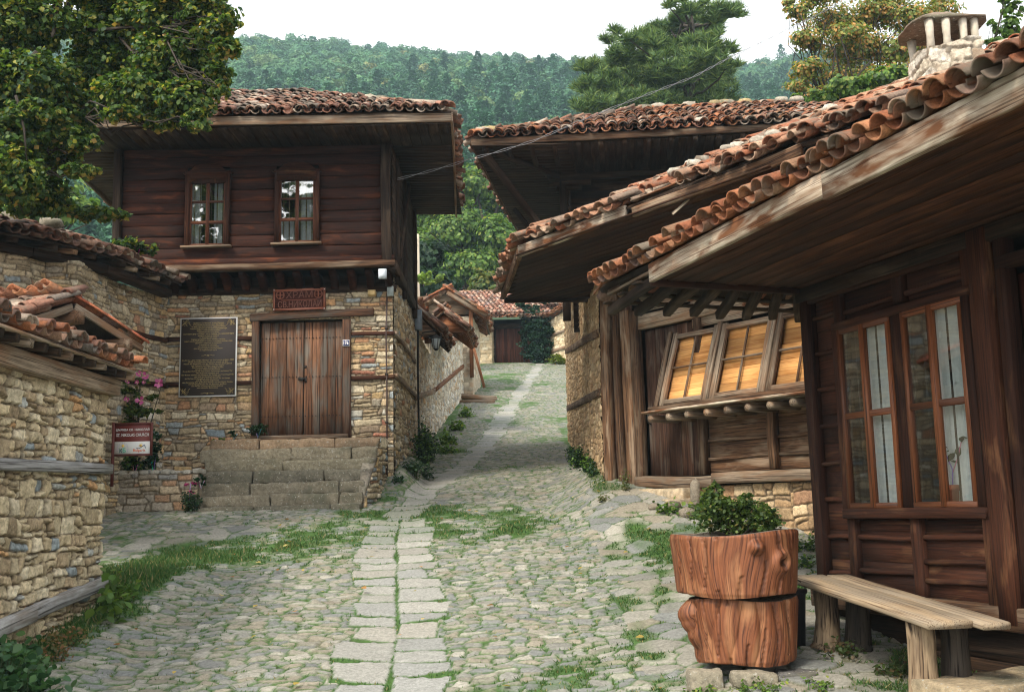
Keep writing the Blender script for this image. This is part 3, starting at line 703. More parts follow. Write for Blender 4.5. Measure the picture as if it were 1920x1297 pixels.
# ================================================================== STONE AND TIMBER CHURCH GATEHOUSE (left of the lane)
M_SASH = mat_wood('red_brown_sash', (.045, .014, .007), (.15, .052, .022), None, rough=.6)
def church():
    r = root('church_house', (-2.0, 18.0, 2.0), 'two storey house of honey stone below and dark red boards above, with wide tiled eaves', 'house')
    zt = 5.17
    door_u0, door_u1, dz0, dz1 = 1.62, 3.04, 2.72, 4.67       # along the front, from the left corner
    # stone: front (going right) then round the corner up the lane
    x0 = -5.92
    stone_wall('stone_wall', [(x0, 18.0), (-2.03, 18.0)], 1.5, zt, M_WALL, r, res=.014, seed=21, rows=(.055, .15), wid=(.13, .46), pal=WARM + TAN, depth=.028,
               holes=[(door_u0 - .12, door_u1 + .14, dz0 - .1, dz1 + .02)])
    stone_wall('side_stone_wall', [(-2.03, 18.0), (-2.05, 21.9)], 1.6, zt + .3, M_WALL, r, res=.022, seed=22, rows=(.06, .16), wid=(.12, .4), pal=TAN, depth=.035)
    mb = MB(); prism(mb, [(x0 - .5, 18.03), (x0 + door_u0 - .13, 18.03), (x0 + door_u0 - .13, 18.5), (x0 - .5, 18.5)], 1, zt, (.2, .16, .11))
    prism(mb, [(x0 + door_u1 + .15, 18.03), (-2.06, 18.03), (-2.06, 21.9), (x0 + door_u1 + .15, 21.9)], 1, zt, (.2, .16, .11))
    prism(mb, [(x0 - .5, 18.52), (x0 + door_u1 + .13, 18.52), (x0 + door_u1 + .13, 21.9), (x0 - .5, 21.9)], 1, zt, (.2, .16, .11))
    prism(mb, [(x0 + door_u0 - .12, 18.04), (x0 + door_u1 + .14, 18.04), (x0 + door_u1 + .14, 18.5), (x0 + door_u0 - .12, 18.5)], dz1 + .05, zt - .01, (.2, .16, .11))
    prism(mb, [(x0 + door_u0 - .12, 18.04), (x0 + door_u1 + .14, 18.04), (x0 + door_u1 + .14, 18.5), (x0 + door_u0 - .12, 18.5)], 1, dz0 - .05, (.2, .16, .11))
    mb.build('masonry_core', M_WALL2, r)
    # timber courses let into the stone
    def band(xa, za, xb, zb_, h=.075, y=17.965, m=M_BROWN):
        b_ = MB(); plank(b_, (xa, y, za), (xb, y, zb_), .07, h, seg=8, wob=.006); b_.build('timber_course', m, r)
    band(-5.9, 4.40, x0 + door_u0 - .1, 4.39); band(-5.9, 3.62, x0 + door_u0 - .1, 3.63, .07)
    band(x0 + door_u1 + .14, 4.42, -2.0, 4.43, .065); band(x0 + door_u1 + .14, 3.66, -2.0, 3.68, .07)
    for za in (4.42, 3.70):
        b_ = MB(); plank(b_, (-1.99, 17.98, za), (-2.01, 21.8, za + .04), .07, .075, seg=6, wob=.006); b_.build('timber_course', M_GREYW, r)
    # door frame and lintel
    b_ = MB(); plank(b_, (x0 + door_u0 - .16, 17.955, 4.735), (-2.35, 17.955, 4.80), .12, .125, seg=7, wob=.007); b_.build('lintel', M_DOOR, r)
    for xx, w_ in ((x0 + door_u0 - .055, .12), (x0 + door_u1 + .075, .14)):
        b_ = MB(); plank(b_, (xx, 17.965, dz0 - .08), (xx - .01, 17.965, dz1 + .005), w_, .12, (0, -1, 0), seg=5, wob=.004); b_.build('door_post', M_DOOR, r)
    b_ = MB(); plank(b_, (x0 + door_u0 - .1, 17.93, dz0 - .045), (x0 + door_u1 + .1, 17.93, dz0 - .03), .22, .07, seg=5, wob=.004); b_.build('threshold', M_GREYW, r)
    xm = x0 + (door_u0 + door_u1) / 2 + .03
    for k, (a, b) in enumerate(((x0 + door_u0 + .005, xm - .006), (xm + .006, x0 + door_u1 - .005))):
        d_ = MB(); n = 5; ww = (b - a) / n
        for i in range(n):
            xx = a + ww * (i + .5); yy = 18.06 + (i % 2) * .008
            plank(d_, (xx, yy, dz0), (xx + .002, yy, dz1 - .01), ww - .004, .035, (0, -1, 0), seg=3, wob=.0015)
        leaf = d_.build('door_leaf', M_DOOR, r)
        nb = MB()
        for zz in (3.05, 3.72, 4.39):
            for i in range(int((b - a) / .058)):
                xx = a + .03 + i * .058; tube(nb, [(xx, 18.043, zz), (xx, 18.026, zz)], [.011, .006], 6)
        nb.build('nail_pattern', M_IRON, leaf)
    lk = MB(); box(lk, (xm - .03, 18.015, 3.68), (.11, .03, .05)); tube(lk, [(xm + .05, 18.02, 3.72), (xm + .05, 17.98, 3.70), (xm + .05, 17.98, 3.64), (xm + .05, 18.01, 3.62)], .012, 6)
    tube(lk, [(xm + .04, 18.0, 3.90), (xm + .04, 17.985, 3.86)], .02, 6); lk.build('door_lock', M_IRON, r)
    # jetty: dark joist zone, carved brackets and the pale drip beam
    b_ = MB(); box(b_, (-3.95, 18.0, 5.21), (3.95, .12, .11)); b_.build('wall_plate', M_DARKW, r)
    b_ = MB(); box(b_, (-3.95, 18.12, 5.36), (3.95, .05, .24)); b_.build('joist_backing', M_DARKW, r)
    for i in range(13):
        xx = -5.75 + i * .305
        b_ = MB()
        prof = [(18.1, 5.46), (17.56, 5.46), (17.55, 5.40), (17.60, 5.36), (17.66, 5.37), (17.70, 5.30), (17.78, 5.28), (17.84, 5.21), (17.92, 5.20), (17.98, 5.15), (18.1, 5.15)]
        n = len(prof); vs = [(xx - .055, p[0], p[1]) for p in prof] + [(xx + .055, p[0], p[1]) for p in prof]
        b_.add(vs, [tuple(range(n)), tuple(range(2 * n - 1, n - 1, -1))] + [(i2, i2 + n, (i2 + 1) % n + n, (i2 + 1) % n) for i2 in range(n)], (random.random(),) * 3)
        b_.build('bracket', M_CHURCH, r)
    b_ = MB(); plank(b_, (-5.95, 17.47, 5.51), (-1.93, 17.47, 5.525), .17, .10, seg=10, wob=.008); b_.build('drip_beam', M_BARNW, r)
    b_ = MB(); plank(b_, (-5.95, 17.50, 5.62), (-1.95, 17.50, 5.62), .10, .10, seg=3); b_.build('sill_beam', M_CHURCH, r)
    # boarded upper storey
    wins = [(-5.10, 5.95, 7.05), (-3.585, 5.97, 7.10)]
    yb = 17.52; z = 5.67; bm = MB()
    holes = [(-5.10 - .36, -5.10 + .36), (-3.585 - .36, -3.585 + .36)]
    hgts = []
    while z < 7.60: hgts.append(z); z += .195 + .02 * random.random()
    for zz in hgts:
        hh = .212; cur = -6.55
        segs = [(-6.55, -2.12)]
        if zz + hh > 5.93 and zz < 7.10: segs = [(-6.55, holes[0][0]), (holes[0][1], holes[1][0]), (holes[1][1], -2.12)]
        for a, b in segs: plank(bm, (a, yb + .004 * random.random(), zz + .1), (b, yb + .004 * random.random(), zz + .1), hh - .018, .03, (0, -1, .05), seg=4, wob=.002, ch=.003)
    bm.build('upper_boarding', M_CHURCH, r)
    sb = MB(); z = 5.67
    while z < 7.6: plank(sb, (-1.985, 17.6, z + .1), (-2.0, 21.6, z + .1), .205, .03, (1, 0, .04), seg=4, wob=.003); z += .2
    sb.build('side_boarding', M_DARKW, r)
    lb = MB(); z = 5.67
    while z < 7.6: plank(lb, (-6.60, 17.6, z + .1), (-6.6, 21.6, z + .1), .205, .03, (-1, 0, .04)); z += .2
    lb.build('side_boarding', M_DARKW, r)
    for px_, w_ in ((-6.62, .12), (-2.07, .16)):
        b_ = MB(); plank(b_, (px_, 17.5, 5.46), (px_ - .015, 17.5, 7.66), w_, .14, (0, -1, 0), seg=6, wob=.005); b_.build('corner_post', M_DARKW, r)
    for yy in (18.1, 19.4, 21.4):
        b_ = MB(); plank(b_, (-1.96, yy, 5.3), (-1.96, yy, 7.55), .14, .09, (1, 0, 0), seg=6, wob=.006); b_.build('side_post', M_DARKW, r)
    b_ = MB(); plank(b_, (-1.98, 17.5, 5.50), (-2.0, 21.8, 5.55), .14, .16, seg=5, wob=.006); b_.build('side_beam', M_DARKW, r)
    b_ = MB(); plank(b_, (-1.9, 18.1, 5.75), (-1.88, 19.5, 7.5), .09, .05, (1, 0, 0), seg=4, wob=.005); b_.build('side_brace', M_DARKW, r)
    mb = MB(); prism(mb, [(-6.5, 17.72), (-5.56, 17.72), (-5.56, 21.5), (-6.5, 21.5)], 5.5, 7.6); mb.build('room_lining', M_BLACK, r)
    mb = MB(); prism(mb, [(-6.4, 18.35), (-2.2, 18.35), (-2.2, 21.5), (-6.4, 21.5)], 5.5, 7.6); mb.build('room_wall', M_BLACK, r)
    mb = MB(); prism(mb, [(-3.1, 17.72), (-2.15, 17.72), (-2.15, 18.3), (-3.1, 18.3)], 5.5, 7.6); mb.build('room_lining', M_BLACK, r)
    # windows
    for k, (xw, z0, z1) in enumerate(wins):
        wf = MB(); ztop = 7.30; hw = .30
        for s in (-1, 1): plank(wf, (xw + s * (hw + .038), 17.48, z0 - .06), (xw + s * (hw + .038), 17.48, ztop - .10), .076, .07, (0, -1, 0), seg=2, wob=.002)
        plank(wf, (xw, 17.485, (z0 + 1.06) - .02), (xw, 17.485, z0 + 1.06 + .15), .62, .05, (0, -1, 0))
        # arched head board
        pr = [(-.41, 7.16), (-.34, 7.17), (-.22, 7.28), (-.12, 7.315), (.12, 7.315), (.22, 7.28), (.34, 7.17), (.41, 7.16), (.41, 7.148), (.33, 7.148), (.33, 6.99), (.29, 6.99)]
        arc = [(.30 * math.cos(t), 6.985 + .085 * math.sin(t)) for t in np.linspace(0.15, math.pi - .15, 9)]
        poly = pr + arc + [(-.29, 6.99), (-.33, 6.99), (-.33, 7.148), (-.41, 7.148)]
        n = len(poly); vs = [(xw + p[0], 17.435, p[1]) for p in poly] + [(xw + p[0], 17.50, p[1]) for p in poly]
        wf.add(vs, [tuple(range(n)), tuple(range(2 * n - 1, n - 1, -1))] + [(i2, i2 + n, (i2 + 1) % n + n, (i2 + 1) % n) for i2 in range(n)], (.6, .5, .5))
        win = wf.build('window', M_BROWN, r)
        s_ = MB(); plank(s_, (xw - .42, 17.44, z0 - .075), (xw + .42, 17.44, z0 - .07), .11, .035); s_.build('sill', M_GREYW, win)
        mu = MB(); zz = [z0 - .03, z0 + .36, z0 + .72, z0 + 1.06]
        plank(mu, (xw, 17.50, zz[0]), (xw, 17.50, zz[3]), .055, .04, (0, -1, 0))
        for q, th in zip(zz[:3], (.045, .055, .035)): plank(mu, (xw - hw, 17.502, q), (xw + hw, 17.502, q), .036, th)
        for s in (-1, 1): plank(mu, (xw + s * (hw - .012), 17.50, zz[0]), (xw + s * (hw - .012), 17.50, zz[3]), .035, .04, (0, -1, 0))
        mu.build('sash', M_SASH, win)
        g_ = MB(); g_.add([(xw - hw, 17.512, z0 - .04), (xw + hw, 17.510, z0 - .04), (xw + hw, 17.512, z0 + 1.08), (xw - hw, 17.516, z0 + 1.08)], [(0, 1, 2, 3)]); g_.build('pane', M_GLASS, win)
        bars = MB()
        for i in range(6):
            xx = xw - hw + .06 + i * (2 * hw - .12) / 5; plank(bars, (xx, 17.56, z0 - .05), (xx, 17.56, z0 + 1.1), .018, .018, (0, -1, 0))
        bars.build('window_bar', M_FASC, win)
        for (xa, xb, zq) in (((xw + .08, xw + .31, z0 + 1.1), (xw - .31, xw - .14, z0 + 1.1)) if k == 0 else ((xw + .03, xw + .31, z0 + 1.1), (xw - .30, xw - .01, z0 + .42))):
            cu = MB(); xs = np.linspace(xa, xb, 24); vs = []
            for q in (z0 - .05, zq): vs += [(x_, 17.60 + .012 * math.sin(i * 1.1), q) for i, x_ in enumerate(xs)]
            cu.add(vs, [(i, i + 1, i + 25, i + 24) for i in range(23)]); cu.build('curtain', M_CURT, win, smooth=True)
    # roof: flat boarded soffit, fascia, hipped tiles
    A, B, Cc, D = (-7.66, 16.45), (-.90, 16.50), (-1.12, 22.1), (-8.05, 21.5)
    sf = MB()
    ys = np.arange(16.6, 22.0, .16)
    for y_ in ys:                                             # right-hand soffit, boards run out from the wall
        if y_ > 17.6: plank(sf, (-2.0, y_, 7.63 - .003), (-1.0, y_ + .02, 7.61), .15, .02, seg=1)
        if y_ > 17.6: plank(sf, (-6.65, y_, 7.63), (-7.6 - (y_ - 16.5) * .06, y_, 7.61), .15, .02)
    for x_ in np.arange(-7.5, -1.0, .17): plank(sf, (x_, 16.52, 7.60), (x_, 17.6, 7.625), .16, .02)
    sf.build('soffit', M_DARKW, r)
    fb = MB(); plank(fb, (*A, 7.70), (*B, 7.70), .04, .14, seg=10, wob=.008); plank(fb, (B[0], B[1] + .02, 7.70), (*Cc, 7.66), .04, .16, seg=8, wob=.008); plank(fb, (*A, 7.70), (*D, 7.64), .04, .16, seg=6, wob=.006)
    fb.build('fascia', M_GREYW, r)
    b_ = MB(); plank(b_, (-6.6, 17.56, 7.57), (-2.0, 17.56, 7.57), .10, .12, seg=3); b_.build('top_beam', M_DARKW, r)
    zr = 9.16; R1, R2 = (-3.75, 19.3, zr), (-5.6, 19.1, zr + .02)
    ze = 7.80
    dk = MB(); vs = [(*A, ze), (*B, ze), (*Cc, ze - .04), (*D, ze - .06), R1, R2]
    dk.add([(v_[0], v_[1], v_[2] - .01) for v_ in vs] + [(v_[0], v_[1], 7.66) for v_ in vs[:4]], [(0, 1, 4, 5), (1, 2, 4), (2, 3, 5, 4), (3, 0, 5), (6, 7, 1, 0), (7, 8, 2, 1), (8, 9, 3, 2), (9, 6, 0, 3), (9, 8, 7, 6)])
    dk.build('roof_deck', M_DARKW, r)
    tl = MB()
    def face(p, q, ra, rb, seed, **kw):
        p, q, ra, rb = (np.array(t, float) for t in (p, q, ra, rb)); U = (q - p); ul = np.linalg.norm(U); U /= ul
        S = ra - p; S = S - U * (S @ U); sl_ = np.linalg.norm(S); S /= sl_
        ua, ub = (ra - p) @ U, (rb - p) @ U
        ins = lambda u, s: (u > ua * s / sl_ - .05) and (u < ul + (ub - ul) * s / sl_ + .05) and s < sl_ + .1
        tiles(tl, p - S * .08, U, S, ul, sl_, ins, seed=seed, **kw)
    kw = dict(pitch=.165, row=.26, r=.078, m=4, pal=TILEOLD, jit=1.2, mess=.45)
    face((*A, ze), (*B, ze), R2, R1, 1, **kw); face((*B, ze), (*Cc, ze - .04), R1, R1, 2, **kw); face((*D, ze - .06), (*A, ze), R2, R2, 3, **kw)
    ridge_tiles(tl, (*B, ze + .06), np.array(R1) + [0, 0, .07], TILEOLD); ridge_tiles(tl, R1, np.array(R2) + [0, 0, .05], TILEOLD); ridge_tiles(tl, (*A, ze + .06), R2, TILEOLD)
    tl.build('roof_tiles', M_TILE_DARK, r)
    st = MB(); rg = random.Random(4)
    for t in np.linspace(.05, .95, 12):
        p = np.array((*B, ze + .12)) * (1 - t) + (np.array(R1) + [0, 0, .1]) * t if t > .45 else np.array(R1) * (1 - t) + np.array(R2) * t + [0, 0, .12]
        rock(st, p, (.14, .10, .06), int(t * 99), (.42, .38, .30))
    st.build('ridge_stones', M_ROCK, r)
    return r

def rock(mb, c, s, seed=0, col=(.45, .40, .32), flat=.0, rz=0.0, sub=2):
    """one rough stone: a lumpy, faceted ellipsoid-box"""
    n1, n2 = 10 if sub > 1 else 7, 7 if sub > 1 else 5
    rg = np.random.default_rng(seed); vs = []
    for j in range(n2 + 1):
        th = math.pi * j / n2
        for i in range(n1):
            ph = 2 * math.pi * i / n1; d = np.array([math.sin(th) * math.cos(ph), math.sin(th) * math.sin(ph), math.cos(th)])
            k = (np.abs(d) ** 3.2).sum() ** (-1 / 3.2); p = d * k * (1 + rg.normal(0, .06)); vs.append(p * np.array(s))
    vs = np.array(vs); cz, sz = math.cos(rz), math.sin(rz); x = vs[:, 0] * cz - vs[:, 1] * sz; y = vs[:, 0] * sz + vs[:, 1] * cz
    vs = np.c_[x, y, vs[:, 2]] + np.array(c)
    fs = [(j * n1 + i, (j + 1) * n1 + i, (j + 1) * n1 + (i + 1) % n1, j * n1 + (i + 1) % n1) for j in range(n2) for i in range(n1)]
    mb.add(vs, fs, np.array(col) * rg.uniform(.85, 1.15))

church()

def slab_block(mb, x0, x1, y0, y1, z0, z1, seed, col, res=.035, rough=.012):
    """a hewn block whose six faces are slightly uneven"""
    nx, ny, nz = max(2, int((x1 - x0) / res)), max(2, int((y1 - y0) / res)), max(2, int((z1 - z0) / res))
    rr = .03
    def warp(p):
        c = np.array([(x0 + x1) / 2, (y0 + y1) / 2, (z0 + z1) / 2]); h = np.array([x1 - x0, y1 - y0, z1 - z0]) / 2
        q = p - c; s = np.sign(q); inner = np.minimum(np.abs(q), h - rr); dlt = np.abs(q) - inner; l = np.linalg.norm(dlt, axis=1)[:, None] + 1e-9
        out_ = inner + dlt / l * np.minimum(l, rr); p2 = c + s * out_
        n = fbm(p[:, 0] * 9 + p[:, 2] * 5, p[:, 1] * 9 + p[:, 2] * 7, seed, 3) - .5; n2 = vn(p[:, 0] * 3, p[:, 2] * 9 + p[:, 1] * 3, seed + 4) - .5
        return p2 + s * (n * 2 * rough + n2 * rough)[:, None] * (dlt > 0)
    for ax in range(3):
        a, b = [(1, 2), (0, 2), (0, 1)][ax]; lim = [(x0, x1, nx), (y0, y1, ny), (z0, z1, nz)]
        A, B = np.meshgrid(np.linspace(lim[a][0], lim[a][1], lim[a][2] + 1), np.linspace(lim[b][0], lim[b][1], lim[b][2] + 1), indexing='ij')
        I = np.arange(A.size).reshape(A.shape); q = np.stack([I[:-1, :-1], I[1:, :-1], I[1:, 1:], I[:-1, 1:]], -1).reshape(-1, 4)
        for k in (0, 1):
            p = np.zeros((A.size, 3)); p[:, ax] = lim[ax][k]; p[:, a] = A.ravel(); p[:, b] = B.ravel()
            fl = (k == 1) ^ (ax == 1)
            mb.add(warp(p), q if fl else q[:, ::-1], np.array(col) * (.9 + .25 * fbm(p[:, 0] * 7, p[:, 1] * 7 + p[:, 2] * 9, seed + 8))[:, None])

def church_steps():
    r = root('stone_steps', (-3.6, 17.2, 1.5), 'worn flight of long grey sandstone steps leading up to the double plank door', 'steps')
    rg = random.Random(3); z = 1.38; heights = [.16, .185, .19, .19, .18, .19, .17]
    cols = [(.16, .145, .105), (.20, .172, .122), (.19, .165, .118), (.15, .135, .10), (.20, .175, .12), (.21, .18, .125), (.27, .19, .12)]
    for i in range(7):
        y0 = 16.60 + i * .165; x0 = -5.0 + (i == 6) * .1 - (i > 4) * .12; x1 = -2.38 + .01 * i + (.12 if i > 4 else 0)
        z1 = z + heights[i]; mb = MB(); cut = [x0]
        while cut[-1] < x1 - 1.3: cut.append(cut[-1] + rg.uniform(.8, 1.5))
        cut.append(x1)
        for a, b in zip(cut[:-1], cut[1:]):
            slab_block(mb, a, b - .012, y0 + rg.uniform(-.035, .03), 17.98, z - .02, z1 + rg.uniform(-.022, .012), rg.randrange(999), np.array(cols[i]) * rg.uniform(.75, 1.15), .03, .024)
        mb.build('step', M_ROCK, r, smooth=True); z = z1
    # rubble cheek on the right
    stone_wall('cheek_wall', [(-2.36, 16.72), (-2.24, 17.15), (-2.16, 17.93)], 1.3, lambda u: 1.62 + min(1.03, u * 1.25), M_WALL, r, res=.018, seed=33, rows=(.08, .2), pal=TAN, depth=.04)
    mb = MB(); prism(mb, [(-2.45, 16.80), (-2.36, 16.84), (-2.27, 17.15), (-2.45, 17.1)], 1.3, [1.66, 1.70, 2.1, 2.1], (.3, .26, .2)); prism(mb, [(-2.45, 17.1), (-2.27, 17.15), (-2.2, 17.92), (-2.45, 17.95)], 1.3, [2.1, 2.1, 2.64, 2.66], (.3, .26, .2)); mb.build('cheek_core', M_ROCK, r)
church_steps()

def low_wall():
    r = root('retaining_wall', (-5.6, 16.9, 1.4), 'low dry stone retaining wall beside the church steps, holding a weedy bed', 'wall')
    stone_wall('stone_face', [(-6.4, 16.75), (-4.93, 16.72)], 1.25, lambda u: 2.10 + .04 * math.sin(u * 3), M_WALL, r, res=.016, seed=41, rows=(.09, .17), wid=(.15, .5), pal=[((.36, .31, .24), 5), ((.42, .33, .22), 3), ((.45, .28, .17), 1.2), ((.28, .27, .25), 2)], depth=.035)
    mb = MB(); prism(mb, [(-6.4, 16.78), (-4.93, 16.75), (-4.93, 17.95), (-6.0, 17.95)], 1.2, 2.08, (.2, .16, .11)); mb.build('bed_soil', M_GROUND, r)
    st = MB(); rg = random.Random(5)
    for i in range(9): slab_block(st, -6.35 + i * .165, -6.35 + i * .165 + .15, 16.70, 17.0, 2.07, 2.12 + rg.random() * .03, i, (.42, .39, .33))
    st.build('coping_stones', M_ROCK, r, smooth=True)
low_wall()

# things fixed to the church house
def wall_signs():
    r = root('memorial_plaque', (-5.16, 17.94, 3.4), 'large dark brown plaque with gold lettering and pale edge, hung on the stone wall', 'plaque')
    xa, xb, za, zb = -5.645, -4.675, 3.40, 4.755
    mb = MB(); box(mb, ((xa + xb) / 2, 17.925, (za + zb) / 2), (xb - xa, .03, zb - za), ch=.004); mb.build('border', M_WHITE, r)
    mb = MB(); box(mb, ((xa + xb) / 2, 17.912, (za + zb) / 2), (xb - xa - .04, .016, zb - za - .04), ch=.002); mb.build('panel', mat_plain('plaque_brown', (.055, .043, .038), .5, noise=.05), r)
    t1 = 'Църквата „Св. Николай“ в село Жеравна\nе построена и осветена през 1833 година\nот майстори дърводелци и зидари от селото\nпод ръководството на местните първомайстори\nхрамът е трикорабна базилика\nс дървен иконостас и икони\nЦърковният двор е ограден с висок каменен зид и двукатна порта\nиконите са дело на зографи\nот Тревненската школа\nВ двора на храма е имало килийно училище\nкъдето са се учили децата от селото и околните махали и села\nцърквата е паметник на културата\nс национално значение\nи е отворена за посетители\nпрез цялата година с музейна сбирка\nот старопечатни книги'
    t2 = 'Die Kirche „Der Heilige Nikolaus“ im Dorf wurde im Jahre 1833\nerbaut und eingeweiht. Die Kirche wurde mit den\nMitteln der Einwohner und der Zünfte aus dem Dorf gebaut\nvon Meistern und Malern aus der Region\nDie Kirche ist eine dreischiffige Basilika\nmit einer hölzernen Ikonostase\nIhr großer Hof ist mit einer hohen Steinmauer und einem Tor\num die Kirche umgeben und\nDie Ikonen wurden von Meistern der Schule von Trjawna gemalt\nund sind ein Denkmal der Kultur\nIm Hof der Kirche gab es eine alte Schule für die Kinder\nund das Museum zeigt heute\neine Sammlung alter gedruckter Bücher und kirchlicher Geräte\nund ist das ganze Jahr für die Besucher geöffnet\nDie Kirche ist heute ein Kulturdenkmal\nvon nationaler Bedeutung'
    cx = (xa + xb) / 2
    text_mesh(t1, 1, M_GOLD, r, (cx, 17.902, 4.425), (1, 0, 0), (0, 0, 1), width=.86, height=.50, ext=.001)
    text_mesh(t2, 1, M_GOLD, r, (cx, 17.902, 3.785), (1, 0, 0), (0, 0, 1), width=.88, height=.50, ext=.001)
    o_ = MB()
    for zz in (4.10, 3.455):
        for s in (-1, 1): tube(o_, [(cx + s * .02, 17.902, zz), (cx + s * .05, 17.902, zz + .012), (cx + s * .075, 17.902, zz), (cx + s * .11, 17.902, zz)], .004, 4)
        tube(o_, [(cx - .012, 17.902, zz), (cx + .012, 17.902, zz)], .011, 6)
    for sx, sz in ((-1, -1), (-1, 1), (1, -1), (1, 1)):
        X0, Z0 = cx + sx * (.455), (za + zb) / 2 + sz * .645
        for k in range(3):
            t = [(X0 - sx * (.02 + .10 * q + .02 * k), 17.902, Z0 - sz * (.02 + .03 * k + .025 * math.sin(q * 6.0 + k))) for q in np.linspace(0, 1, 7)]
            tube(o_, t, .003, 4); t = [(X0 - sx * (.02 + .03 * k + .02 * math.sin(q * 5 + k)), 17.902, Z0 - sz * (.02 + .09 * q)) for q in np.linspace(0, 1, 6)]; tube(o_, t, .003, 4)
    o_.build('ornament_pattern', M_GOLD, r)
    # carved name board over the gate
    r = root('carved_name_board', (-3.6, 17.9, 4.83), 'carved red wooden name board with two ringed crosses above the double plank door', 'sign')
    xa, xb, za, zb = -4.06, -3.165, 4.84, 5.215; cx, cz = (xa + xb) / 2, (za + zb) / 2
    mred = mat_wood('carved_red_wood', (.22, .065, .035), (.34, .11, .06), None, rough=.45, spec=.5); mdk = mat_wood('carved_recess_wood', (.035, .010, .006), (.06, .016, .010), None)
    mb = MB(); plank(mb, (xa, 17.885, cz - .008), (xb, 17.885, cz + .008), .036, zb - za, (0, 0, 1)); mb.build('board', mdk, r)
    mb = MB()
    for zz in (za + .02, zb - .02): plank(mb, (xa, 17.868, zz - .008), (xb, 17.868, zz + .008), .014, .04)
    for xx in (xa + .018, xb - .018): plank(mb, (xx, 17.867, za), (xx, 17.867, zb), .036, .014, (0, -1, 0))
    plank(mb, (xa + .14, 17.868, cz - .012), (xb - .14, 17.868, cz - .006), .014, .012)
    for sx in (-1, 1):
        q0 = (cx + sx * .325, 17.866, cz + .085 + sx * .003)
        ring = [(q0[0] + .068 * math.cos(t), q0[1], q0[2] + .068 * math.sin(t)) for t in np.linspace(0, 2 * math.pi, 17)]; tube(mb, ring, .008, 6, cap=False)
        plank(mb, (q0[0] - .05, q0[1], q0[2]), (q0[0] + .05, q0[1], q0[2]), .012, .02); plank(mb, (q0[0], q0[1] - .001, q0[2] - .05), (q0[0], q0[1] - .001, q0[2] + .05), .02, .012, (0, -1, 0))
        for a in (-1, 1):
            plank(mb, (q0[0] + a * .05, q0[1], q0[2] - .018), (q0[0] + a * .05, q0[1], q0[2] + .018), .012, .010, (0, -1, 0)); plank(mb, (q0[0] - .018, q0[1], q0[2] + a * .05), (q0[0] + .018, q0[1], q0[2] + a * .05), .010, .012)
    mb.build('raised_border', mred, r)
    text_mesh('ХРАМ', 1, mred, r, (cx, 17.868, cz + .085), (1, 0, .02), (0, 0, 1), width=.45, height=.115, ext=.009, bold=-.004)
    text_mesh('СВ.НИКОЛАИ', 1, mred, r, (cx + .01, 17.868, cz - .078), (1, 0, .02), (0, 0, 1), width=.74, height=.115, ext=.009, bold=-.004)
    sc = MB()
    for sx in (xa + .018, xb - .018):
        for sz in (za + .02, zb - .02): tube(sc, [(sx, 17.862, sz), (sx, 17.852, sz)], [.011, .007], 8)
    sc.build('screw', M_WHITE, r)
    # house number
    r = root('house_number_plate', (-2.83, 17.9, 4.2), 'small blue enamel house number plate reading 176 on the right door post', 'number plate')
    mb = MB(); box(mb, (-2.815, 17.893, 4.262), (.112, .012, .112), ch=.003); mb.build('plate_edge', M_WHITE, r)
    mb = MB(); box(mb, (-2.815, 17.885, 4.262), (.098, .008, .098), ch=.002); mb.build('plate_face', mat_plain('enamel_blue', (.025, .035, .14), .3), r)
    text_mesh('176', 1, M_WHITE, r, (-2.815, 17.879, 4.262), (1, 0, 0), (0, 0, 1), width=.082, height=.062, ext=.001, bold=.02)
    # electrics on the corner
    r = root('junction_box', (-2.12, 17.38, 5.40), 'white rectangular lamp box fixed below the corner of the upper storey', 'electric box')
    mb = MB(); box(mb, (-2.13, 17.40, 5.335), (.13, .09, .16), ch=.012); mb.build('housing', mat_plain('grey_white_plastic', (.62, .68, .74), .4), r)
    mb = MB(); box(mb, (-2.13, 17.345, 5.34), (.10, .02, .12), ch=.006); mb.build('lens', mat_plain('lens_plastic', (.72, .78, .84), .3), r)
    r = root('meter_box', (-2.06, 17.85, 5.1), 'small grey meter box under the white lamp box at the corner', 'electric box')
    mb = MB(); box(mb, (-2.06, 17.90, 5.14), (.105, .08, .17), ch=.008); mb.build('housing', mat_plain('box_grey', (.34, .38, .36), .5), r)
    mb = MB(); box(mb, (-2.06, 17.853, 5.14), (.075, .012, .12), ch=.003); mb.build('cover', mat_plain('box_grey2', (.28, .32, .31), .5), r)
    r = root('yellow_switch_box', (-2.37, 17.9, 5.1), 'small cream yellow box left of the meter box on the wall top', 'electric box')
    mb = MB(); box(mb, (-2.38, 17.915, 5.12), (.13, .07, .10), ch=.008); mb.build('housing', mat_plain('cream_plastic', (.72, .52, .24), .5), r)
    mb = MB(); box(mb, (-2.38, 17.875, 5.085), (.12, .01, .01), ch=.002); mb.build('lid_seam', mat_plain('seam', (.35, .24, .10), .6), r)
    r = root('conduit_pipe', (-2.15, 17.9, 2.0), 'thin rusty conduit running down the stone front from the meter box', 'pipe')
    mb = MB(); tube(mb, [(-2.12, 17.93, 5.12), (-2.14, 17.93, 4.4), (-2.13, 17.93, 3.4), (-2.135, 17.93, 2.0)], .014, 8); mb.build('pipe', mat_plain('rusty_pipe', (.07, .045, .04), .6), r)
    mb = MB()
    for zz in (4.5, 3.72, 2.9): box(mb, (-2.135, 17.93, zz), (.05, .045, .025))
    mb.build('clip', M_IRON, r)
    r = root('cable_box', (-1.95, 21.7, 4.9), 'grey cable box with a black downpipe at the far corner of the side wall', 'electric box')
    mb = MB(); box(mb, (-1.92, 21.7, 5.30), (.14, .2, .42), ch=.01); mb.build('housing', mat_plain('box_grey3', (.16, .19, .22), .5), r)
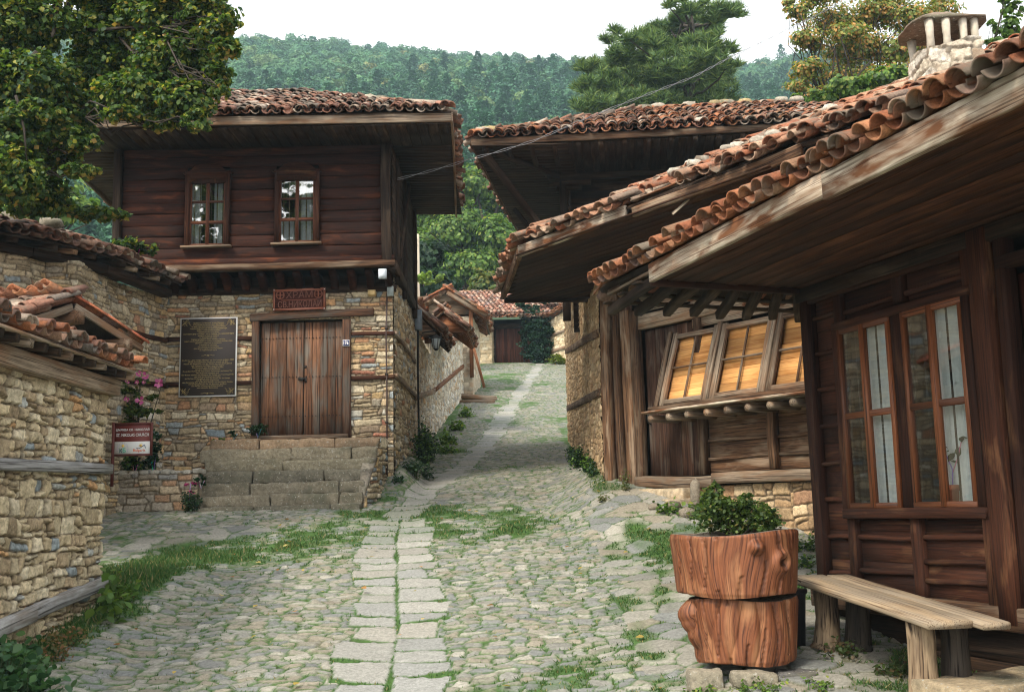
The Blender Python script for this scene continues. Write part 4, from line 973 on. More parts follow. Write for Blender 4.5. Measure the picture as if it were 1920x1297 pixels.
    mb = MB(); tube(mb, [(-1.93, 21.7, 5.1), (-1.94, 21.7, 4.4), (-1.93, 21.7, 2.5)], .022, 8); mb.build('pipe', M_IRON, r)
wall_signs()

# ================================================================== LEFT WALLS
def roof_strip(mb, a, b, up, slen, seed, **kw):
    """tiles over one slope: eave from a to b (left to right seen from outside), up = direction up the slope"""
    a, b = np.array(a, float), np.array(b, float); U = b - a; ul = np.linalg.norm(U); U /= ul; S = np.array(up, float); S = S - U * (S @ U); S /= np.linalg.norm(S)
    tiles(mb, a, U, S, ul, slen, None, seed=seed, **kw)
def deck(mb, pts, th=.04):
    pts = np.array(pts, float); n = len(pts); nn = np.cross(pts[1] - pts[0], pts[2] - pts[0]); nn /= np.linalg.norm(nn)
    if nn[2] < 0: nn = -nn
    lo = pts - nn * th
    f = [tuple(range(n)), tuple(range(2 * n - 1, n - 1, -1))] + [(i, i + n, (i + 1) % n + n, (i + 1) % n) for i in range(n)]
    mb.add(np.concatenate([pts, lo]), f, (random.random(),) * 3, np.concatenate([pts[:, [1, 0, 2]], lo[:, [1, 0, 2]]]))

def left_wall():
    r = root('tiled_stone_wall', (-4.2, 9.5, .3), 'tall pale rubble wall with grey timber bands and a small tiled roof, nearest on the left', 'wall')
    path = [(-4.40, 5.0), (-4.32, 8.4), (-4.28, 11.10), (-4.40, 11.20), (-5.6, 11.3)]
    zt = 2.70
    stone_wall('stone_face', path, -.5, zt, M_WALL, r, res=.0125, seed=51, rows=(.055, .17), wid=(.09, .30), pal=PALE, depth=.042, joint=.004, mortar=(.12, .088, .055), rough=1.5)
    mb = MB(); prism(mb, [(-4.43, 5.0), (-4.35, 8.4), (-4.32, 11.06), (-5.6, 11.2), (-5.6, 5.0)], -.6, zt, (.2, .16, .11)); mb.build('wall_core', M_WALL2, r)
    for (z0, z1, hh, brk) in ((1.86, 1.92, .105, None), (.44, .77, .125, 9.55)):
        b_ = MB(); f = lambda y: z0 + (z1 - z0) * (y - 7.8) / 3.3
        ysp = [5.0, 11.16] if brk is None else [5.0, brk, 11.16]
        for a, b in zip(ysp[:-1], ysp[1:]):
            plank(b_, (-4.27 - (9.5 - a) * .006, a + .005, f(a)), (-4.235, b - .005, f(b) + .01), .11, hh, seg=14, wob=.007, ch=.01)
        b_.build('timber_band', M_PALEGREY, r)
    b_ = MB(); plank(b_, (-4.34, 5, 2.78), (-4.24, 11.2, 2.78), .2, .17, seg=8, wob=.006); b_.build('wall_plate', M_GREYW, r)
    for i in range(22):
        y = 5.6 + i * .268; b_ = MB(); plank(b_, (-4.7, y, 2.99), (-4.02, y + .01, 2.90 + .01 * random.random()), .085, .085, seg=2, wob=.006); b_.build('rafter', M_DARKW if i % 3 else M_GREYW, r)
    dk = MB(); deck(dk, [(-4.0, 5.0, 2.96), (-4.0, 11.2, 2.96), (-4.75, 11.2, 3.10), (-4.75, 5.0, 3.10)], .03); deck(dk, [(-5.5, 5.0, 2.92), (-5.5, 11.2, 2.92), (-4.75, 11.2, 3.10), (-4.75, 5.0, 3.10)], .03); dk.build('roof_boards', M_GREYW, r)
    tl = MB(); roof_strip(tl, (-3.98, 5.0, 2.96), (-3.98, 11.2, 2.96), (-.78, 0, .15), .80, 3, pitch=.175, row=.27, r=.082, m=8, pal=TILECOL + TILEOLD, jit=1.3, mess=.35, th=.017)
    roof_strip(tl, (-5.5, 11.2, 2.92), (-5.5, 5.0, 2.92), (.78, 0, .15), .85, 4, pitch=.20, row=.27, r=.094, m=4, pal=TILECOL, mess=.5)
    ridge_tiles(tl, (-4.75, 5.0, 3.13), (-4.75, 11.2, 3.13), TILECOL, r=.09)
    tl.build('roof_tiles', M_TILE, r)
left_wall()

def side_gateway():
    r = root('small_gable_roof', (-5.6, 12.5, 2.5), 'small crooked gable roof of a gateway with loose tiles, behind the nearest wall', 'gateway')
    g = np.array([.41, .912]); rd = np.array([-.912, .41]); R0 = np.array([-5.22, 12.5]); zr = 4.00
    def Q(a, b, z): q = R0 + rd * a + g * b; return (q[0], q[1], z)      # a: along the ridge, b: across it
    zb, zf = 3.60, 3.52; B, Fr, A = 1.12, -1.05, 3.4
    dk = MB(); deck(dk, [Q(0, B, zb), Q(0, 0, zr - .04), Q(A, 0, zr - .04), Q(A, B, zb)], .04); deck(dk, [Q(0, Fr, zf), Q(0, 0, zr - .04), Q(A, 0, zr - .04), Q(A, Fr, zf)], .04); dk.build('roof_boards', M_DARKW, r)
    b_ = MB(); plank(b_, Q(-.02, .0, zr - .08), Q(-.02, B, zb - .045), .03, .09, seg=4, wob=.004); plank(b_, Q(-.02, -.04, zr - .09), Q(-.02, Fr, zf - .05), .03, .09, seg=3, wob=.004); b_.build('verge_board', M_GREYW, r)
    for (b, z) in ((.03, zr - .20), (.82, zb - .03), (-.72, zf - .02)):
        b_ = MB(); plank(b_, Q(-.07, b, z), Q(A, b, z), .17, .15, seg=3, wob=.006, ch=.012); b_.build('purlin', M_BARNW, r)
    b_ = MB(); plank(b_, Q(.5, Fr + .1, zf - .12), Q(.5, B - .1, zf - .12), .15, .16, seg=2); plank(b_, Q(.5, 0, zf - .1), Q(.5, 0, zr - .2), .12, .12, (0, -1, 0)); b_.build('tie_beam', M_DARKW, r)
    mb = MB()
    for b in (Fr + .25, B - .35): prism(mb, [Q(1.2, b, 0)[:2], Q(1.6, b, 0)[:2], Q(1.6, b + .3, 0)[:2], Q(1.2, b + .3, 0)[:2]][::-1], .3, zf - .18, (.4, .33, .23))
    mb.build('gate_pier', M_WALL2, r)
    tl = MB(); roof_strip(tl, Q(A, Fr, zf), Q(0, Fr, zf), (g[0] * -Fr, g[1] * -Fr, zr - zf), 1.12, 8, pitch=.185, row=.28, r=.084, m=6, pal=TILEOLD, jit=1.5, mess=.6, th=.016)
    roof_strip(tl, Q(.05, B, zb), Q(A, B, zb), (-g[0] * B, -g[1] * B, zr - zb), 1.15, 9, pitch=.185, row=.28, r=.084, m=4, pal=TILECOL, mess=.5)
    ridge_tiles(tl, Q(-.05, 0, zr + .02), Q(A, 0, zr + .02), TILEOLD, r=.09, m=7); tl.build('roof_tiles', M_TILE, r)
    v = MB(); ridge_tiles(v, Q(-.01, B + .06, zb + .01), Q(-.01, .06, zr + .0), [((.36, .10, .05), 3), ((.42, .14, .07), 2)], r=.07, m=7, step=.33); v.build('verge_tiles', M_TILE, r)
side_gateway()

def back_left_wall():
    r = root('courtyard_wall', (-6.1, 16.5, 1.5), 'high honey coloured rubble courtyard wall with buttress and tiled cap, joining the church house', 'wall')
    path = [(-7.9, 13.2), (-6.78, 14.55), (-6.68, 14.95), (-6.25, 15.05), (-6.24, 16.5), (-5.90, 18.0)]
    L = [0]; 
    for a, b in zip(path[:-1], path[1:]): L.append(L[-1] + math.hypot(b[0] - a[0], b[1] - a[1]))
    zt = 5.10
    stone_wall('stone_face', path, .6, zt, M_WALL, r, res=.017, seed=61, rows=(.06, .16), wid=(.12, .38), pal=TAN, depth=.03)
    mb = MB(); prism(mb, [(-7.95, 13.25), (-6.82, 14.6), (-6.72, 15.0), (-6.30, 15.1), (-6.29, 16.5), (-5.95, 18.0), (-6.6, 18.0), (-8.4, 13.6)], .5, zt, (.2, .16, .11)); mb.build('wall_core', M_WALL2, r)
    for zz, y0 in ((4.36, 16.4), (3.58, 16.0)):
        b_ = MB(); plank(b_, (-6.25, 16.4, zz), (-5.875, 17.98, zz + .02), .07, .08, seg=8, wob=.012); b_.build('timber_course', M_BROWN, r)
    # cap: plate, rafter ends, boards, tiles
    segs = [((-7.75, 13.0), (-6.45, 14.45)), ((-6.45, 14.45), (-5.86, 15.6)), ((-5.86, 15.6), (-5.50, 17.45))]
    b_ = MB()
    for a, b in segs: plank(b_, (a[0] - .28, a[1] + .12, 5.12), (b[0] - .28, b[1] + .12, 5.12), .2, .12, seg=3, wob=.006)
    b_.build('wall_plate', M_DARKW, r)
    tl = MB(); dk = MB()
    for k, (a, b) in enumerate(segs):
        a, b = np.array(a), np.array(b); d = b - a; l = np.linalg.norm(d); d /= l; n = np.array([-d[1], d[0]])
        for i in range(int(l / .34)):
            q = a + d * (i + .5) * .34; p1 = q + n * .02; p2 = q + n * .75
            rb = MB(); plank(rb, (p2[0], p2[1], 5.36), (p1[0], p1[1], 5.20), .09, .08, seg=2, wob=.006); rb.build('rafter', M_GREYW if i % 2 else M_DARKW, r)
        z0, z1 = 5.26, 5.56
        up = np.array([n[0] * .75, n[1] * .75, .30]); e = d * .06
        deck(dk, [(*(a), z0), (*(b), z0), (*(b + n * .78), z1), (*(a + n * .78), z1)], .03)
        roof_strip(tl, (*(a - e), z0), (*(b + e), z0), up, .80, 12 + k, pitch=.19, row=.27, r=.09, m=5, pal=TILEOLD, jit=1.4, mess=.7)
        a2, b2 = a + n * 1.5, b + n * 1.5
        deck(dk, [(*a2, z0), (*b2, z0), (*(b + n * .78), z1), (*(a + n * .78), z1)], .03)
        ridge_tiles(tl, (*(a + n * .80), z1 + .05), (*(b + n * .80), z1 + .05), TILEOLD, seed=k)
    dk.build('roof_boards', M_DARKW, r); tl.build('roof_tiles', M_TILE, r)
    st = MB(); rg = random.Random(8)
    for i in range(10):
        q = rg.random(); rock(st, (-8.1 + q * 1.4, 14.0 + q * 1.1 + rg.random() * .2, 5.66 + rg.random() * .05), (.16, .11, .08), i, (.27, .24, .185))
    st.build('cap_stones', M_ROCK, r)
back_left_wall()

def info_sign():
    r = root('church_sign', (-6.1, 16.4, 1.9), 'small maroon framed board on a single post naming the church in two languages', 'sign')
    Y = 16.2; a = P(212, 793, Y); b = P(287, 795, Y); c = P(213, 855, Y)
    xa, xb, zt, zb = a.x, b.x, a.z, c.z
    mm = mat_plain('maroon_paint', (.115, .032, .026), .5, noise=.1); m2 = mat_plain('maroon_panel', (.17, .035, .028), .45, noise=.06)
    W = xb - xa; cz = (zt + zb) / 2
    f_ = MB()
    for zz in (zt - .015, zb + .012): plank(f_, (xa, Y, zz), (xb, Y, zz), .04, .03)
    plank(f_, (xb - .016, Y - .002, zb), (xb - .016, Y - .002, zt), .034, .04, (0, -1, 0)); f_.build('frame', mm, r)
    f_ = MB(); plank(f_, (xa + .014, Y - .003, gzf(-6, 16.9) + .35), (xa + .014, Y - .003, zt + .01), .04, .045, (0, -1, 0)); f_.build('post', mm, r)
    mb = MB(); box(mb, ((xa + xb) / 2, Y + .006, cz), (W - .04, .012, zt - zb - .03), ch=.001); mb.build('panel', m2, r)
    text_mesh('ЦЪРКВА СВ. НИКОЛАЙ', 1, M_WHITE, r, ((xa + xb) / 2, Y - .003, zt - .105), (1, 0, 0), (0, 0, 1), width=W * .83, height=.050, ext=.001, bold=.012)
    text_mesh('ST. NIKOLAS CHURCH', 1, M_WHITE, r, ((xa + xb) / 2, Y - .003, zt - .185), (1, 0, 0), (0, 0, 1), width=W * .81, height=.047, ext=.001, bold=.012)
    wz0, wz1 = zb + .03, zb + .215
    mb = MB(); box(mb, ((xa + xb) / 2, Y - .003, (wz0 + wz1) / 2), (W - .075, .008, wz1 - wz0), ch=.001); mb.build('logo_plate', M_WHITE, r)
    gr_ = mat_plain('logo_green', (.10, .52, .36), .5); dkm = mat_plain('logo_navy', (.03, .06, .16), .5); org = mat_plain('logo_orange', (.80, .20, .08), .5); yel = mat_plain('logo_yellow', (.90, .62, .16), .5)
    cx1, cx2, cz1 = xa + W * .26, xa + W * .68, (wz0 + wz1) / 2
    yy = Y - .009
    text_mesh('К', 1, mat_plain('logo_dark', (.03, .12, .12), .5), r, (cx1 - .022, yy, cz1 - .04), (1, 0, 0), (0, 0, 1), width=.045, height=.07, ext=.001, bold=.02, name='logo_letter')
    text_mesh('Б', 1, gr_, r, (cx1 + .028, yy, cz1 - .038), (1, 0, 0), (0, 0, 1), width=.045, height=.072, ext=.001, bold=.02, name='logo_letter')
    mb = MB(); tube(mb, [(cx1 + .005, yy + .003, cz1 + .03), (cx1 + .005, yy, cz1 + .03)], .022, 12); tube(mb, [(cx2 + .02, yy + .003, cz1 + .03), (cx2 + .02, yy, cz1 + .03)], .022, 12)
    for k in range(9):
        t = k * 2 * math.pi / 9; box(mb, (cx2 + .02 + .034 * math.cos(t), yy, cz1 + .03 + .034 * math.sin(t)), (.006, .002, .006), ch=.0005)
    mb.build('logo_sun', yel, r)
    mb = MB()
    for k in range(13):
        t = math.radians(-25 + k * 230 / 12); box(mb, (cx1 + .005 + .080 * math.cos(t), yy, cz1 - .01 + .080 * math.sin(t)), (.009, .002, .011), ch=.0005)
    mb.build('logo_ring', mat_plain('logo_violet', (.45, .42, .66), .6), r)
    mb = MB(); tube(mb, [(cx2 - .045 + .13 * q, yy, cz1 - .005 - .016 * math.sin(q * 5) + .03 * q) for q in np.linspace(0, 1, 9)], .0045, 5)
    tube(mb, [(cx2 + .05, yy, cz1 + .02), (cx2 + .07, yy, cz1 + .035), (cx2 + .085, yy, cz1 + .02), (cx2 + .095, yy, cz1 - .01)], .0045, 5); mb.build('logo_wave', dkm, r)
    text_mesh('Bulgaria', 1, org, r, (cx2, yy, cz1 - .045), (1, 0, 0), (0, 0, 1), width=.185, height=.05, ext=.001, bold=.012, name='logo_lettering')
info_sign()

# ================================================================== MIDDLE HOUSE (weathered shop front, right of the lane)
def middle_house():
    r = root('weathered_shop_house', (1.44, 16.5, 1.6), 'weathered grey brown timber shop front on a stone base with a broken tiled roof', 'house')
    A = np.array([1.44, 16.5]); t = np.array([.581, -.814]); n = np.array([-.814, -.581])   # along the front; outward
    def W(s, o, z): q = A + t * s + n * o; return (q[0], q[1], z)
    T3 = (t[0], t[1], 0); N3 = (n[0], n[1], 0)
    # stone side wall along the lane, and the stone base under the front
    zside = lambda u: 4.95 if u > 5.8 else 6.6
    stone_wall('side_stone_wall', [(1.30, 25.6), (1.385, 16.55)], 1.2, lambda u: 5.0 + 1.3 * float(u < 6.9), M_WALL, r, res=.018, seed=71, side=1, rows=(.08, .18), wid=(.14, .40), pal=OCHRE, depth=.018, mortar=(.32, .23, .13))
    mb = MB(); prism(mb, [(1.36, 25.6), (1.43, 16.62), (1.9, 16.4), (2.3, 25.6)], 1, 4.95, (.2, .16, .11)); prism(mb, [(1.36, 25.6), (1.42, 18.7), (2.3, 18.7), (2.3, 25.6)], 4.95, 6.3, (.2, .16, .11)); mb.build('wall_core', M_WALL2, r)
    for (ya, za, yb, zb_) in ((16.6, 4.12, 25.4, 5.12), (16.6, 3.18, 25.4, 3.75)):
        b_ = MB(); plank(b_, (1.37, ya, za), (1.29, yb, zb_), .06, .13, seg=10, wob=.01); b_.build('timber_band', M_BARNW, r)
    stone_wall('base_stone_wall', [W(1.75, .0, 0)[:2], W(6.2, .0, 0)[:2]], .8, 1.68, M_WALL, r, res=.013, seed=72, side=1, rows=(.08, .20), wid=(.13, .36), pal=OCHRE + [((.34, .20, .12), 2)], depth=.035)
    mb = MB(); prism(mb, [W(1.75, -.03, 0)[:2], W(6.2, -.03, 0)[:2], W(6.2, -.5, 0)[:2], W(1.75, -.5, 0)[:2]], .8, 1.68, (.2, .16, .11)); mb.build('base_core', M_WALL2, r)
    # sill beam along the base
    for (s0, s1, z0, z1, h) in ((.75, 2.35, 1.76, 1.74, .16), (2.3, 6.2, 1.76, 1.78, .15)):
        b_ = MB(); plank(b_, W(s0, .05, z0), W(s1, .05, z1), .2, h, seg=12, wob=.014, ch=.015); b_.build('sill_beam', M_GREYW, r)
    # posts at the left
    for (s, wd, o, z0, z1) in ((.08, .16, .02, 1.50, 5.05), (.33, .10, .0, 1.55, 5.0), (.62, .20, .05, 1.62, 4.35), (.84, .15, .08, 1.66, 4.3)):
        b_ = MB(); plank(b_, W(s, o, z0), W(s, o, z1), wd, .13, N3, seg=9, wob=.008, ch=.012); b_.build('post', M_BARNW, r)
    b_ = MB()
    for i in range(5): plank(b_, W(.12 + .11 * i, -.06, 1.6), W(.12 + .11 * i, -.06, 5.1), .108, .03, N3, seg=3, wob=.002)
    b_.build('vertical_boarding', M_REDBOARD, r)
    # plank door
    d_ = MB(); ws = [.22, .20, .25, .22, .19]; s = .93
    for i, w_ in enumerate(ws): plank(d_, W(s + w_ / 2, -.03 + .006 * (i % 2), 1.83), W(s + w_ / 2, -.03, 4.0), w_ - .006, .035, N3, seg=4, wob=.003); s += w_
    door = d_.build('door', M_REDBOARD, r)
    h_ = MB(); tube(h_, [W(1.0, .0, 2.6), W(1.0, .06, 2.63), W(1.0, .06, 2.75), W(1.0, .0, 2.78)], .009, 6); h_.build('handle', M_IRON, door)
    for (s, z0, z1, wd) in ((2.08, 1.83, 4.05, .11), (3.32, 1.86, 2.75, .12), (4.75, 1.86, 2.75, .12)):
        b_ = MB(); plank(b_, W(s, .03, z0), W(s, .03, z1), wd, .12, N3, seg=5, wob=.006, ch=.01); b_.build('post', M_BARNW, r)
    b_ = MB(); plank(b_, W(.88, .04, 4.13), W(2.6, .04, 4.13), .12, .22, seg=5, wob=.006, ch=.012); b_.build('lintel', M_GREYW, r)
    # horizontal boards with battens below the shutters
    for (s0, s1) in ((2.14, 3.26), (3.38, 4.69), (4.81, 6.2)):
        b_ = MB(); z = 1.86
        for hh in (.16, .24, .27, .22):
            plank(b_, W(s0, -.03, z + hh / 2), W(s1, -.03, z + hh / 2), hh + .004, .03, N3, seg=4, wob=.004)
            z += hh
        b_.build('panel_boarding', M_BARNW, r)
        for zz in (2.04, 2.28, 2.62):
            b_ = MB(); plank(b_, W(s0, .0, zz), W(s1, .0, zz + .015), .035, .045, seg=6, wob=.009, ch=.008); b_.build('batten', M_BARNW, r)
    # upper wall above the shutters
    b_ = MB()
    for i, zz in enumerate((4.0, 4.2, 4.4, 4.62, 4.84, 5.05)): plank(b_, W(1.95 if i < 2 else .9, .0 + .01 * (i % 2), zz), W(6.2, .0, zz + .01), .215, .035, N3, seg=6, wob=.005)
    b_.build('upper_boarding', M_GREYW, r)
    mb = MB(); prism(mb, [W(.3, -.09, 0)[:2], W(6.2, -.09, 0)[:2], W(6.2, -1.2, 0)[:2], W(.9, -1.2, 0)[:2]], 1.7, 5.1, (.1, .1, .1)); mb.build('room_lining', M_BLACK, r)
    # leaning shutter windows
    zb_, ztp = 2.80, 3.83; ob, ot = .40, .06
    def S(s, q, dz=0): return W(s, ob + (ot - ob) * q + dz, zb_ + (ztp - zb_) * q)
    nl = np.array(S(0, 1)) - np.array(S(0, 0)); nl /= np.linalg.norm(nl); nrm = np.cross(np.array(T3), nl); nrm = nrm if nrm[2] < 0 or nrm @ np.array(N3) > 0 else -nrm
    if nrm @ np.array(N3) < 0: nrm = -nrm
    nrm = tuple(nrm)
    cuts = [(1.62, 2.52), (2.58, 3.50), (3.56, 4.48), (4.54, 5.46)]
    for k, (s0, s1) in enumerate(cuts):
        wm = MB()
        for s in (s0 + .05, s1 - .05): plank(wm, S(s, -.02, .0), S(s, 1.02, .0), .09, .06, nrm, seg=4, wob=.003)
        for q in (.045, .965): plank(wm, S(s0 + .09, q), S(s1 - .09, q), .055, .07, nl if False else tuple(nl), seg=3, wob=.002)
        win = wm.build('window', M_GREYW, r)
        mu = MB(); plank(mu, S((s0 + s1) / 2, .05, -.012), S((s0 + s1) / 2, .95, -.012), .028, .03, nrm); plank(mu, S(s0 + .09, .52, -.008), S(s1 - .09, .52, -.008), .03, .026, tuple(nl)); mu.build('glazing_bar', M_GREYW, win)
        pb = MB(); nb = 5
        for i in range(nb): plank(pb, S(s0 + .06, (i + .5) / nb, -.075 - .006 * (i % 2)), S(s1 - .06, (i + .5) / nb, -.075 - .006 * (i % 2)), (ztp - zb_) * 1.05 / nb, .02, nrm)
        pb.build('backing_board', M_PLY, win)
    b_ = MB()
    for s in (1.58, 2.55, 3.53, 4.51): plank(b_, S(s, -.06, .035), S(s, 1.05, .035), .07, .05, nrm, seg=5, wob=.004)
    b_.build('window_batten', M_GREYW, r)
    b_ = MB(); plank(b_, W(1.45, .42, 2.765), W(5.6, .44, 2.775), .12, .07, seg=10, wob=.007); b_.build('window_sill', M_BARNW, r)
    b_ = MB(); plank(b_, W(1.42, .50, 2.715), W(5.6, .50, 2.73), .16, .03, seg=10, wob=.006); plank(b_, W(1.6, .25, 2.715), W(5.6, .25, 2.73), .32, .03, seg=4, wob=.004); b_.build('sill_board', M_FASC, r)
    for i in range(11):
        s = 1.56 + i * .36; b_ = MB(); tube(b_, [W(s, -.1, 2.63), W(s, .30, 2.63), W(s, .54, 2.625)], [.052, .055, .050], 9, jit=.05); b_.build('joist_end', M_GREYW, r)
    b_ = MB(); tri = [W(1.60, .02, zb_), W(1.60, ob, zb_), W(1.60, ot, ztp)]
    b_.add([tri[0], tri[1], tri[2], W(1.56, .02, zb_), W(1.56, ob, zb_), W(1.56, ot, ztp)], [(0, 1, 2), (5, 4, 3), (0, 3, 4, 1), (1, 4, 5, 2), (2, 5, 3, 0)]); b_.build('side_board', M_GREYW, r)
    # roof
    zf = 5.10
    C1 = np.array([.145, 15.3]); 
    def E(s): q = C1 + t * s; return q
    CL = np.array([-.14, 18.6]);
    ze = 5.25
    fb = MB()
    plank(fb, (*(C1 - t * .02), zf + .07), (*E(2.35), zf + .08), .05, .17, seg=6, wob=.008)
    fb.build('fascia', M_FASC, r)
    fb = MB(); plank(fb, (*E(2.5), zf + .02), (*E(5.2), zf + .10), .05, .13, seg=6, wob=.02); fb.build('eave_board', M_BARNW, r); fb = MB(); plank(fb, (*(C1 + [0, .05]), zf + .05), (*CL, zf + .06), .07, .16, seg=6, wob=.01); fb.build('eave_board', M_BARNW, r)
    sf = MB()
    a0 = np.array(W(0, 0, 0)[:2])
    for i in range(11):                                  # soffit boards parallel to the front
        o = .08 + i * .165; s0 = -2.5 + 2.72 * o / 1.75; pa, pb_ = W(s0, o, zf - .0), W(5.0, o, zf + .02); plank(sf, pa, pb_, .16, .022, seg=4, wob=.003)
    for k in range(7):
        o = -.085 - .165 * k; plank(sf, W((-2.15 - .581 * o) / .814, o, zf), W((-.04 + .814 * o) / .581 + .1, o, zf), .16, .022, seg=2, wob=.002)
    sf.build('soffit', M_SOFFIT, r)
    b_ = MB(); plank(b_, (-.12, 18.62, zf - .02), (1.5, 18.68, zf - .02), .06, .10, seg=3, wob=.004); plank(b_, W(-.2, 0.02, zf - .08), W(6.0, 0.02, zf - .08), .10, .14, seg=4, wob=.005); b_.build('soffit_beam', M_DARKW, r)
    # stray lath sticking out of the broken eave
    b_ = MB(); plank(b_, (*E(3.2), 4.95), (*(E(3.6) - n * .3), 5.35), .04, .012, (0, -1, 1), seg=3, wob=.01); plank(b_, (*E(2.5), 5.28), (*(E(3.4) - n * .1), 5.36), .12, .015, seg=3, wob=.01); b_.build('loose_lath', M_FASC, r)
    up = np.array([.814, .581, 0]) ; sl = .49
    RG = C1 + np.array([3.1, 4.2]); zr = ze + 1.25
    def roofp(q): return
    dk = MB()
    Rn = E(6.5) + np.array([.814, .581]) * 3.0; Rf = C1 + t * 2.0 + np.array([.814, .581]) * 3.0
    pf = [(*C1, ze), (*E(6.5), ze), (*Rn, ze + 3.0 * sl), (*Rf, ze + 3.0 * sl)]
    pl = [(*C1, ze), (*Rf, ze + 3.0 * sl), (*(CL + np.array([3.0, 1.0])), ze + 3 * sl), (*CL, ze - .02)]
    deck(dk, pf, .05); deck(dk, pl, .05); dk.build('roof_boards', M_DARKW, r)
    tl = MB()
    U3 = np.array([t[0], t[1], 0]); S3 = np.array([.814, .581, sl]); sl_len = 3.0 * math.sqrt(1 + sl * sl)
    ins = lambda u, s: u > 2.0 * s / sl_len - .05 and not (2.35 < u < 3.6 and s < .42 + .1 * math.sin(u * 9))
    tiles(tl, (*(C1 - np.array([.814, .581]) * .10), ze - .04), U3, S3, 6.4, sl_len, ins, pitch=.185, row=.27, r=.088, m=6, pal=TILEDUST, jit=2.0, mess=1.1, seed=31, th=.015)
    U2 = np.array([C1[0] - CL[0], C1[1] - CL[1], .02]); l2 = np.linalg.norm(U2); S2 = np.array([3.0, .9, 3 * sl])
    tiles(tl, (*(CL - [.10, 0]), ze - .06), U2, S2, l2, 3.2, lambda u, s: u < l2 - .5 * s + .05, pitch=.185, row=.27, r=.088, m=5, pal=TILEDUST, jit=1.6, mess=.8, seed=32)
    ridge_tiles(tl, (*C1, ze + .07), (*Rf, ze + 3 * sl + .06), TILEDUST, r=.105, m=6)
    tl.build('roof_tiles', M_TILE, r)
    lo = MB(); rg = np.random.default_rng(3); vt, ft = tile_tpl(.40, .09, .078, .015, 6, True)
    for i in range(26):                                   # slipped and broken tiles lying about the slope
        s = rg.uniform(1.5, 4.8); d_ = rg.uniform(.35, 1.7); a = rg.uniform(-1.2, 1.2); ca, sa = math.cos(a), math.sin(a)
        x_, y_ = vt[:, 0] * ca - vt[:, 1] * sa, vt[:, 0] * sa + vt[:, 1] * ca; S3n = S3 / np.linalg.norm(S3); N_ = np.cross(U3, S3n)
        Wv = np.array((*C1, ze + .14)) + U3 * s + S3n * d_ + x_[:, None] * U3 + y_[:, None] * S3n * (.7 if i % 3 else 1) + (vt[:, 2] * rg.choice([1, -1]) + x_ * rg.normal(0, .15))[:, None] * N_
        lo.add(Wv, ft, pick(TILEDUST, np.array([rg.random()]))[0])
    for i in range(9):
        s = rg.uniform(2.2, 4.6); d_ = rg.uniform(.3, 1.9); q = np.array((*C1, ze + .2)) + U3 * s + S3 / np.linalg.norm(S3) * d_; rock(lo, q, (.10, .07, .05), i, (.44, .40, .33))
    lo.build('slipped_tiles', M_TILE, r)
middle_house()

def middle_steps():
    r = root('shop_doorstep', (1.6, 15.6, 1.2), 'rough stone doorstep of three uneven courses below the weathered plank door', 'steps')
    A = np.array([1.44, 16.5]); t = np.array([.581, -.814]); n = np.array([-.814, -.581])
    ang = math.atan2(t[1], t[0])
    def blk(s0, s1, o0, o1, z0, z1, seed, col, name):
        mb = MB(); slab_block(mb, s0, s1, -o1, -o0, z0, z1, seed, col, .03, .012)
        for k in range(len(mb.v)):
            v = mb.v[k]; q = A + v[:, :1] * t + (-v[:, 1:2]) * n; mb.v[k] = np.c_[q, v[:, 2]]
        mb.f = [f[:, ::-1] for f in mb.f] if False else mb.f
        mb.build(name, M_ROCK, r, smooth=True)
    blk(.55, 1.9, .0, .30, 1.50, 1.66, 1, (.46, .36, .24), 'step'); blk(.50, 1.95, -.05, .42, 1.36, 1.51, 2, (.44, .35, .24), 'step')
    blk(.95, 1.97, .0, .5, 1.08, 1.37, 3, (.30, .29, .27), 'concrete_block'); blk(.2, 1.25, .1, .62, 1.22, 1.37, 4, (.50, .40, .27), 'step'); blk(.35, 1.5, .25, .85, 1.02, 1.23, 5, (.46, .37, .26), 'step')
middle_steps()
def loose_rocks():
    A = np.array([1.44, 16.5]); t = np.array([.581, -.814]); n = np.array([-.814, -.581])
    spec = [(2.12, .28, (.07, .09, .20), .18, 'upright grey brown boulder leaning on the stone base beside the doorstep'), (1.98, .58, (.14, .10, .07), .05, 'rounded stone lying left of the upright boulder by the doorstep'),
            (2.28, .62, (.16, .11, .08), .04, 'flat broken stone lying in front of the upright boulder'), (1.78, .72, (.09, .08, .05), .03, 'smallest stone on the ground nearest the doorstep')]
    for i, (s, o, sz, dz, lab) in enumerate(spec):
        q = A + t * s + n * o; mb = MB(); rock(mb, (q[0], q[1], gzf(*q) + dz), sz, i + 3, (.20, .17, .13), rz=i); o_ = mb.build('loose_stone', M_ROCK, None, smooth=False); tag(o_, lab, 'stone', 'loose stones by the shop doorstep')
loose_rocks()

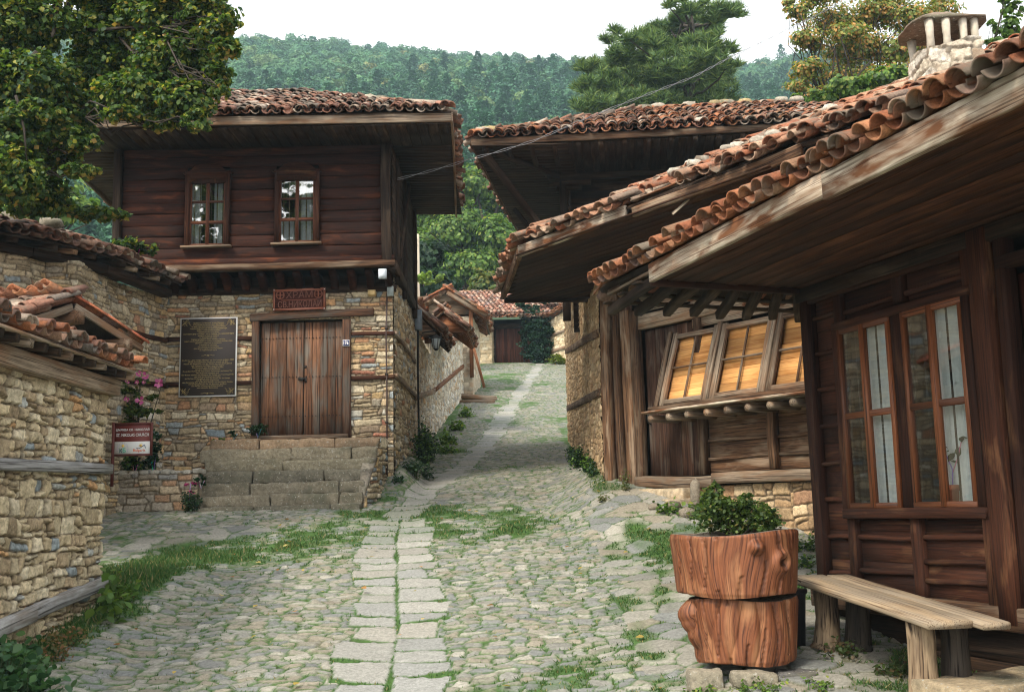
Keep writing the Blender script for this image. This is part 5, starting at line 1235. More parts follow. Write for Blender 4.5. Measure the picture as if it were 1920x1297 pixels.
# ================================================================== BARN BEHIND
def barn():
    r = root('dark_barn', (1.3, 20.5, 4.9), 'big dark timber upper house with broad tiled hip roof, behind the weathered shop house', 'house')
    A, B, D = np.array([-.66, 18.75]), np.array([8.6, 18.0]), np.array([.20, 24.9]); Cc = B + (D - A)
    ze = 8.12
    fb = MB(); plank(fb, (*A, ze - .06), (*B, ze - .06), .05, .12, seg=14, wob=.012); plank(fb, (*A, ze - .06), (*D, ze - .10), .05, .12, seg=10, wob=.012); fb.build('fascia', M_BARNW, r)
    sf = MB()
    for i in range(36):
        q = i / 36; a = A + (D - A) * q; plank(sf, (a[0] + .03, a[1], ze - .15), (a[0] + 1.75, a[1] - .12, ze - .19), .16, .022, seg=2, wob=.003)
    for i in range(50):
        a = A + (B - A) * ((i + 8) / 58); plank(sf, (a[0], a[1] + .05, ze - .15), (a[0] + .2, a[1] + 1.9, ze - .19), .158, .022, seg=2, wob=.003)
    sf.build('soffit', M_DARKW, r)
    for i in range(22):
        a = A + (B - A) * ((i + .6) / 22); b_ = MB(); plank(b_, (a[0], a[1] + .02, ze - .17), (a[0] + .1, a[1] + 1.0, ze - .21), .09, .10, seg=2, wob=.005); b_.build('rafter_end', M_DARKW, r)
    # walls: boarded gallery, posts with carved caps, struts
    w0 = np.array([1.08, 20.4]); d = (B - A) / np.linalg.norm(B - A); e = (D - A) / np.linalg.norm(D - A)
    bm = MB()
    for k in range(22): z = 4.9 + k * .15; plank(bm, (*(w0 + e * .35 + d * .1), z), (*(w0 + e * .35 + d * 7.5), z), .152, .03, (d[1], -d[0], 0), seg=3, wob=.002)
    bm.build('front_boarding', M_DARKW, r)
    bm = MB()
    for k in range(12): z = 6.3 + k * .15; plank(bm, (*(w0 + d * .1), z), (*(w0 + e * 4.6 + d * .1), z), .152, .03, (-e[1], e[0], 0), seg=3, wob=.002)
    bm.build('side_boarding', M_DARKW, r)
    for k, s in enumerate((0, 2.3, 4.6)):
        q = w0 + d * s; b_ = MB(); plank(b_, (*q, 5.0), (*q, 7.80), .15, .15, (0, -1, 0), seg=6, wob=.005); b_.build('gallery_post', M_DARKW, r)
        b_ = MB(); plank(b_, (*(q - d * .28), 7.74), (*(q + d * .55), 7.76), .14, .10, seg=3, wob=.006, ch=.02); plank(b_, (*(q - d * .14), 7.64), (*(q + d * .36), 7.66), .13, .09, seg=2, wob=.004, ch=.03); b_.build('post_cap', M_DARKW, r)
    b_ = MB(); plank(b_, (*(w0 - d * .3), 7.90), (*(w0 + d * 7.5), 7.90), .14, .16, seg=6, wob=.005); b_.build('top_beam', M_DARKW, r)
    b_ = MB(); plank(b_, (-.42, 18.95, ze - .22), (1.02, 20.6, 6.35), .12, .10, seg=4, wob=.008); b_.build('strut', M_DARKW, r)
    b_ = MB(); plank(b_, (.12, 22.6, ze - .25), (1.05, 22.3, 6.5), .12, .10, seg=4, wob=.008); b_.build('strut', M_DARKW, r)
    b_ = MB(); plank(b_, (-.2, 18.9, ze - .23), (w0[0] + .1, w0[1] + .2, ze - .24), .09, .10, seg=3, wob=.006); b_.build('corner_joist', M_DARKW, r)
    # roof
    sl = .47; dp = 3.3
    R1 = A + d * dp + e * dp; R2 = B - d * dp + e * dp; zr = ze + dp * sl
    dk = MB(); deck(dk, [(*A, ze), (*B, ze), (*R2, zr), (*R1, zr)], .05); deck(dk, [(*A, ze), (*R1, zr), (*D, ze - .02)], .05); deck(dk, [(*Cc, ze), (*D, ze), (*R1, zr), (*R2, zr)], .05); deck(dk, [(*B, ze), (*Cc, ze), (*R2, zr)], .05); dk.build('roof_boards', M_DARKW, r)
    tl = MB(); L = np.linalg.norm(B - A); sll = dp * math.sqrt(1 + sl * sl)
    d3 = (d[0], d[1], 0); e3 = (e[0], e[1], 0)
    nf = np.array([-d[1], d[0]])
    tiles(tl, (*(A - nf * .08), ze - .03), d3, (nf[0], nf[1], sl), L, sll, lambda u, s: dp * s / sll - .05 < u < L - dp * s / sll, pitch=.205, row=.27, r=.093, m=5, pal=TILECOL + TILEOLD, jit=1.4, mess=.55, seed=41)
    nl = np.array([e[1], -e[0]]); Ll = np.linalg.norm(D - A)
    tiles(tl, (*(D - nl * .08), ze - .05), (-e[0], -e[1], .003), (nl[0], nl[1], sl), Ll, sll, lambda u, s: u < Ll - dp * s / sll + .05 and u > dp * s / sll, pitch=.205, row=.27, r=.093, m=4, pal=TILEOLD, jit=1.4, mess=.5, seed=42)
    ridge_tiles(tl, (*A, ze + .07), (*R1, zr + .07), TILECOL, r=.11); ridge_tiles(tl, (*R1, zr + .07), (*R2, zr + .07), TILECOL, r=.11)
    tl.build('roof_tiles', M_TILE, r)
    st = MB(); rg = random.Random(2)
    for k in range(16):
        q = rg.random(); p = (np.array((*A, ze + .12)) * (1 - q) + np.array((*R1, zr + .14)) * q) if k < 6 else np.array((*R1, zr + .14)) + np.array([d[0], d[1], 0]) * rg.random() * 5
        rock(st, p, (.15, .10, .07), k, (.34, .26, .13) if k % 3 == 0 else (.33, .29, .23))
    st.build('ridge_stones', M_ROCK, r)
barn()

# ================================================================== BROWN HOUSE (right foreground)
def brown_house():
    r = root('brown_timber_house', (2.83, 10.0, .4), 'dark brown timber house with glazed casements and deep boarded eave, behind the bench', 'house')
    A = np.array([2.83, 10.04]); t = np.array([.3134, -.9496]); n = np.array([-.9496, -.3134])
    def W(s, o, z): q = A + t * s + n * o; return (q[0], q[1], z)
    N3 = (n[0], n[1], 0)
    Mw = M_BROWN
    def post(s, wd, z0, z1, o=.0, th=.12, seg=5, m=Mw, name='post'):
        b_ = MB(); plank(b_, W(s, o, z0), W(s, o, z1), wd, th, N3, seg=seg, wob=.003, ch=.008); return b_.build(name, m, r)
    def rail(s0, s1, z, h, o=.0, th=.10, name='rail', m=Mw, wob=.003):
        b_ = MB(); plank(b_, W(s0, o, z), W(s1, o, z), th, h, seg=6, wob=wob, ch=.008); return b_.build(name, m, r)
    # masonry footing and sill
    b_ = MB()
    for zz in (-.10, .14, .38): plank(b_, W(-.05, -.02, zz), W(5.5, -.02, zz), .04, .235, seg=8, wob=.006)
    b_.build('skirt_board', M_DARKW, r)
    mb = MB(); prism(mb, [W(-.05, -.1, 0)[:2], W(5.5, -.1, 0)[:2], W(5.5, -.6, 0)[:2], W(-.05, -.6, 0)[:2]], -.4, .52, (.16, .12, .08)); mb.build('footing', M_ROCK, r)
    rail(-.06, 5.5, .585, .17, .03, .16, 'sill_beam', M_BARNW, .006)
    # posts
    post(.05, .12, .64, 3.40, .02); post(.52, .10, .64, 3.40, .0, .10); post(1.36, .11, .64, 1.30, .0, .10); post(2.20, .10, .64, 3.42, .02); post(2.36, .18, .55, 3.42, .04, .15)
    post(1.36, .13, 3.06, 3.36, .0, .10)
    rail(-.06, 5.5, 3.375, .13, .02, .14, 'top_beam', M_DARKW); rail(.1, 2.3, 3.30, .05, .05, .05, 'moulding', M_BROWN)
    # boarded panels with battens
    def panel(s0, s1, z0, z1, bats, o=-.03, bm=Mw):
        b_ = MB(); z = z0
        while z < z1 - .03:
            hh = min(.26, z1 - z); plank(b_, W(s0, o, z + hh / 2), W(s1, o, z + hh / 2), hh, .025, N3, seg=2, wob=.001); z += hh
        b_.build('wall_panel', bm, r)
        for zz in bats:
            q = MB(); plank(q, W(s0, o + .03, zz), W(s1, o + .03, zz + .005), .045, .045, seg=5, wob=.005, ch=.012); q.build('batten', Mw, r)
    panel(.11, .47, .66, 3.32, [.80, 1.12, 1.45, 1.78, 2.12, 2.46, 2.80, 3.14]); panel(.57, 1.31, .66, 1.27, [.84, 1.12]); panel(1.41, 2.16, .66, 1.27, [.80, .95, 1.14]); panel(.57, 2.16, 3.05, 3.33, [3.12])
    # window group
    rail(.50, 2.23, 1.33, .085, .06, .10, 'window_sill'); rail(.50, 2.23, 2.99, .075, .05, .10, 'window_head')
    for s in (.525, 2.18): post(s, .085, 1.30, 3.02, .055, .08, name='window_jamb')
    post(1.355, .15, 1.37, 2.96, .04, .08, name='window_mullion')
    for (a, b) in ((.565, 1.275), (1.435, 2.14)):
        fm = MB()
        for s in (a + .02, b - .02): plank(fm, W(s, .075, 1.375), W(s, .075, 2.955), .045, .045, N3, wob=.001)
        for z in (1.395, 2.935): plank(fm, W(a, .075, z), W(b, .075, z), .045, .05)
        m_ = (a + b) / 2; plank(fm, W(m_, .082, 1.38), W(m_, .082, 2.95), .062, .05, N3, wob=.001)
        plank(fm, W(a, .074, 2.175), W(b, .074, 2.175), .04, .055); win = fm.build('window', M_CASE, r)
        g_ = MB(); v = [W(a, .07, 1.38), W(b, .072, 1.38), W(b, .070, 2.95), W(a, .073, 2.95)]; g_.add(v, [(3, 2, 1, 0)]); g_.build('pane', M_GLASS2, win)
        br = MB()
        for i in range(5): s = a + (b - a) * (i + .5) / 5; plank(br, W(s, .05, 1.36), W(s, .05, 2.97), .016, .016, N3)
        br.build('window_bar', M_IRON, win)
        cu = MB(); ss = np.linspace(a + .23, b - .18, 40); vs = []
        for z in (1.36, 2.98): vs += [W(s, -.04 + .012 * math.sin(i * .95), z) for i, s in enumerate(ss)]
        cu.add(vs, [(i + 1, i, i + 40, i + 41) for i in range(39)]); cu.build('curtain', M_CURT, win, smooth=True)
    # room behind
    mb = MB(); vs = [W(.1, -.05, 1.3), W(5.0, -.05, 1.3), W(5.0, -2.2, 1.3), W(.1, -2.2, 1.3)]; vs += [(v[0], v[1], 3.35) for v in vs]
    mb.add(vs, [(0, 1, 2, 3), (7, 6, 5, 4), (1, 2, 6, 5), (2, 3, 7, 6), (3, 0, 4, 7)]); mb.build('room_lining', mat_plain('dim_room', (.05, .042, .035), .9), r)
    # door bay past the second post
    panel_o = MB()
    for i in range(9): plank(panel_o, W(2.60 + i * .13, -.10, .62), W(2.60 + i * .13, -.10, 3.05), .125, .035, N3, seg=2, wob=.001)
    door = panel_o.build('door', mat_wood('dark_red_door', (.035, .010, .006), (.10, .028, .014), None, rough=.5, spec=.4), r)
    h_ = MB(); ring = [W(2.62 + .0 + .05 * math.cos(a), -.055, 1.55 + .06 * math.sin(a)) for a in np.linspace(0, 2 * math.pi, 13)]; tube(h_, ring, .008, 6, cap=False); h_.build('door_ring', M_IRON, door)
    post(2.53, .10, .55, 3.35, .01, .12, name='door_jamb'); rail(2.5, 5.5, 3.13, .10, .02, .1, 'door_head')
    post(3.86, .14, .55, 3.35, .02, .12); panel(3.92, 5.5, .66, 3.35, [1.0, 1.5, 2.0, 2.5, 3.0])
    # side wall round the far corner
    b_ = MB(); q0 = A - t * .0
    for k in range(11): z = .7 + k * .25; plank(b_, (*(A - n * .05), z), (*(A - n * 4.5), z + .0), .25, .03, (-t[0], -t[1], 0), seg=2)
    b_.build('side_boarding', Mw, r)
    # eave
    zs = 3.46
    F0, F1 = np.array([1.27, 9.45]), np.array([1.27 + .3300 * 6.5, 9.45 - 6.5])
    def Fp(q): return F0 + (F1 - F0) * q
    c0 = np.array([.92, 10.62]); c1 = np.array([3.30, 11.42])
    sf = MB()
    K = 11; fd = (F1 - F0) / np.linalg.norm(F1 - F0)
    for i in range(K):                                     # boards run along the eave
        o = (i + .5) / K; p = F0 * (1 - o) + (A + n * .02) * o; e_ = F1 * (1 - o) + (np.array(W(7.0, .02, 0)[:2])) * o
        plank(sf, (*p, zs - .004 * (i % 3)), (*e_, zs - .004 * (i % 3)), 1.64 / K - .007, .022, seg=8, wob=.002)
    sf.build('soffit', mat_wood('eave_boards', (.022, .008, .0032), (.098, .034, .013), (.14, .056, .024), .22, streak=.3), r)
    fb = MB(); plank(fb, (*(F0 + fd * .02), zs + .05), (*Fp(.40), zs + .07), .05, .17, seg=10, wob=.006); plank(fb, (*Fp(.395), zs + .055), (*Fp(1), zs + .075), .055, .185, seg=14, wob=.006); fb.build('fascia', M_FASC, r)
    fb = MB(); plank(fb, (*(c0 + [.08, -.05]), zs + .09), (*Fp(.45), zs + .13), .05, .03, seg=10, wob=.008); plank(fb, (*Fp(.44), zs + .13), (*Fp(1), zs + .15), .05, .04, seg=12, wob=.006); fb.build('tile_batten', M_GREYW, r)
    b_ = MB(); plank(b_, (*(F0 - fd * .0), zs - .03), (*A, zs - .03), .05, .07, seg=4, wob=.003); b_.build('soffit_edge', M_BROWN, r)
    dirc = (c1 - c0) / np.linalg.norm(c1 - c0)
    for i in range(8):                                     # open rafters past the boarded part, running out to the end eave
        q = (i + .3) / 8; a = F0 * (1 - q) + A * q + np.array([.05, 0]); b = c0 * (1 - q) + c1 * q
        b_ = MB(); plank(b_, (*a, zs + .02), (*b, zs - .06), .09, .09, seg=3, wob=.008, ch=.012); b_.build('rafter', M_DARKW, r)
    b_ = MB()
    for q in (.3, .62, .93):
        a = F0 * (1 - q) + c0 * q; b = A * (1 - q) + c1 * q; plank(b_, (*a, zs + .045 - .05 * q), (*b, zs + .045 - .05 * q), .13, .02, seg=5, wob=.006)
    b_.build('roof_lath', M_DARKW, r)
    # roof planes
    sl = .45; ze = 3.62
    nf = np.array([.9496, .3134]); L1 = 9.5
    e0 = c0 - np.array([.02, .0]); fdir = fd
    dpt = 3.6
    ne = -np.array([-dirc[1], dirc[0]])                   # inward from the end eave (towards the camera side)
    H = e0 + nf * dpt + fd * dpt * .9
    dk = MB(); deck(dk, [(*e0, ze), (*(e0 + fd * L1), ze), (*(e0 + fd * L1 + nf * dpt), ze + dpt * sl), (*H, ze + dpt * sl)], .05)
    e1 = e0 + dirc * 7.2; deck(dk, [(*e0, ze), (*H, ze + dpt * sl), (*(e1 + ne * dpt - dirc * dpt), ze + dpt * sl), (*e1, ze)], .05); dk.build('roof_boards', M_DARKW, r)
    tl = MB(); S = np.array([nf[0], nf[1], sl]); sll = dpt * math.sqrt(1 + sl * sl)
    tiles(tl, (*(e0 - nf * .09), ze - .03), (fd[0], fd[1], 0), S, L1, sll, lambda u, s: u > .9 * s * dpt / sll - .1, pitch=.170, row=.30, r=.088, th=.012, m=9, pal=TILECOL, jit=1.2, mess=.3, seed=51, L=.46)
    tiles(tl, (*(e1 - ne * .09), ze - .09), (-dirc[0], -dirc[1], 0), (ne[0], ne[1], sl), 7.2, sll, lambda u, s: u < 7.2 - .9 * s * dpt / sll + .1, pitch=.185, row=.30, r=.092, th=.013, m=7, pal=TILECOL, jit=1.6, mess=.4, seed=52, L=.46)
    ridge_tiles(tl, (*(e0 - [.05, -.05]), ze + .06), (*H, ze + dpt * sl + .07), TILECOL, r=.12, m=8)
    tl.build('roof_tiles', M_TILE, r)
    # chimney
    ch = [(4.40, 10.75), (5.12, 10.75), (5.16, 11.45), (4.40, 11.45)]
    stone_wall('chimney', [(4.52, 11.4), (4.52, 10.75), (5.06, 10.75), (5.06, 11.4)], 4.6, lambda u: 6.24 + .05 * math.sin(u * 7), M_WALL, r, res=.014, seed=88, side=1, rows=(.12, .22), wid=(.2, .4), pal=[((.46, .40, .31), 5), ((.38, .32, .24), 3), ((.55, .50, .42), 2), ((.32, .24, .17), 1)], depth=.022, mortar=(.30, .26, .20), rough=1.8)
    chm = [o for o in bpy.data.objects if o.name.startswith('chimney') and o.parent == r][0]
    mb = MB(); prism(mb, [(4.55, 10.79), (5.03, 10.79), (5.03, 11.38), (4.55, 11.38)], 4.6, 6.20, (.5, .45, .37)); mb.build('chimney_core', M_PLASTER, chm)
    for (x_, y_) in ((4.54, 10.80), (4.71, 10.78), (4.90, 10.80), (5.03, 10.82), (4.98, 11.35), (4.56, 11.35), (5.03, 11.1)):
        mb = MB(); tube(mb, [(x_, y_, 6.12), (x_ + .005, y_, 6.32), (x_, y_, 6.53)], [.046, .038, .050], 9, jit=.08); mb.build('cap_pillar', M_PLASTER, chm)
    mb = MB(); rg = random.Random(3)
    ring = []; N_ = 22
    for k in range(N_):
        a = 2 * math.pi * k / N_; rr = .47 / max(abs(math.cos(a)), abs(math.sin(a))) ** .75 * (.92 + .06 * rg.random()); ring.append((4.79 + rr * math.cos(a) * .93, 11.1 + rr * math.sin(a) * .85))
    top = [(4.79 + (p[0] - 4.79) * .35, 11.1 + (p[1] - 11.1) * .35) for p in ring]
    vs = [(p[0], p[1], 6.50 + .015 * rg.random()) for p in ring] + [(p[0], p[1], 6.522 + .015 * rg.random()) for p in ring] + [(p[0], p[1], 6.66 + .02 * rg.random()) for p in top] + [(4.8, 11.1, 6.68)]
    fs = [tuple(range(N_ - 1, -1, -1))] + [(k, (k + 1) % N_, (k + 1) % N_ + N_, k + N_) for k in range(N_)] + [(k + N_, (k + 1) % N_ + N_, (k + 1) % N_ + 2 * N_, k + 2 * N_) for k in range(N_)] + [(k + 2 * N_, (k + 1) % N_ + 2 * N_, 3 * N_) for k in range(N_)]
    mb.add(vs, fs, (.20, .15, .11)); mb.build('chimney_cap', M_ROCK, chm)
    return W
BW = brown_house()

def potted_plant():
    W = BW; q = W(1.80, .012, 1.41); r = root('potted_plant', q, 'small leafy plant in a terracotta pot standing inside the right shop window', 'potted plant')
    mb = MB(); tube(mb, [(q[0], q[1], 1.385), (q[0], q[1], 1.50), (q[0], q[1], 1.502), (q[0], q[1], 1.545)], [.034, .043, .050, .052], 16); mb.build('pot', mat_plain('terracotta', (.34, .10, .055), .8), r)
    st = MB(); tube(st, [(q[0], q[1], 1.54), (q[0] + .01, q[1], 1.66), (q[0] - .02, q[1] + .03, 1.78)], [.006, .005, .004], 5); tube(st, [(q[0] + .01, q[1], 1.64), (q[0] + .04, q[1] - .05, 1.76), (q[0] + .06, q[1] - .09, 1.88)], .004, 5); tube(st, [(q[0], q[1], 1.6), (q[0] - .04, q[1] + .06, 1.72)], .003, 5); st.build('stem', M_GRASS, r)
    lf = MB(); pts = np.array([(q[0] - .02, q[1] + .03, 1.80), (q[0] - .05, q[1] + .07, 1.73), (q[0] + .02, q[1] - .02, 1.72), (q[0] + .06, q[1] - .09, 1.89), (q[0] + .05, q[1] - .05, 1.80), (q[0] - .03, q[1] + .05, 1.84), (q[0] + .01, q[1], 1.76), (q[0] + .07, q[1] - .12, 1.90)])
    leaves(lf, pts, .065, G_DARK, 4); lf.build('leaves', M_LEAF, r)
potted_plant()

# ================================================================== LOG PLANTER, BENCH, DOORSTEP
def log_shape(mb, cx, cy, z0, z1, ra, rb, seed, knots=(), tilt=0, ridges=0.0, top=None, n=300, m=48):
    """a bark-stripped trunk section: radius varies with angle and height; knots = (angle, height, radius, height of the bump)"""
    vs, gs, cs = [], [], []
    for j in range(m + 1):
        q = j / m
        for i in range(n):
            a = 2 * math.pi * i / n; r_ = ra + (rb - ra) * q
            r_ *= 1 + .03 * math.sin(2 * a + seed) + .02 * math.sin(3 * a + 1.3 * seed) + .004 * math.sin(23 * a + q * 2) + .003 * math.sin(41 * a + 3 * q)
            r_ += ridges * (abs(math.sin(a * 8 + 1.2 * math.sin(q * 2.5 + a * 2))) ** .45 - .5) * (.5 + .5 * math.cos(a - math.radians(235)))
            dk = 1.0
            for (ka, kq, kr, kh) in knots:
                d = math.hypot(math.atan2(math.sin(a - ka), math.cos(a - ka)) * r_, (q - kq) * (z1 - z0)) / kr
                if kh > 0: r_ += kh * max(0, 1 - d * d) ** 1.2 if d < 1 else 0
                else:
                    r_ += .04 * math.exp(-(d - 1) ** 2 * 3) + kh * max(0, 1 - (d / .55) ** 2) if d < 3 else 0
                    if d < .5: dk = .12
                if d < 1.3: dk *= .55 + .45 * abs(math.sin(d * 8))
            for ca in (3.72, 4.02, 4.25, 4.58, 4.91, 5.20, 5.5, 3.4):          # drying cracks
                dd = abs(math.atan2(math.sin(a - ca - .04 * math.sin(q * 6 + ca)), math.cos(a - ca - .04 * math.sin(q * 6 + ca))))
                if dd < .024 and math.sin(ca * 17 + q * 3) > -.35: r_ -= .014; dk *= .12
            zz = z0 + (z1 - z0) * q + (tilt * math.cos(a) * r_) * q * 1.0 + (.012 * math.sin(a * 3 + seed) if q in (0, 1) else 0)
            e = .018 * (max(0, 1 - q * 22) + max(0, 1 - (1 - q) * 22)) * .6
            vs.append((cx + (r_ - e) * math.cos(a), cy + (r_ - e) * math.sin(a), zz)); gs.append((q * (z1 - z0) + seed, (ra + rb) * .5 * a + .03 * math.sin(q * 3 + a * 3) + seed, 0)); cs.append((.45 * dk + .05,) * 3)
    fs = [(j * n + i, j * n + (i + 1) % n, (j + 1) * n + (i + 1) % n, (j + 1) * n + i) for j in range(m) for i in range(n)]
    mb.add(vs, fs, cs, gs)
    return np.array(vs)[-n:], np.array(vs)[:n]
def cap_disc(mb, ring, inner=None, depth=0):
    n = len(ring); c = ring.mean(0)
    if inner is None:
        mb.add(np.vstack([ring, c]), [(i, (i + 1) % n, n) for i in range(n)], (.5, .5, .5), np.vstack([ring, c])[:, [2, 0, 1]] * [1, .4, .4])
    else:
        r2 = c + (ring - c) * inner; r3 = r2 - [0, 0, depth]
        mb.add(np.vstack([ring, r2, r3, c - [0, 0, depth]]), [(i, (i + 1) % n, n + (i + 1) % n, n + i) for i in range(n)] + [(n + i, n + (i + 1) % n, 2 * n + (i + 1) % n, 2 * n + i) for i in range(n)] + [(2 * n + i, 2 * n + (i + 1) % n, 3 * n) for i in range(n)], (.4, .4, .4))
MLOGTOP = mat_wood('cut_log_top', (.12, .10, .085), (.28, .24, .19), None, gscale=.3)
def log_planter():
    cx, cy = 1.74, 8.62
    r = root('stump_pedestal', (1.76, 8.6, .2), 'reddish varnished tree stump with burls and deep folds, set on flat stones as a pedestal', 'tree stump')
    mb = MB(); top, bot = log_shape(mb, 1.765, 8.6, .235, .715, .365, .405, 2.1, knots=((math.radians(183), .72, .13, .10), (math.radians(190), .42, .11, .05)), ridges=.034)
    mb.build('stump', M_LOG, r, smooth=True); mb = MB(); cap_disc(mb, top); mb.build('cut_top', MLOGTOP, r)
    r = root('log_planter', (cx, cy, .74), 'wide section of reddish varnished trunk hollowed as a planter, lying on the stump pedestal', 'planter')
    mb = MB(); top, bot = log_shape(mb, 1.735, cy, .745, 1.215, .475, .515, 4.4, knots=((math.radians(276), .78, .065, .085), (math.radians(300), .52, .06, -.05)), tilt=.035)
    mb.build('trunk_section', M_LOG, r, smooth=True); mb = MB(); cap_disc(mb, top, .84, .07); mb.build('hollow_rim', MLOGTOP, r)
    for i, (x, y, sx, sy, sz, lab) in enumerate(((1.40, 8.30, .13, .09, .075, 'pale chunky prop stone under the left side of the stump'), (1.76, 8.24, .17, .08, .06, 'long flat prop stone under the front of the stump'), (2.10, 8.40, .15, .12, .05, 'darker slate prop under the right side of the stump'))):
        mb = MB(); slab_block(mb, x - sx, x + sx, y - sy, y + sy, gzf(x, y) - .03, .215 - .02 * i, i + 60, (.27, .24, .18) if i < 2 else (.12, .115, .11), .025, .02); o = mb.build('prop_stone', M_ROCK, None, smooth=True); tag(o, lab, 'stone', 'flat stones under the stump')
    # the box shrub growing in it
    r = root('box_shrub', (1.78, 8.75, 1.1), 'round glossy evergreen shrub growing from the hollow top of the log planter', 'shrub')
    bl = [((1.72, 8.85, 1.34), (.25, .22, .17)), ((1.98, 8.80, 1.30), (.17, .16, .12)), ((1.60, 8.9, 1.44), (.13, .13, .15)), ((1.86, 8.85, 1.42), (.16, .15, .10)), ((1.66, 8.9, 1.56), (.07, .07, .08)), ((2.06, 8.8, 1.27), (.10, .1, .08))]
    lf = MB(); leaves(lf, blob_pts(bl, 5200, 9, .5, .22), .030, [((.08, .135, .035), 5), ((.055, .10, .030), 4), ((.13, .19, .045), 3), ((.20, .18, .06), .8), ((.03, .06, .02), 1.6)], 9); lf.build('leaves', M_LEAF, r)
    st = MB()
    for b in bl: tube(st, limb_path((1.78, 8.78, 1.14), b[0], 4, seed=3), [.012, .009, .006, .004], 5)
    st.build('stem', M_BARK, r)
log_planter()

def bench():
    r = root('plank_bench', (2.6, 8.2, .2), 'rustic bench of two pale planks on log legs along the brown timber house', 'bench')
    fa, fn = np.array([2.33, 9.35]), np.array([2.66, 7.14]); d = (fn - fa) / np.linalg.norm(fn - fa); s = np.array([-d[1], d[0]])
    za, zn = .795, .625
    L = np.linalg.norm(fn - fa)
    def Q(u, o, z=0): q = fa + d * u + s * o; return (q[0], q[1], za + (zn - za) * u / L + z)
    b_ = MB(); plank(b_, Q(0, .16), Q(L, .16), .32, .055, seg=10, wob=.004, ch=.01); b_.build('seat_plank', M_BENCH, r)
    b_ = MB(); plank(b_, Q(.03, .425), Q(L + .10, .425), .20, .05, seg=10, wob=.004, ch=.01); b_.build('seat_plank', M_BENCH, r)
    M_LEGP = mat_wood('pale_log', (.15, .10, .06), (.40, .30, .19), (.10, .07, .05), .3, gscale=.6)
    for k, (u, o, m_) in enumerate(((L - .33, .13, M_LEGP), (L - .38, .40, M_BARK), (.38, .15, M_LEGP), (.42, .40, M_BARK))):
        x, y, z = Q(u, o, -.03); zg = gzf(x, y) - .02
        b_ = MB(); tube(b_, [(x + .0, y, z), (x + .004, y, z - .12), (x + .0, y, (z + zg) / 2), (x - .015, y - .01, zg + .06), (x - .03, y - .015, zg)], [.095, .088, .095, .11, .145], 18, jit=.09); b_.build('leg', m_, r, smooth=True)
bench()
def doorstep():
    mb = MB(); slab_block(mb, 0, 1.7, 0, .62, .04, .255, 91, (.34, .27, .175), .03, .013)
    for k in range(len(mb.v)):
        v = mb.v[k]; o = np.array([2.83, 6.93]); tt = np.array([.36, -.933]); nn = np.array([.933, .36]); q = o + v[:, 1:2] * -tt * 0 + v[:, :1] * nn * .9 + v[:, 1:2] * tt * -.9; mb.v[k] = np.c_[q, v[:, 2]]
    mb.f = [f[:, ::-1] for f in mb.f]
    r = root('door_step', (3.2, 6.8, 0), 'low sandy stone slab step in front of the house door at the bench end', 'step')
    mb.build('upper_slab', M_ROCK, r, smooth=True)
    mb = MB(); slab_block(mb, 2.7, 4.4, 6.6, 7.4, -.25, .045, 92, (.26, .22, .16), .04, .013); mb.build('lower_slab', M_ROCK, r, smooth=True)
doorstep()
def bucket():
    r = root('black_bucket', (2.20, 9.0, .2), 'black plastic bucket half hidden behind the stump pedestal', 'bucket')
    mb = MB(); z = gzf(2.3, 9.05); tube(mb, [(2.27, 9.1, z), (2.27, 9.1, z + .42), (2.27, 9.1, z + .43), (2.27, 9.1, z + .46)], [.10, .125, .14, .14], 18); mb.build('pail', mat_plain('black_plastic', (.018, .018, .02), .5), r)
    mb = MB(); tube(mb, [(2.27 + .13 * math.cos(a), 9.1, z + .45 + .1 * math.sin(a)) for a in np.linspace(0, math.pi, 9)], .005, 5); mb.build('handle', M_IRON, r)
bucket()

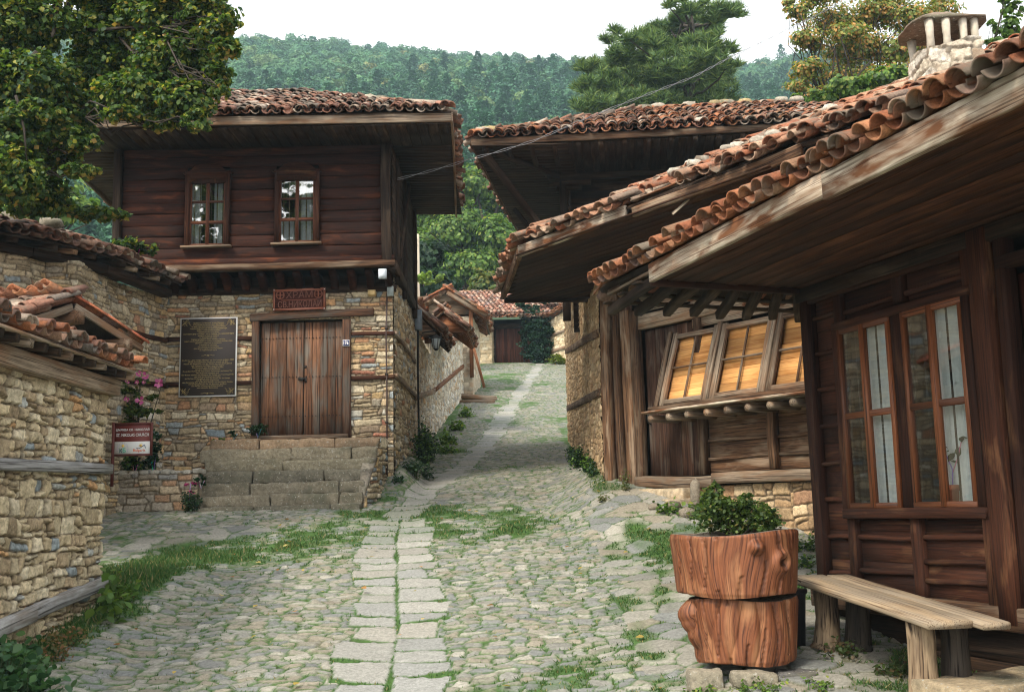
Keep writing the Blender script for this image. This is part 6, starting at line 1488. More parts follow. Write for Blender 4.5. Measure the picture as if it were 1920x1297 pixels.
# ================================================================== UP THE LANE
def lane_wall():
    r = root('lane_wall', (-2.0, 26, 3.0), 'whitewashed rubble courtyard wall with stepped tiled tops and orange timber bands going up the lane', 'wall')
    path = [(-2.06, 22.0), (-2.05, 27.0), (-1.75, 37.2)]
    pal = [((.62, .55, .44), 5), ((.55, .46, .34), 4), ((.50, .34, .20), 2), ((.66, .62, .55), 3), ((.40, .38, .34), 1.5)]
    stone_wall('stone_face', path, 2.0, lambda u: 5.22 if u < 4.2 else 5.66 + max(0, u - 4.2) * .17, M_WALL, r, res=.03, seed=91, rows=(.08, .2), wid=(.12, .4), pal=pal, depth=.035, mortar=(.42, .36, .28))
    mb = MB(); prism(mb, [(-2.1, 22.0), (-2.09, 27.0), (-2.6, 27.0), (-2.6, 22.0)], 2, 5.2, (.5, .45, .35)); prism(mb, [(-2.09, 27.0), (-1.95, 31), (-2.6, 31), (-2.6, 27.0)], 3, [5.7, 6.4, 6.4, 5.7], (.5, .45, .35)); prism(mb, [(-1.95, 31), (-1.80, 37.2), (-2.6, 37.2), (-2.6, 31)], 3, [6.4, 7.5, 7.5, 6.4], (.5, .45, .35)); mb.build('wall_core', M_WALL2, r)
    mo = mat_wood('orange_brown_timber', (.11, .042, .018), (.24, .10, .045), None)
    for (a, b, m) in (((-2.02, 22.0, 3.72), (-2.01, 27, 4.42), M_GREYW), ((-2.01, 27, 4.42), (-1.72, 37, 6.35), mo), ((-2.0, 24.5, 5.30), (-1.70, 37.1, 7.35), mo)):
        b_ = MB(); plank(b_, a, b, .07, .12, seg=8, wob=.01); b_.build('timber_band', m, r)
    tl = MB(); dk = MB()
    # two small roofs stepping up the lane
    for k, (y0, y1, ze0, ze1, xe0, xe1, xr, h) in enumerate(((22.6, 25.6, 5.20, 5.24, -1.50, -1.48, -2.05, .52), (26.0, 29.4, 5.80, 5.86, -1.08, -1.05, -1.68, .50))):
        E0, E1 = (xe0, y0, ze0), (xe1, y1, ze1); R0, R1 = (xr, y0, ze0 + h), (xr + (xe1 - xe0), y1, ze1 + h); B0, B1 = (2 * xr - xe0, y0, ze0), (2 * xr - xe0, y1, ze1)
        deck(dk, [E0, E1, R1, R0], .04); deck(dk, [B0, B1, R1, R0], .04); up = (xr - xe0, 0, h); sl_ = math.hypot(xr - xe0, h)
        roof_strip(tl, E0, E1, up, sl_, 70 + k, pitch=.19, row=.27, r=.086, m=4, pal=TILECOL + TILEOLD, mess=.3, jit=1.0)
        roof_strip(tl, B1, B0, (-up[0], 0, h), sl_, 75 + k, pitch=.19, row=.27, r=.086, m=4, pal=TILECOL, mess=.6)
        ridge_tiles(tl, np.array(R0) + [0, 0, .05], np.array(R1) + [0, 0, .05], TILEDUST); ridge_tiles(tl, np.array(E0) + [0, -.02, .04], np.array(R0) + [0, -.02, .03], TILEOLD, r=.07)
        g = MB(); q = .12; g.add([(xe0 - q, y0 + .12, ze0 - .02), (2 * xr - xe0 + q, y0 + .12, ze0 - .02), (xr, y0 + .12, ze0 + h - .08), (xe0 - q, y0 + .3, ze0 - .02), (2 * xr - xe0 + q, y0 + .3, ze0 - .02), (xr, y0 + .3, ze0 + h - .08)], [(0, 1, 2), (5, 4, 3), (0, 3, 4, 1), (1, 4, 5, 2), (2, 5, 3, 0)]); g.build('gable_end', mo if k else M_BARNW, r)
        n = int((y1 - y0) / .42)
        for i in range(n):
            t = (i + .5) / n; y = y0 + (y1 - y0) * t; z = ze0 + (ze1 - ze0) * t; b_ = MB(); plank(b_, (xr + .05, y, z + h - .14), (xe0 + (xe1 - xe0) * t - .03, y, z - .06), .09, .08); b_.build('rafter', mo if k else M_DARKW, r)
    dk.build('roof_boards', M_BARNW, r); tl.build('roof_tiles', M_TILE, r)
    r = root('wall_lantern', (-1.6, 22.5, 4.9), 'small dark wrought iron lantern hanging from the first tiled cap of the lane wall', 'lantern')
    mb = MB(); x, y, z = -1.62, 22.5, 4.95; tube(mb, [(x - .3, y, z + .22), (x, y, z + .26), (x, y, z + .16)], .015, 6); tube(mb, [(x, y, z + .17), (x, y, z + .10), (x, y, z + .09)], [.02, .12, .125], 6); tube(mb, [(x, y, z - .13), (x, y, z - .17)], [.06, .03], 6)
    for k in range(6): a = k * math.pi / 3; tube(mb, [(x + .105 * math.cos(a), y + .105 * math.sin(a), z + .09), (x + .06 * math.cos(a), y + .06 * math.sin(a), z - .13)], .007, 4)
    mb.build('frame', M_IRON, r); mb = MB(); tube(mb, [(x, y, z + .085), (x, y, z - .125)], [.098, .055], 6); mb.build('lamp_glass', mat_plain('frosted_glass', (.45, .5, .5), .3), r)
lane_wall()

def gatehouse():
    r = root('lane_gatehouse', (-2.4, 38.2, 6), 'tall plastered gatehouse with overhanging gable roof at the top of the lane wall', 'gatehouse')
    pal = [((.58, .50, .38), 5), ((.50, .42, .31), 4), ((.45, .33, .22), 2)]
    stone_wall('stone_wall', [(-2.9, 37.5), (-1.42, 37.5), (-1.25, 40.5)], 5.0, 8.2, M_WALL2, r, res=.04, seed=95, side=1, rows=(.1, .2), wid=(.15, .4), pal=pal, depth=.03, mortar=(.4, .33, .25))
    mb = MB(); prism(mb, [(-2.9, 37.55), (-1.47, 37.55), (-1.3, 40.5), (-2.9, 40.5)], 5, 8.15, (.45, .38, .28)); mb.build('wall_core', M_WALL2, r)
    xe, xr, xw = -.95, -2.25, -3.9; y0, y1 = 37.0, 41.5; ze, zr = 8.20, 9.08
    dk = MB(); deck(dk, [(xe, y0, ze), (xe + .1, y1, ze), (xr, y1, zr), (xr, y0, zr)], .05); deck(dk, [(xw, y0, ze), (xw, y1, ze), (xr, y1, zr), (xr, y0, zr)], .05); dk.build('roof_boards', M_BARNW, r)
    g = MB(); g.add([(xe - .4, y0 + .5, ze + .1), (xw + .4, y0 + .5, ze + .1), (xr, y0 + .5, zr - .1), (xe - .4, y0 + .6, ze + .1), (xw + .4, y0 + .6, ze + .1), (xr, y0 + .6, zr - .1)], [(0, 1, 2), (5, 4, 3), (0, 3, 4, 1), (1, 4, 5, 2), (2, 5, 3, 0)]); g.build('gable', M_GREYW, r)
    b_ = MB(); plank(b_, (xw, y0 + .3, 8.72), (xr + .3, y0 + .3, 8.86), .2, .26, seg=5, wob=.01); plank(b_, (xe + .05, y0, ze - .06), (xr, y0, zr - .08), .06, .14); b_.build('verge_board', M_GREYW, r)
    mo = bpy.data.materials['orange_brown_timber']
    for i in range(10):
        y = y0 + .2 + i * .45; b_ = MB(); plank(b_, (xr, y, zr - .12), (xe, y, ze - .08), .10, .10); b_.build('rafter', mo, r)
    tl = MB(); roof_strip(tl, (xe + .05, y0 - .02, ze), (xe + .12, y1, ze), (-1.30, 0, .88), 1.6, 81, pitch=.2, row=.28, r=.092, m=4, pal=TILECOL, mess=.5, jit=1.4); roof_strip(tl, (xw, y1, ze), (xw, y0, ze), (1.65, 0, .88), 1.85, 82, pitch=.2, row=.28, r=.092, m=3, pal=TILECOL, mess=.5)
    ridge_tiles(tl, (xr, y0, zr + .06), (xr, y1, zr + .06), TILECOL); ridge_tiles(tl, (xe, y0 - .03, ze + .04), (xr, y0 - .03, zr + .05), TILECOL, r=.085)
    tl.build('roof_tiles', M_TILE, r)
    b_ = MB(); plank(b_, (-1.42, 37.35, 7.3), (-1.0, 37.1, 5.6), .10, .10, (0, -1, 0)); plank(b_, (-1.44, 37.4, 6.0), (-1.44, 37.4, 8.4), .14, .12, (0, -1, 0)); b_.build('leaning_beam', mo, r)
    r2 = root('timber_step_pile', (-1.0, 34, 5), 'two weathered logs laid as a low step at the foot of the gatehouse', 'log')
    for k in range(2):
        b_ = MB(); z = gzf(-1, 34.5 + k); tube(b_, [(-1.75, 35.2 + k * .9, z + .14 + .1 * k), (-.62 + .05 * k, 34.9 + k * .9, z + .10)], .10, 9, jit=.06); b_.build('log', M_GREYW, r2)
gatehouse()

def end_house():
    r = root('end_gate_house', (-.2, 53, 8.3), 'stone gate at the lane end with maroon plank doors under a lichened tiled roof', 'gatehouse')
    pal = [((.64, .53, .36), 5), ((.56, .44, .28), 4), ((.68, .60, .44), 2)]
    kw = dict(rows=(.08, .2), wid=(.12, .4), pal=pal, depth=.04, mortar=(.42, .32, .2))
    stone_wall('stone_wall', [(-4.6, 51.2), (-1.0, 52.0), (-.92, 52.9)], 7.5, 10.75, M_WALL2, r, res=.035, seed=101, **kw)
    mb = MB(); prism(mb, [(-4.6, 51.3), (-1.05, 52.06), (-1.0, 52.9), (-4.6, 53)], 7, 10.7, (.4, .33, .22)); prism(mb, [(1.35, 52.5), (2.2, 52.5), (2.2, 54), (1.35, 54)], 7, 10.7, (.4, .33, .22)); mb.build('wall_core', M_WALL2, r)
    md = mat_wood('maroon_gate_boards', (.085, .028, .018), (.19, .07, .045), None)
    for (a, b) in ((-.80, .60), (.62, 1.35)):
        d_ = MB(); n = int((b - a) / .13)
        for i in range(n): w_ = (b - a) / n; plank(d_, (a + w_ * (i + .5), 52.9 + .01 * (i % 2), 8.45), (a + w_ * (i + .5), 52.9, 10.3), w_ - .008, .04, (0, -1, 0))
        d_.build('door_leaf', md, r)
    b_ = MB(); plank(b_, (-1.1, 52.75, 10.42), (2.0, 52.75, 10.42), .2, .22); plank(b_, (-.86, 52.8, 8.4), (-.86, 52.8, 10.4), .1, .1, (0, -1, 0)); b_.build('gate_frame', M_DARKW, r)
    mb = MB(); prism(mb, [(-4.0, 53.6), (4, 53.6), (4, 58), (-4, 58)], 8, 10.9, (.1, .08, .06)); mb.build('dark_interior', M_BLACK, r)
    A, B = np.array([-4.9, 50.7, 10.62]), np.array([1.9, 52.1, 10.85]); up = np.array([.1, 5.0, 2.1])
    dk = MB(); deck(dk, [A, B, B + up, A + up], .08); dk.build('roof_boards', M_DARKW, r)
    tl = MB(); roof_strip(tl, A + [0, 0, .02], B + [0, 0, .02], up, 5.2, 91, pitch=.23, row=.32, r=.10, m=4, pal=[((.44, .24, .17), 4), ((.36, .17, .12), 3), ((.50, .34, .26), 3), ((.30, .22, .2), 2)], mess=.3, jit=1.0)
    roof_strip(tl, A + [-.1, -.45, -.22], B + [.0, -.4, -.2], (0, .8, .2), .7, 92, pitch=.2, row=.28, r=.095, m=4, pal=TILECOL + TILEOLD, mess=1.0, jit=1.6)
    ridge_tiles(tl, A + up + [0, 0, .1], B + up + [0, 0, .1], TILEDUST); tl.build('roof_tiles', M_TILE, r)
    c = MB(); plank(c, (.95, 55.4, 11.2), (.95, 55.4, 13.4), .95, .8, (0, -1, 0), seg=2); ch = c.build('chimney', mat_plain('limewash', (.72, .70, .65), .9), r)
    c = MB(); box(c, (.95, 55.4, 13.45), (1.1, .95, .1)); c.build('chimney_cap', M_GREYW, ch)
    r = root('end_house', (3, 54, 8.5), 'low tiled house beside the end gate, partly hidden behind the ivy and the shop eave', 'house')
    mb = MB(); prism(mb, [(1.6, 54.6), (6.5, 53.5), (6.5, 58), (1.6, 58)], 8.5, 11.55, (.26, .20, .14)); mb.build('wall', M_WALL2, r)
    dk = MB(); A, B, up = np.array([1.3, 53.7, 11.45]), np.array([7.0, 52.8, 11.6]), np.array([.3, 3.0, 1.2]); deck(dk, [A, B, B + up, A + up], .08); dk.build('roof_boards', M_DARKW, r)
    tl = MB(); roof_strip(tl, A + [0, 0, .03], B + [0, 0, .03], up, 3.2, 93, pitch=.22, row=.32, r=.1, m=4, pal=TILEOLD, mess=.6); ridge_tiles(tl, A + up + [0, 0, .1], B + up + [0, 0, .1], TILEDUST); tl.build('roof_tiles', M_TILE, r)
    r = root('end_wall', (2.6, 50.5, 8.2), 'sunlit buff rubble wall with a rising tiled cap, right of the ivy at the lane end', 'wall')
    stone_wall('stone_face', [(1.70, 52.4), (3.6, 49.2)], 7.3, lambda u: 10.45 + u * .17, M_WALL2, r, res=.035, seed=104, **kw)
    mb = MB(); prism(mb, [(1.75, 52.45), (3.65, 49.25), (4.2, 49.4), (2.3, 52.7)], 7, [10.45, 11.05, 11.05, 10.45], (.4, .33, .22)); mb.build('wall_core', M_WALL2, r)
    for z in (8.95, 9.75):
        b_ = MB(); plank(b_, (1.70, 52.3, z), (3.5, 49.2, z + .12), .06, .12, seg=5, wob=.01); b_.build('timber_band', M_GREYW, r)
    tl = MB(); roof_strip(tl, (1.35, 52.2, 10.50), (3.35, 48.9, 11.18), (.5, .3, .22), .8, 95, pitch=.2, row=.28, r=.095, m=4, pal=TILECOL, mess=.8); tl.build('roof_tiles', M_TILE, r)
end_house()

def ivy():
    r = root('ivy_column', (1.2, 51.6, 8.3), 'tall dark green ivy bush growing up beside the maroon gate doors', 'ivy')
    bl = [((1.22, 51.9, 9.3), (.85, .45, .85)), ((1.15, 51.9, 10.3), (.78, .45, .75)), ((.9, 52.2, 11.1), (.5, .4, .35)), ((1.5, 51.8, 9.9), (.5, .4, .6)), ((1.25, 51.8, 8.8), (.7, .4, .5)), ((.5, 52.4, 11.4), (.35, .3, .2)), ((1.6, 52.8, 11.7), (.5, .3, .15))]
    lf = MB(); leaves(lf, blob_pts(bl, 7000, 3, .4, .2), .12, [((.016, .05, .035), 5), ((.025, .07, .045), 4), ((.06, .12, .08), 2), ((.01, .03, .02), 3), ((.12, .14, .04), .3)], 3); lf.build('leaves', M_LEAF, r)
    st = MB(); tube(st, [(1.2, 52, 8.4), (1.15, 52.1, 9.6), (1.0, 52.2, 11.1)], [.10, .07, .03], 7); st.build('stem', M_BARK, r)
    r2 = root('yellow_green_weed', (1.9, 50.6, 8.1), 'low yellow green weed clump at the foot of the sunlit end wall', 'plant')
    lf = MB(); leaves(lf, blob_pts([((2.05, 50.4, 8.38), (.45, .3, .25)), ((2.4, 50.2, 8.25), (.3, .25, .15))], 900, 4), .09, [((.14, .19, .03), 3), ((.22, .24, .04), 2), ((.08, .13, .03), 2)], 4); lf.build('leaves', M_LEAF, r2)
    st = MB(); tube(st, [(2.05, 50.4, 8.1), (2.05, 50.4, 8.4)], .01, 4); st.build('stem', M_GRASS, r2)
ivy()

def pole_and_wire():
    r = root('utility_pole', (-3.59, 40, 6), 'plain pale wooden utility pole standing behind the lane wall', 'utility pole')
    mb = MB(); tube(mb, [(-3.62, 40, 5.8), (-3.60, 40, 9), (-3.60, 40, 11.9)], [.15, .135, .12], 12, jit=.01); mb.build('pole', mat_wood('pale_pole', (.42, .36, .27), (.60, .52, .41), None, gscale=.4), r)
    mb = MB(); 
    for z in (11.75, 11.55, 10.9): tube(mb, [(-3.60, 39.85, z), (-3.60, 39.80, z)], .035, 7)
    mb.build('insulator', M_WHITE, r)
    # twisted cable from the church corner post over the barn roof
    pts = [(745, 336, 17.42), (800, 322, 17.45), (852, 307, 17.5), (880, 297, 17.5), (930, 284, 17.55), (1000, 262, 17.65), (1085, 225, 17.8), (1170, 190, 18.2), (1300, 140, 19), (1375, 100, 20), (1460, 60, 21), (1560, 12, 22.5), (1640, -40, 24)]
    W = [np.array(P(*p)) for p in pts]; L = [0]
    for a, b in zip(W[:-1], W[1:]): L.append(L[-1] + np.linalg.norm(b - a))
    W = np.array(W); T = np.linspace(0, L[-1], 420); C_ = np.c_[[np.interp(T, L, W[:, k]) for k in range(3)]].T
    C_[:, 2] -= .05 * np.sin(T / L[-1] * math.pi)
    mb = MB()
    for ph in (0, math.pi):
        tube(mb, [c + np.array([0, .015 * math.sin(t * 7 + ph), .022 * math.sin(t * 7 + ph + .6)]) for c, t in zip(C_, T)], .0045, 4)
    o = mb.build('twisted_cable', mat_plain('cable_grey', (.20, .20, .21), .5), None); tag(o, 'twisted pale overhead cable from the church house corner post up over the dark barn roof', 'cable')
pole_and_wire()

# ================================================================== TREES
def tree(name, label, cat, base, blobs, n, size, pal, seed, shape=LEAF6, trunk_r=.2, mat=None, cl=.26, shell=.5, group=None, ncl=None):
    r = root(name, base, label, cat, group)
    pts = blob_pts(blobs, n, seed, shell, cl, ncl)
    lf = MB(); leaves(lf, pts, size, pal, seed, shape=shape, N0=blob_nrm(pts, blobs)); lf.build('crown', mat or M_LEAF, r)
    tr = MB(); cs = np.array([b[0] for b in blobs]); c = cs.mean(0); b = np.array(base, float); fork = b + (c - b) * .45
    tube(tr, limb_path(b - [0, 0, .4], fork, 5, jit=.3, seed=seed), list(np.linspace(trunk_r, trunk_r * .7, 5)), 9, jit=.06)
    for i, (bc, br) in enumerate(blobs):
        tube(tr, limb_path(fork, bc, 6, .03, .5, seed + i), list(np.linspace(trunk_r * .5, trunk_r * .08, 6)), 6)
        rg = np.random.default_rng(seed * 7 + i)
        for k in range(4):
            e = np.array(bc) + rg.normal(0, .45, 3) * np.array(br); tube(tr, limb_path(fork + (np.array(bc) - fork) * .6, e, 4, 0, .6, k), [trunk_r * .2, trunk_r * .15, trunk_r * .09, trunk_r * .04], 5)
    tr.build('trunk', M_BARK, r); return r

def linden():
    B = []
    def b(px, py, Y, rx, ry, rz=None): p = P(px, py, Y); k = Y / F; B.append(((p.x, p.y, p.z), (rx * k, (rx * k + ry * k) * .45, ry * k)))
    for a in ((50, 40, 13, 90, 60), (190, 60, 13.6, 70, 55), (300, 30, 13.2, 80, 45), (390, 20, 12.8, 60, 35), (60, 150, 13, 90, 55), (200, 130, 13.8, 80, 60), (330, 110, 13.2, 90, 55), (400, 60, 12.6, 45, 28),
              (40, 250, 12.6, 70, 50), (120, 220, 13.4, 80, 45), (250, 180, 13.0, 80, 50), (350, 190, 12.8, 65, 40), (420, 90, 12.4, 35, 20), (410, 150, 12.7, 35, 35), (20, 330, 12.3, 60, 60), (70, 370, 13.6, 70, 40), (110, 300, 13.8, 45, 35), (370, 225, 12.6, 28, 26),
              (20, -25, 13, 100, 30), (200, -20, 13.4, 110, 28), (350, -15, 13, 90, 22), (-60, 150, 13, 90, 90), (-60, 300, 12.6, 90, 120), (150, 260, 12.7, 40, 20), (150, 320, 12.6, 45, 9), (60, 215, 12.5, 60, 30), (180, 400, 13.7, 60, 10), (300, 225, 12.9, 40, 18), (425, 40, 12.4, 30, 10), (230, 215, 12.4, 40, 15), (420, 165, 12.3, 22, 14)): b(*a)
    r = root('linden_tree', (-8.2, 13.0, .9), 'large leafy linden tree hanging over the courtyard wall in the upper left corner', 'tree')
    pts = blob_pts(B, 85000, 77, .42, .185, 20)
    lf = MB(); leaves(lf, pts, .062, G_LIND, 8, droop=.9, up=.35, N0=.3 * blob_nrm(pts, B)); lf.build('crown', M_LEAF, r)
    sd = MB(); rg = np.random.default_rng(8); m = rg.random(len(pts)) < .04; leaves(sd, pts[m] + [0, 0, -.05], .05, [((.26, .22, .05), 3), ((.30, .20, .06), 1)], 18, droop=1.5, shape=QUAD); sd.build('seed_bracts', M_LEAF, r)
    tr = MB(); base = np.array([-8.2, 13.0, .6]); f1 = np.array([-8.0, 13.1, 4.6]); tube(tr, limb_path(base, f1, 6, 0, .2, 1), [.34, .31, .28, .27, .26, .24], 12, jit=.05)
    hubs = [P(-40, 330, 14.0), P(20, 230, 14.2), P(60, 120, 14.3), P(110, 60, 14.3)]
    tube(tr, [f1, np.array(hubs[0]), np.array(hubs[1]), np.array(hubs[2]), np.array(hubs[3]), np.array(P(150, -40, 13.3))], [.22, .17, .13, .10, .07, .05], 8, jit=.04)
    for i, (c, rr) in enumerate(B):
        c = np.array(c); hub = min((np.array(h) for h in hubs), key=lambda h: np.linalg.norm(h - c)); tube(tr, limb_path(hub, c, 7, .04, .4, i + 50), list(np.linspace(.032, .006, 7)), 6)
        for k in range(4):
            e = c + rg.normal(0, .5, 3) * np.array(rr); tube(tr, limb_path(hub + (c - hub) * .7, e, 5, 0, .5, k + i), [.012, .010, .008, .006, .004], 5)
    tube(tr, [np.array(P(30, 180, 12.4)), np.array(P(45, 240, 12.3)), np.array(P(50, 300, 12.3)), np.array(P(42, 250, 12.4))][:3], [.02, .016, .010], 6)
    tube(tr, [np.array(P(105, 10, 13)), np.array(P(103, 50, 12.9)), np.array(P(98, 70, 12.9))], [.035, .028, .02], 6)
    tr.build('trunk', M_BARK, r)
linden()

def other_trees():
    def bl(lst): 
        o = []
        for (px, py, Y, rx, ry) in lst: p = P(px, py, Y); k = Y / F; o.append(((p.x, p.y, p.z), (rx * k, (rx + ry) * .5 * k, ry * k)))
        return o
    p = P(870, 480, 66)
    tree('walnut_tree', 'broad bright green walnut tree filling the gap between the two big roofs', 'tree', (p.x, p.y, gzf(p.x, 66)), bl([(800, 470, 66, 50, 40), (860, 430, 66, 60, 50), (930, 440, 65, 45, 45), (820, 390, 68, 50, 45), (890, 350, 68, 55, 40), (880, 500, 64, 60, 30), (800, 520, 64, 50, 25), (940, 380, 69, 40, 30), (900, 320, 69, 30, 18), (950, 480, 67, 40, 40), (760, 450, 70, 50, 50), (740, 380, 70, 50, 40), (990, 480, 70, 50, 50)]), 34000, .21, G_MID, 21, trunk_r=.5, cl=.24)
    p = P(915, 530, 58); tree('yellowing_bush', 'small yellowing tree over the tiled roof of the end gate house', 'tree', (p.x, p.y, gzf(p.x, 58)), bl([(905, 530, 58, 30, 28), (930, 545, 58, 28, 18), (890, 555, 57, 16, 14), (960, 530, 59, 25, 20)]), 3000, .2, [((.12, .17, .04), 4), ((.20, .20, .05), 2), ((.06, .11, .03), 3), ((.34, .26, .07), .6)], 22, trunk_r=.15)
    p = P(790, 545, 45); tree('vine_tree', 'dark leafy shrub behind the utility pole and lane wall', 'tree', (p.x, p.y, gzf(p.x, 45)), bl([(775, 530, 46, 40, 40), (830, 530, 46, 40, 25), (800, 480, 47, 40, 30)]), 3500, .2, G_DARK, 23, trunk_r=.15)
    # pine
    base = P(1262, 560, 46); r = root('black_pine', (base.x, 46, gzf(base.x, 46)), 'big spreading black pine with dark needle pads rising behind the barn roof', 'tree')
    pads = [(1300, 20, 36, 16), (1345, 30, 48, 16), (1385, 22, 22, 8), (1270, 38, 26, 12), (1245, 62, 34, 16), (1180, 75, 26, 9), (1215, 70, 34, 14), (1160, 62, 18, 8), (1140, 78, 20, 8), (1290, 65, 60, 20), (1330, 85, 55, 20), (1230, 95, 60, 20), (1160, 105, 45, 16), (1110, 125, 34, 15), (1200, 130, 70, 24), (1290, 120, 75, 28), (1100, 165, 32, 18), (1150, 160, 60, 22), (1230, 165, 75, 28), (1320, 150, 60, 30), (1110, 195, 42, 20), (1180, 200, 70, 24), (1270, 205, 80, 28), (1345, 190, 45, 28), (1320, 50, 40, 18), (1255, 15, 18, 8), (1275, 0, 20, 8), (1300, 235, 80, 25), (1180, 235, 80, 20), (1090, 205, 20, 10), (1360, 130, 30, 14)]
    B = bl([(a, b, 46 + (i % 5 - 2) * 1.1, c, d) for i, (a, b, c, d) in enumerate(pads)])
    rg = np.random.default_rng(9); pts = blob_pts(B, 6000, 31, .55, .19, 6)
    # every tuft is a fan of needles
    n = len(pts); k = 11; C0 = np.repeat(pts, k, 0); d = rg.normal(0, 1, (n * k, 3)); d[:, 2] = np.abs(d[:, 2]) * .8 + .1; d /= np.linalg.norm(d, axis=1)[:, None]; ln = .34 + .2 * rg.random(n * k)
    s = np.cross(d, rg.normal(0, 1, (n * k, 3))); s /= np.linalg.norm(s, axis=1)[:, None]
    W = np.stack([C0 - s * .035, C0 + s * .035, C0 + d * ln[:, None]], 1).reshape(-1, 3)
    lf = MB(); lf.add(W, np.arange(3 * n * k).reshape(-1, 3), np.repeat(pick(G_PINE, rg.random(n * k)) * (.7 + .6 * rg.random(n * k))[:, None], 3, 0)); lf.build('crown', M_NEEDLE, r)
    tr = MB(); tp = P(1295, 10, 46); b0 = np.array([base.x, 46, gzf(base.x, 46) - .3]); tube(tr, limb_path(b0, tp, 9, 0, .1, 3), list(np.linspace(.38, .05, 9)), 9)
    for i, (c, rr) in enumerate(B):
        q = min(.97, max(.15, (c[2] - b0[2]) / (tp.z - b0[2]) - .05)); hub = b0 + (np.array(tp) - b0) * q; tube(tr, limb_path(hub, c, 5, -.04, .4, i), [.10, .08, .06, .04, .02], 5)
    tr.build('trunk', M_BARK, r)
    p = P(1640, 300, 31)
    tree('autumn_hornbeam', 'loose tree turning orange brown behind the stone chimney', 'tree', (p.x, p.y, gzf(p.x, 31)), bl([(1500, 20, 30, 30, 25), (1560, 40, 31, 50, 35), (1640, 25, 31, 55, 30), (1710, 30, 31, 55, 35), (1520, 75, 30, 40, 20), (1600, 90, 31, 60, 35), (1680, 90, 31, 50, 35), (1520, 130, 30, 40, 22), (1590, 150, 31, 60, 32), (1660, 155, 30, 60, 30), (1500, 165, 30, 28, 16), (1760, 20, 31, 40, 30), (1480, 10, 30, 18, 14), (1540, -10, 30, 50, 20), (1650, -20, 31, 60, 25), (1590, 60, 30, 40, 20), (1740, 90, 32, 50, 40), (1550, 180, 30, 50, 15)]), 34000, .085, G_FALL, 24, trunk_r=.12, cl=.32)
    p = P(1600, 210, 26); tree('green_elder', 'light green bushy tree low behind the tiled roof, under the orange brown tree', 'tree', (p.x, p.y, gzf(p.x, 26)), bl([(1600, 165, 26, 60, 22), (1660, 150, 26, 55, 22), (1540, 185, 26, 40, 14), (1500, 185, 27, 20, 12), (1710, 170, 26, 50, 25)]), 3600, .11, G_MID, 25, trunk_r=.14)
    p = P(1900, 200, 20); tree('acacia_branch_tree', 'thin bright green locust tree right of the chimney cap', 'tree', (p.x, p.y, gzf(p.x, 20)), bl([(1890, 50, 20, 30, 22), (1870, 80, 20, 28, 14), (1900, 15, 20, 26, 14), (1910, 75, 20, 30, 18), (1860, 45, 20, 14, 10), (1885, -5, 20, 24, 8)]), 1500, .085, [((.10, .19, .04), 4), ((.07, .13, .03), 3), ((.17, .26, .06), 2)], 26, trunk_r=.10)
    for i, (pts_, lab, pal, Y) in enumerate((([(30, 330, 42, 80, 50), (100, 360, 42, 60, 40), (150, 385, 42, 45, 25), (60, 400, 41, 80, 25)], 'sunlit yellow green tree seen under the left eave of the church house', G_MID, 42), ([(-20, 250, 52, 80, 80), (60, 260, 52, 80, 60)], 'dark tree far behind the linden at the left edge', G_DARK, 52))):
        p = P(60, 420, Y); tree('broadleaf_tree', lab, 'tree', (p.x, p.y, gzf(p.x, Y)), bl(pts_), 4500, .22, pal, 40 + i, trunk_r=.25, group='trees behind the church house')
other_trees()

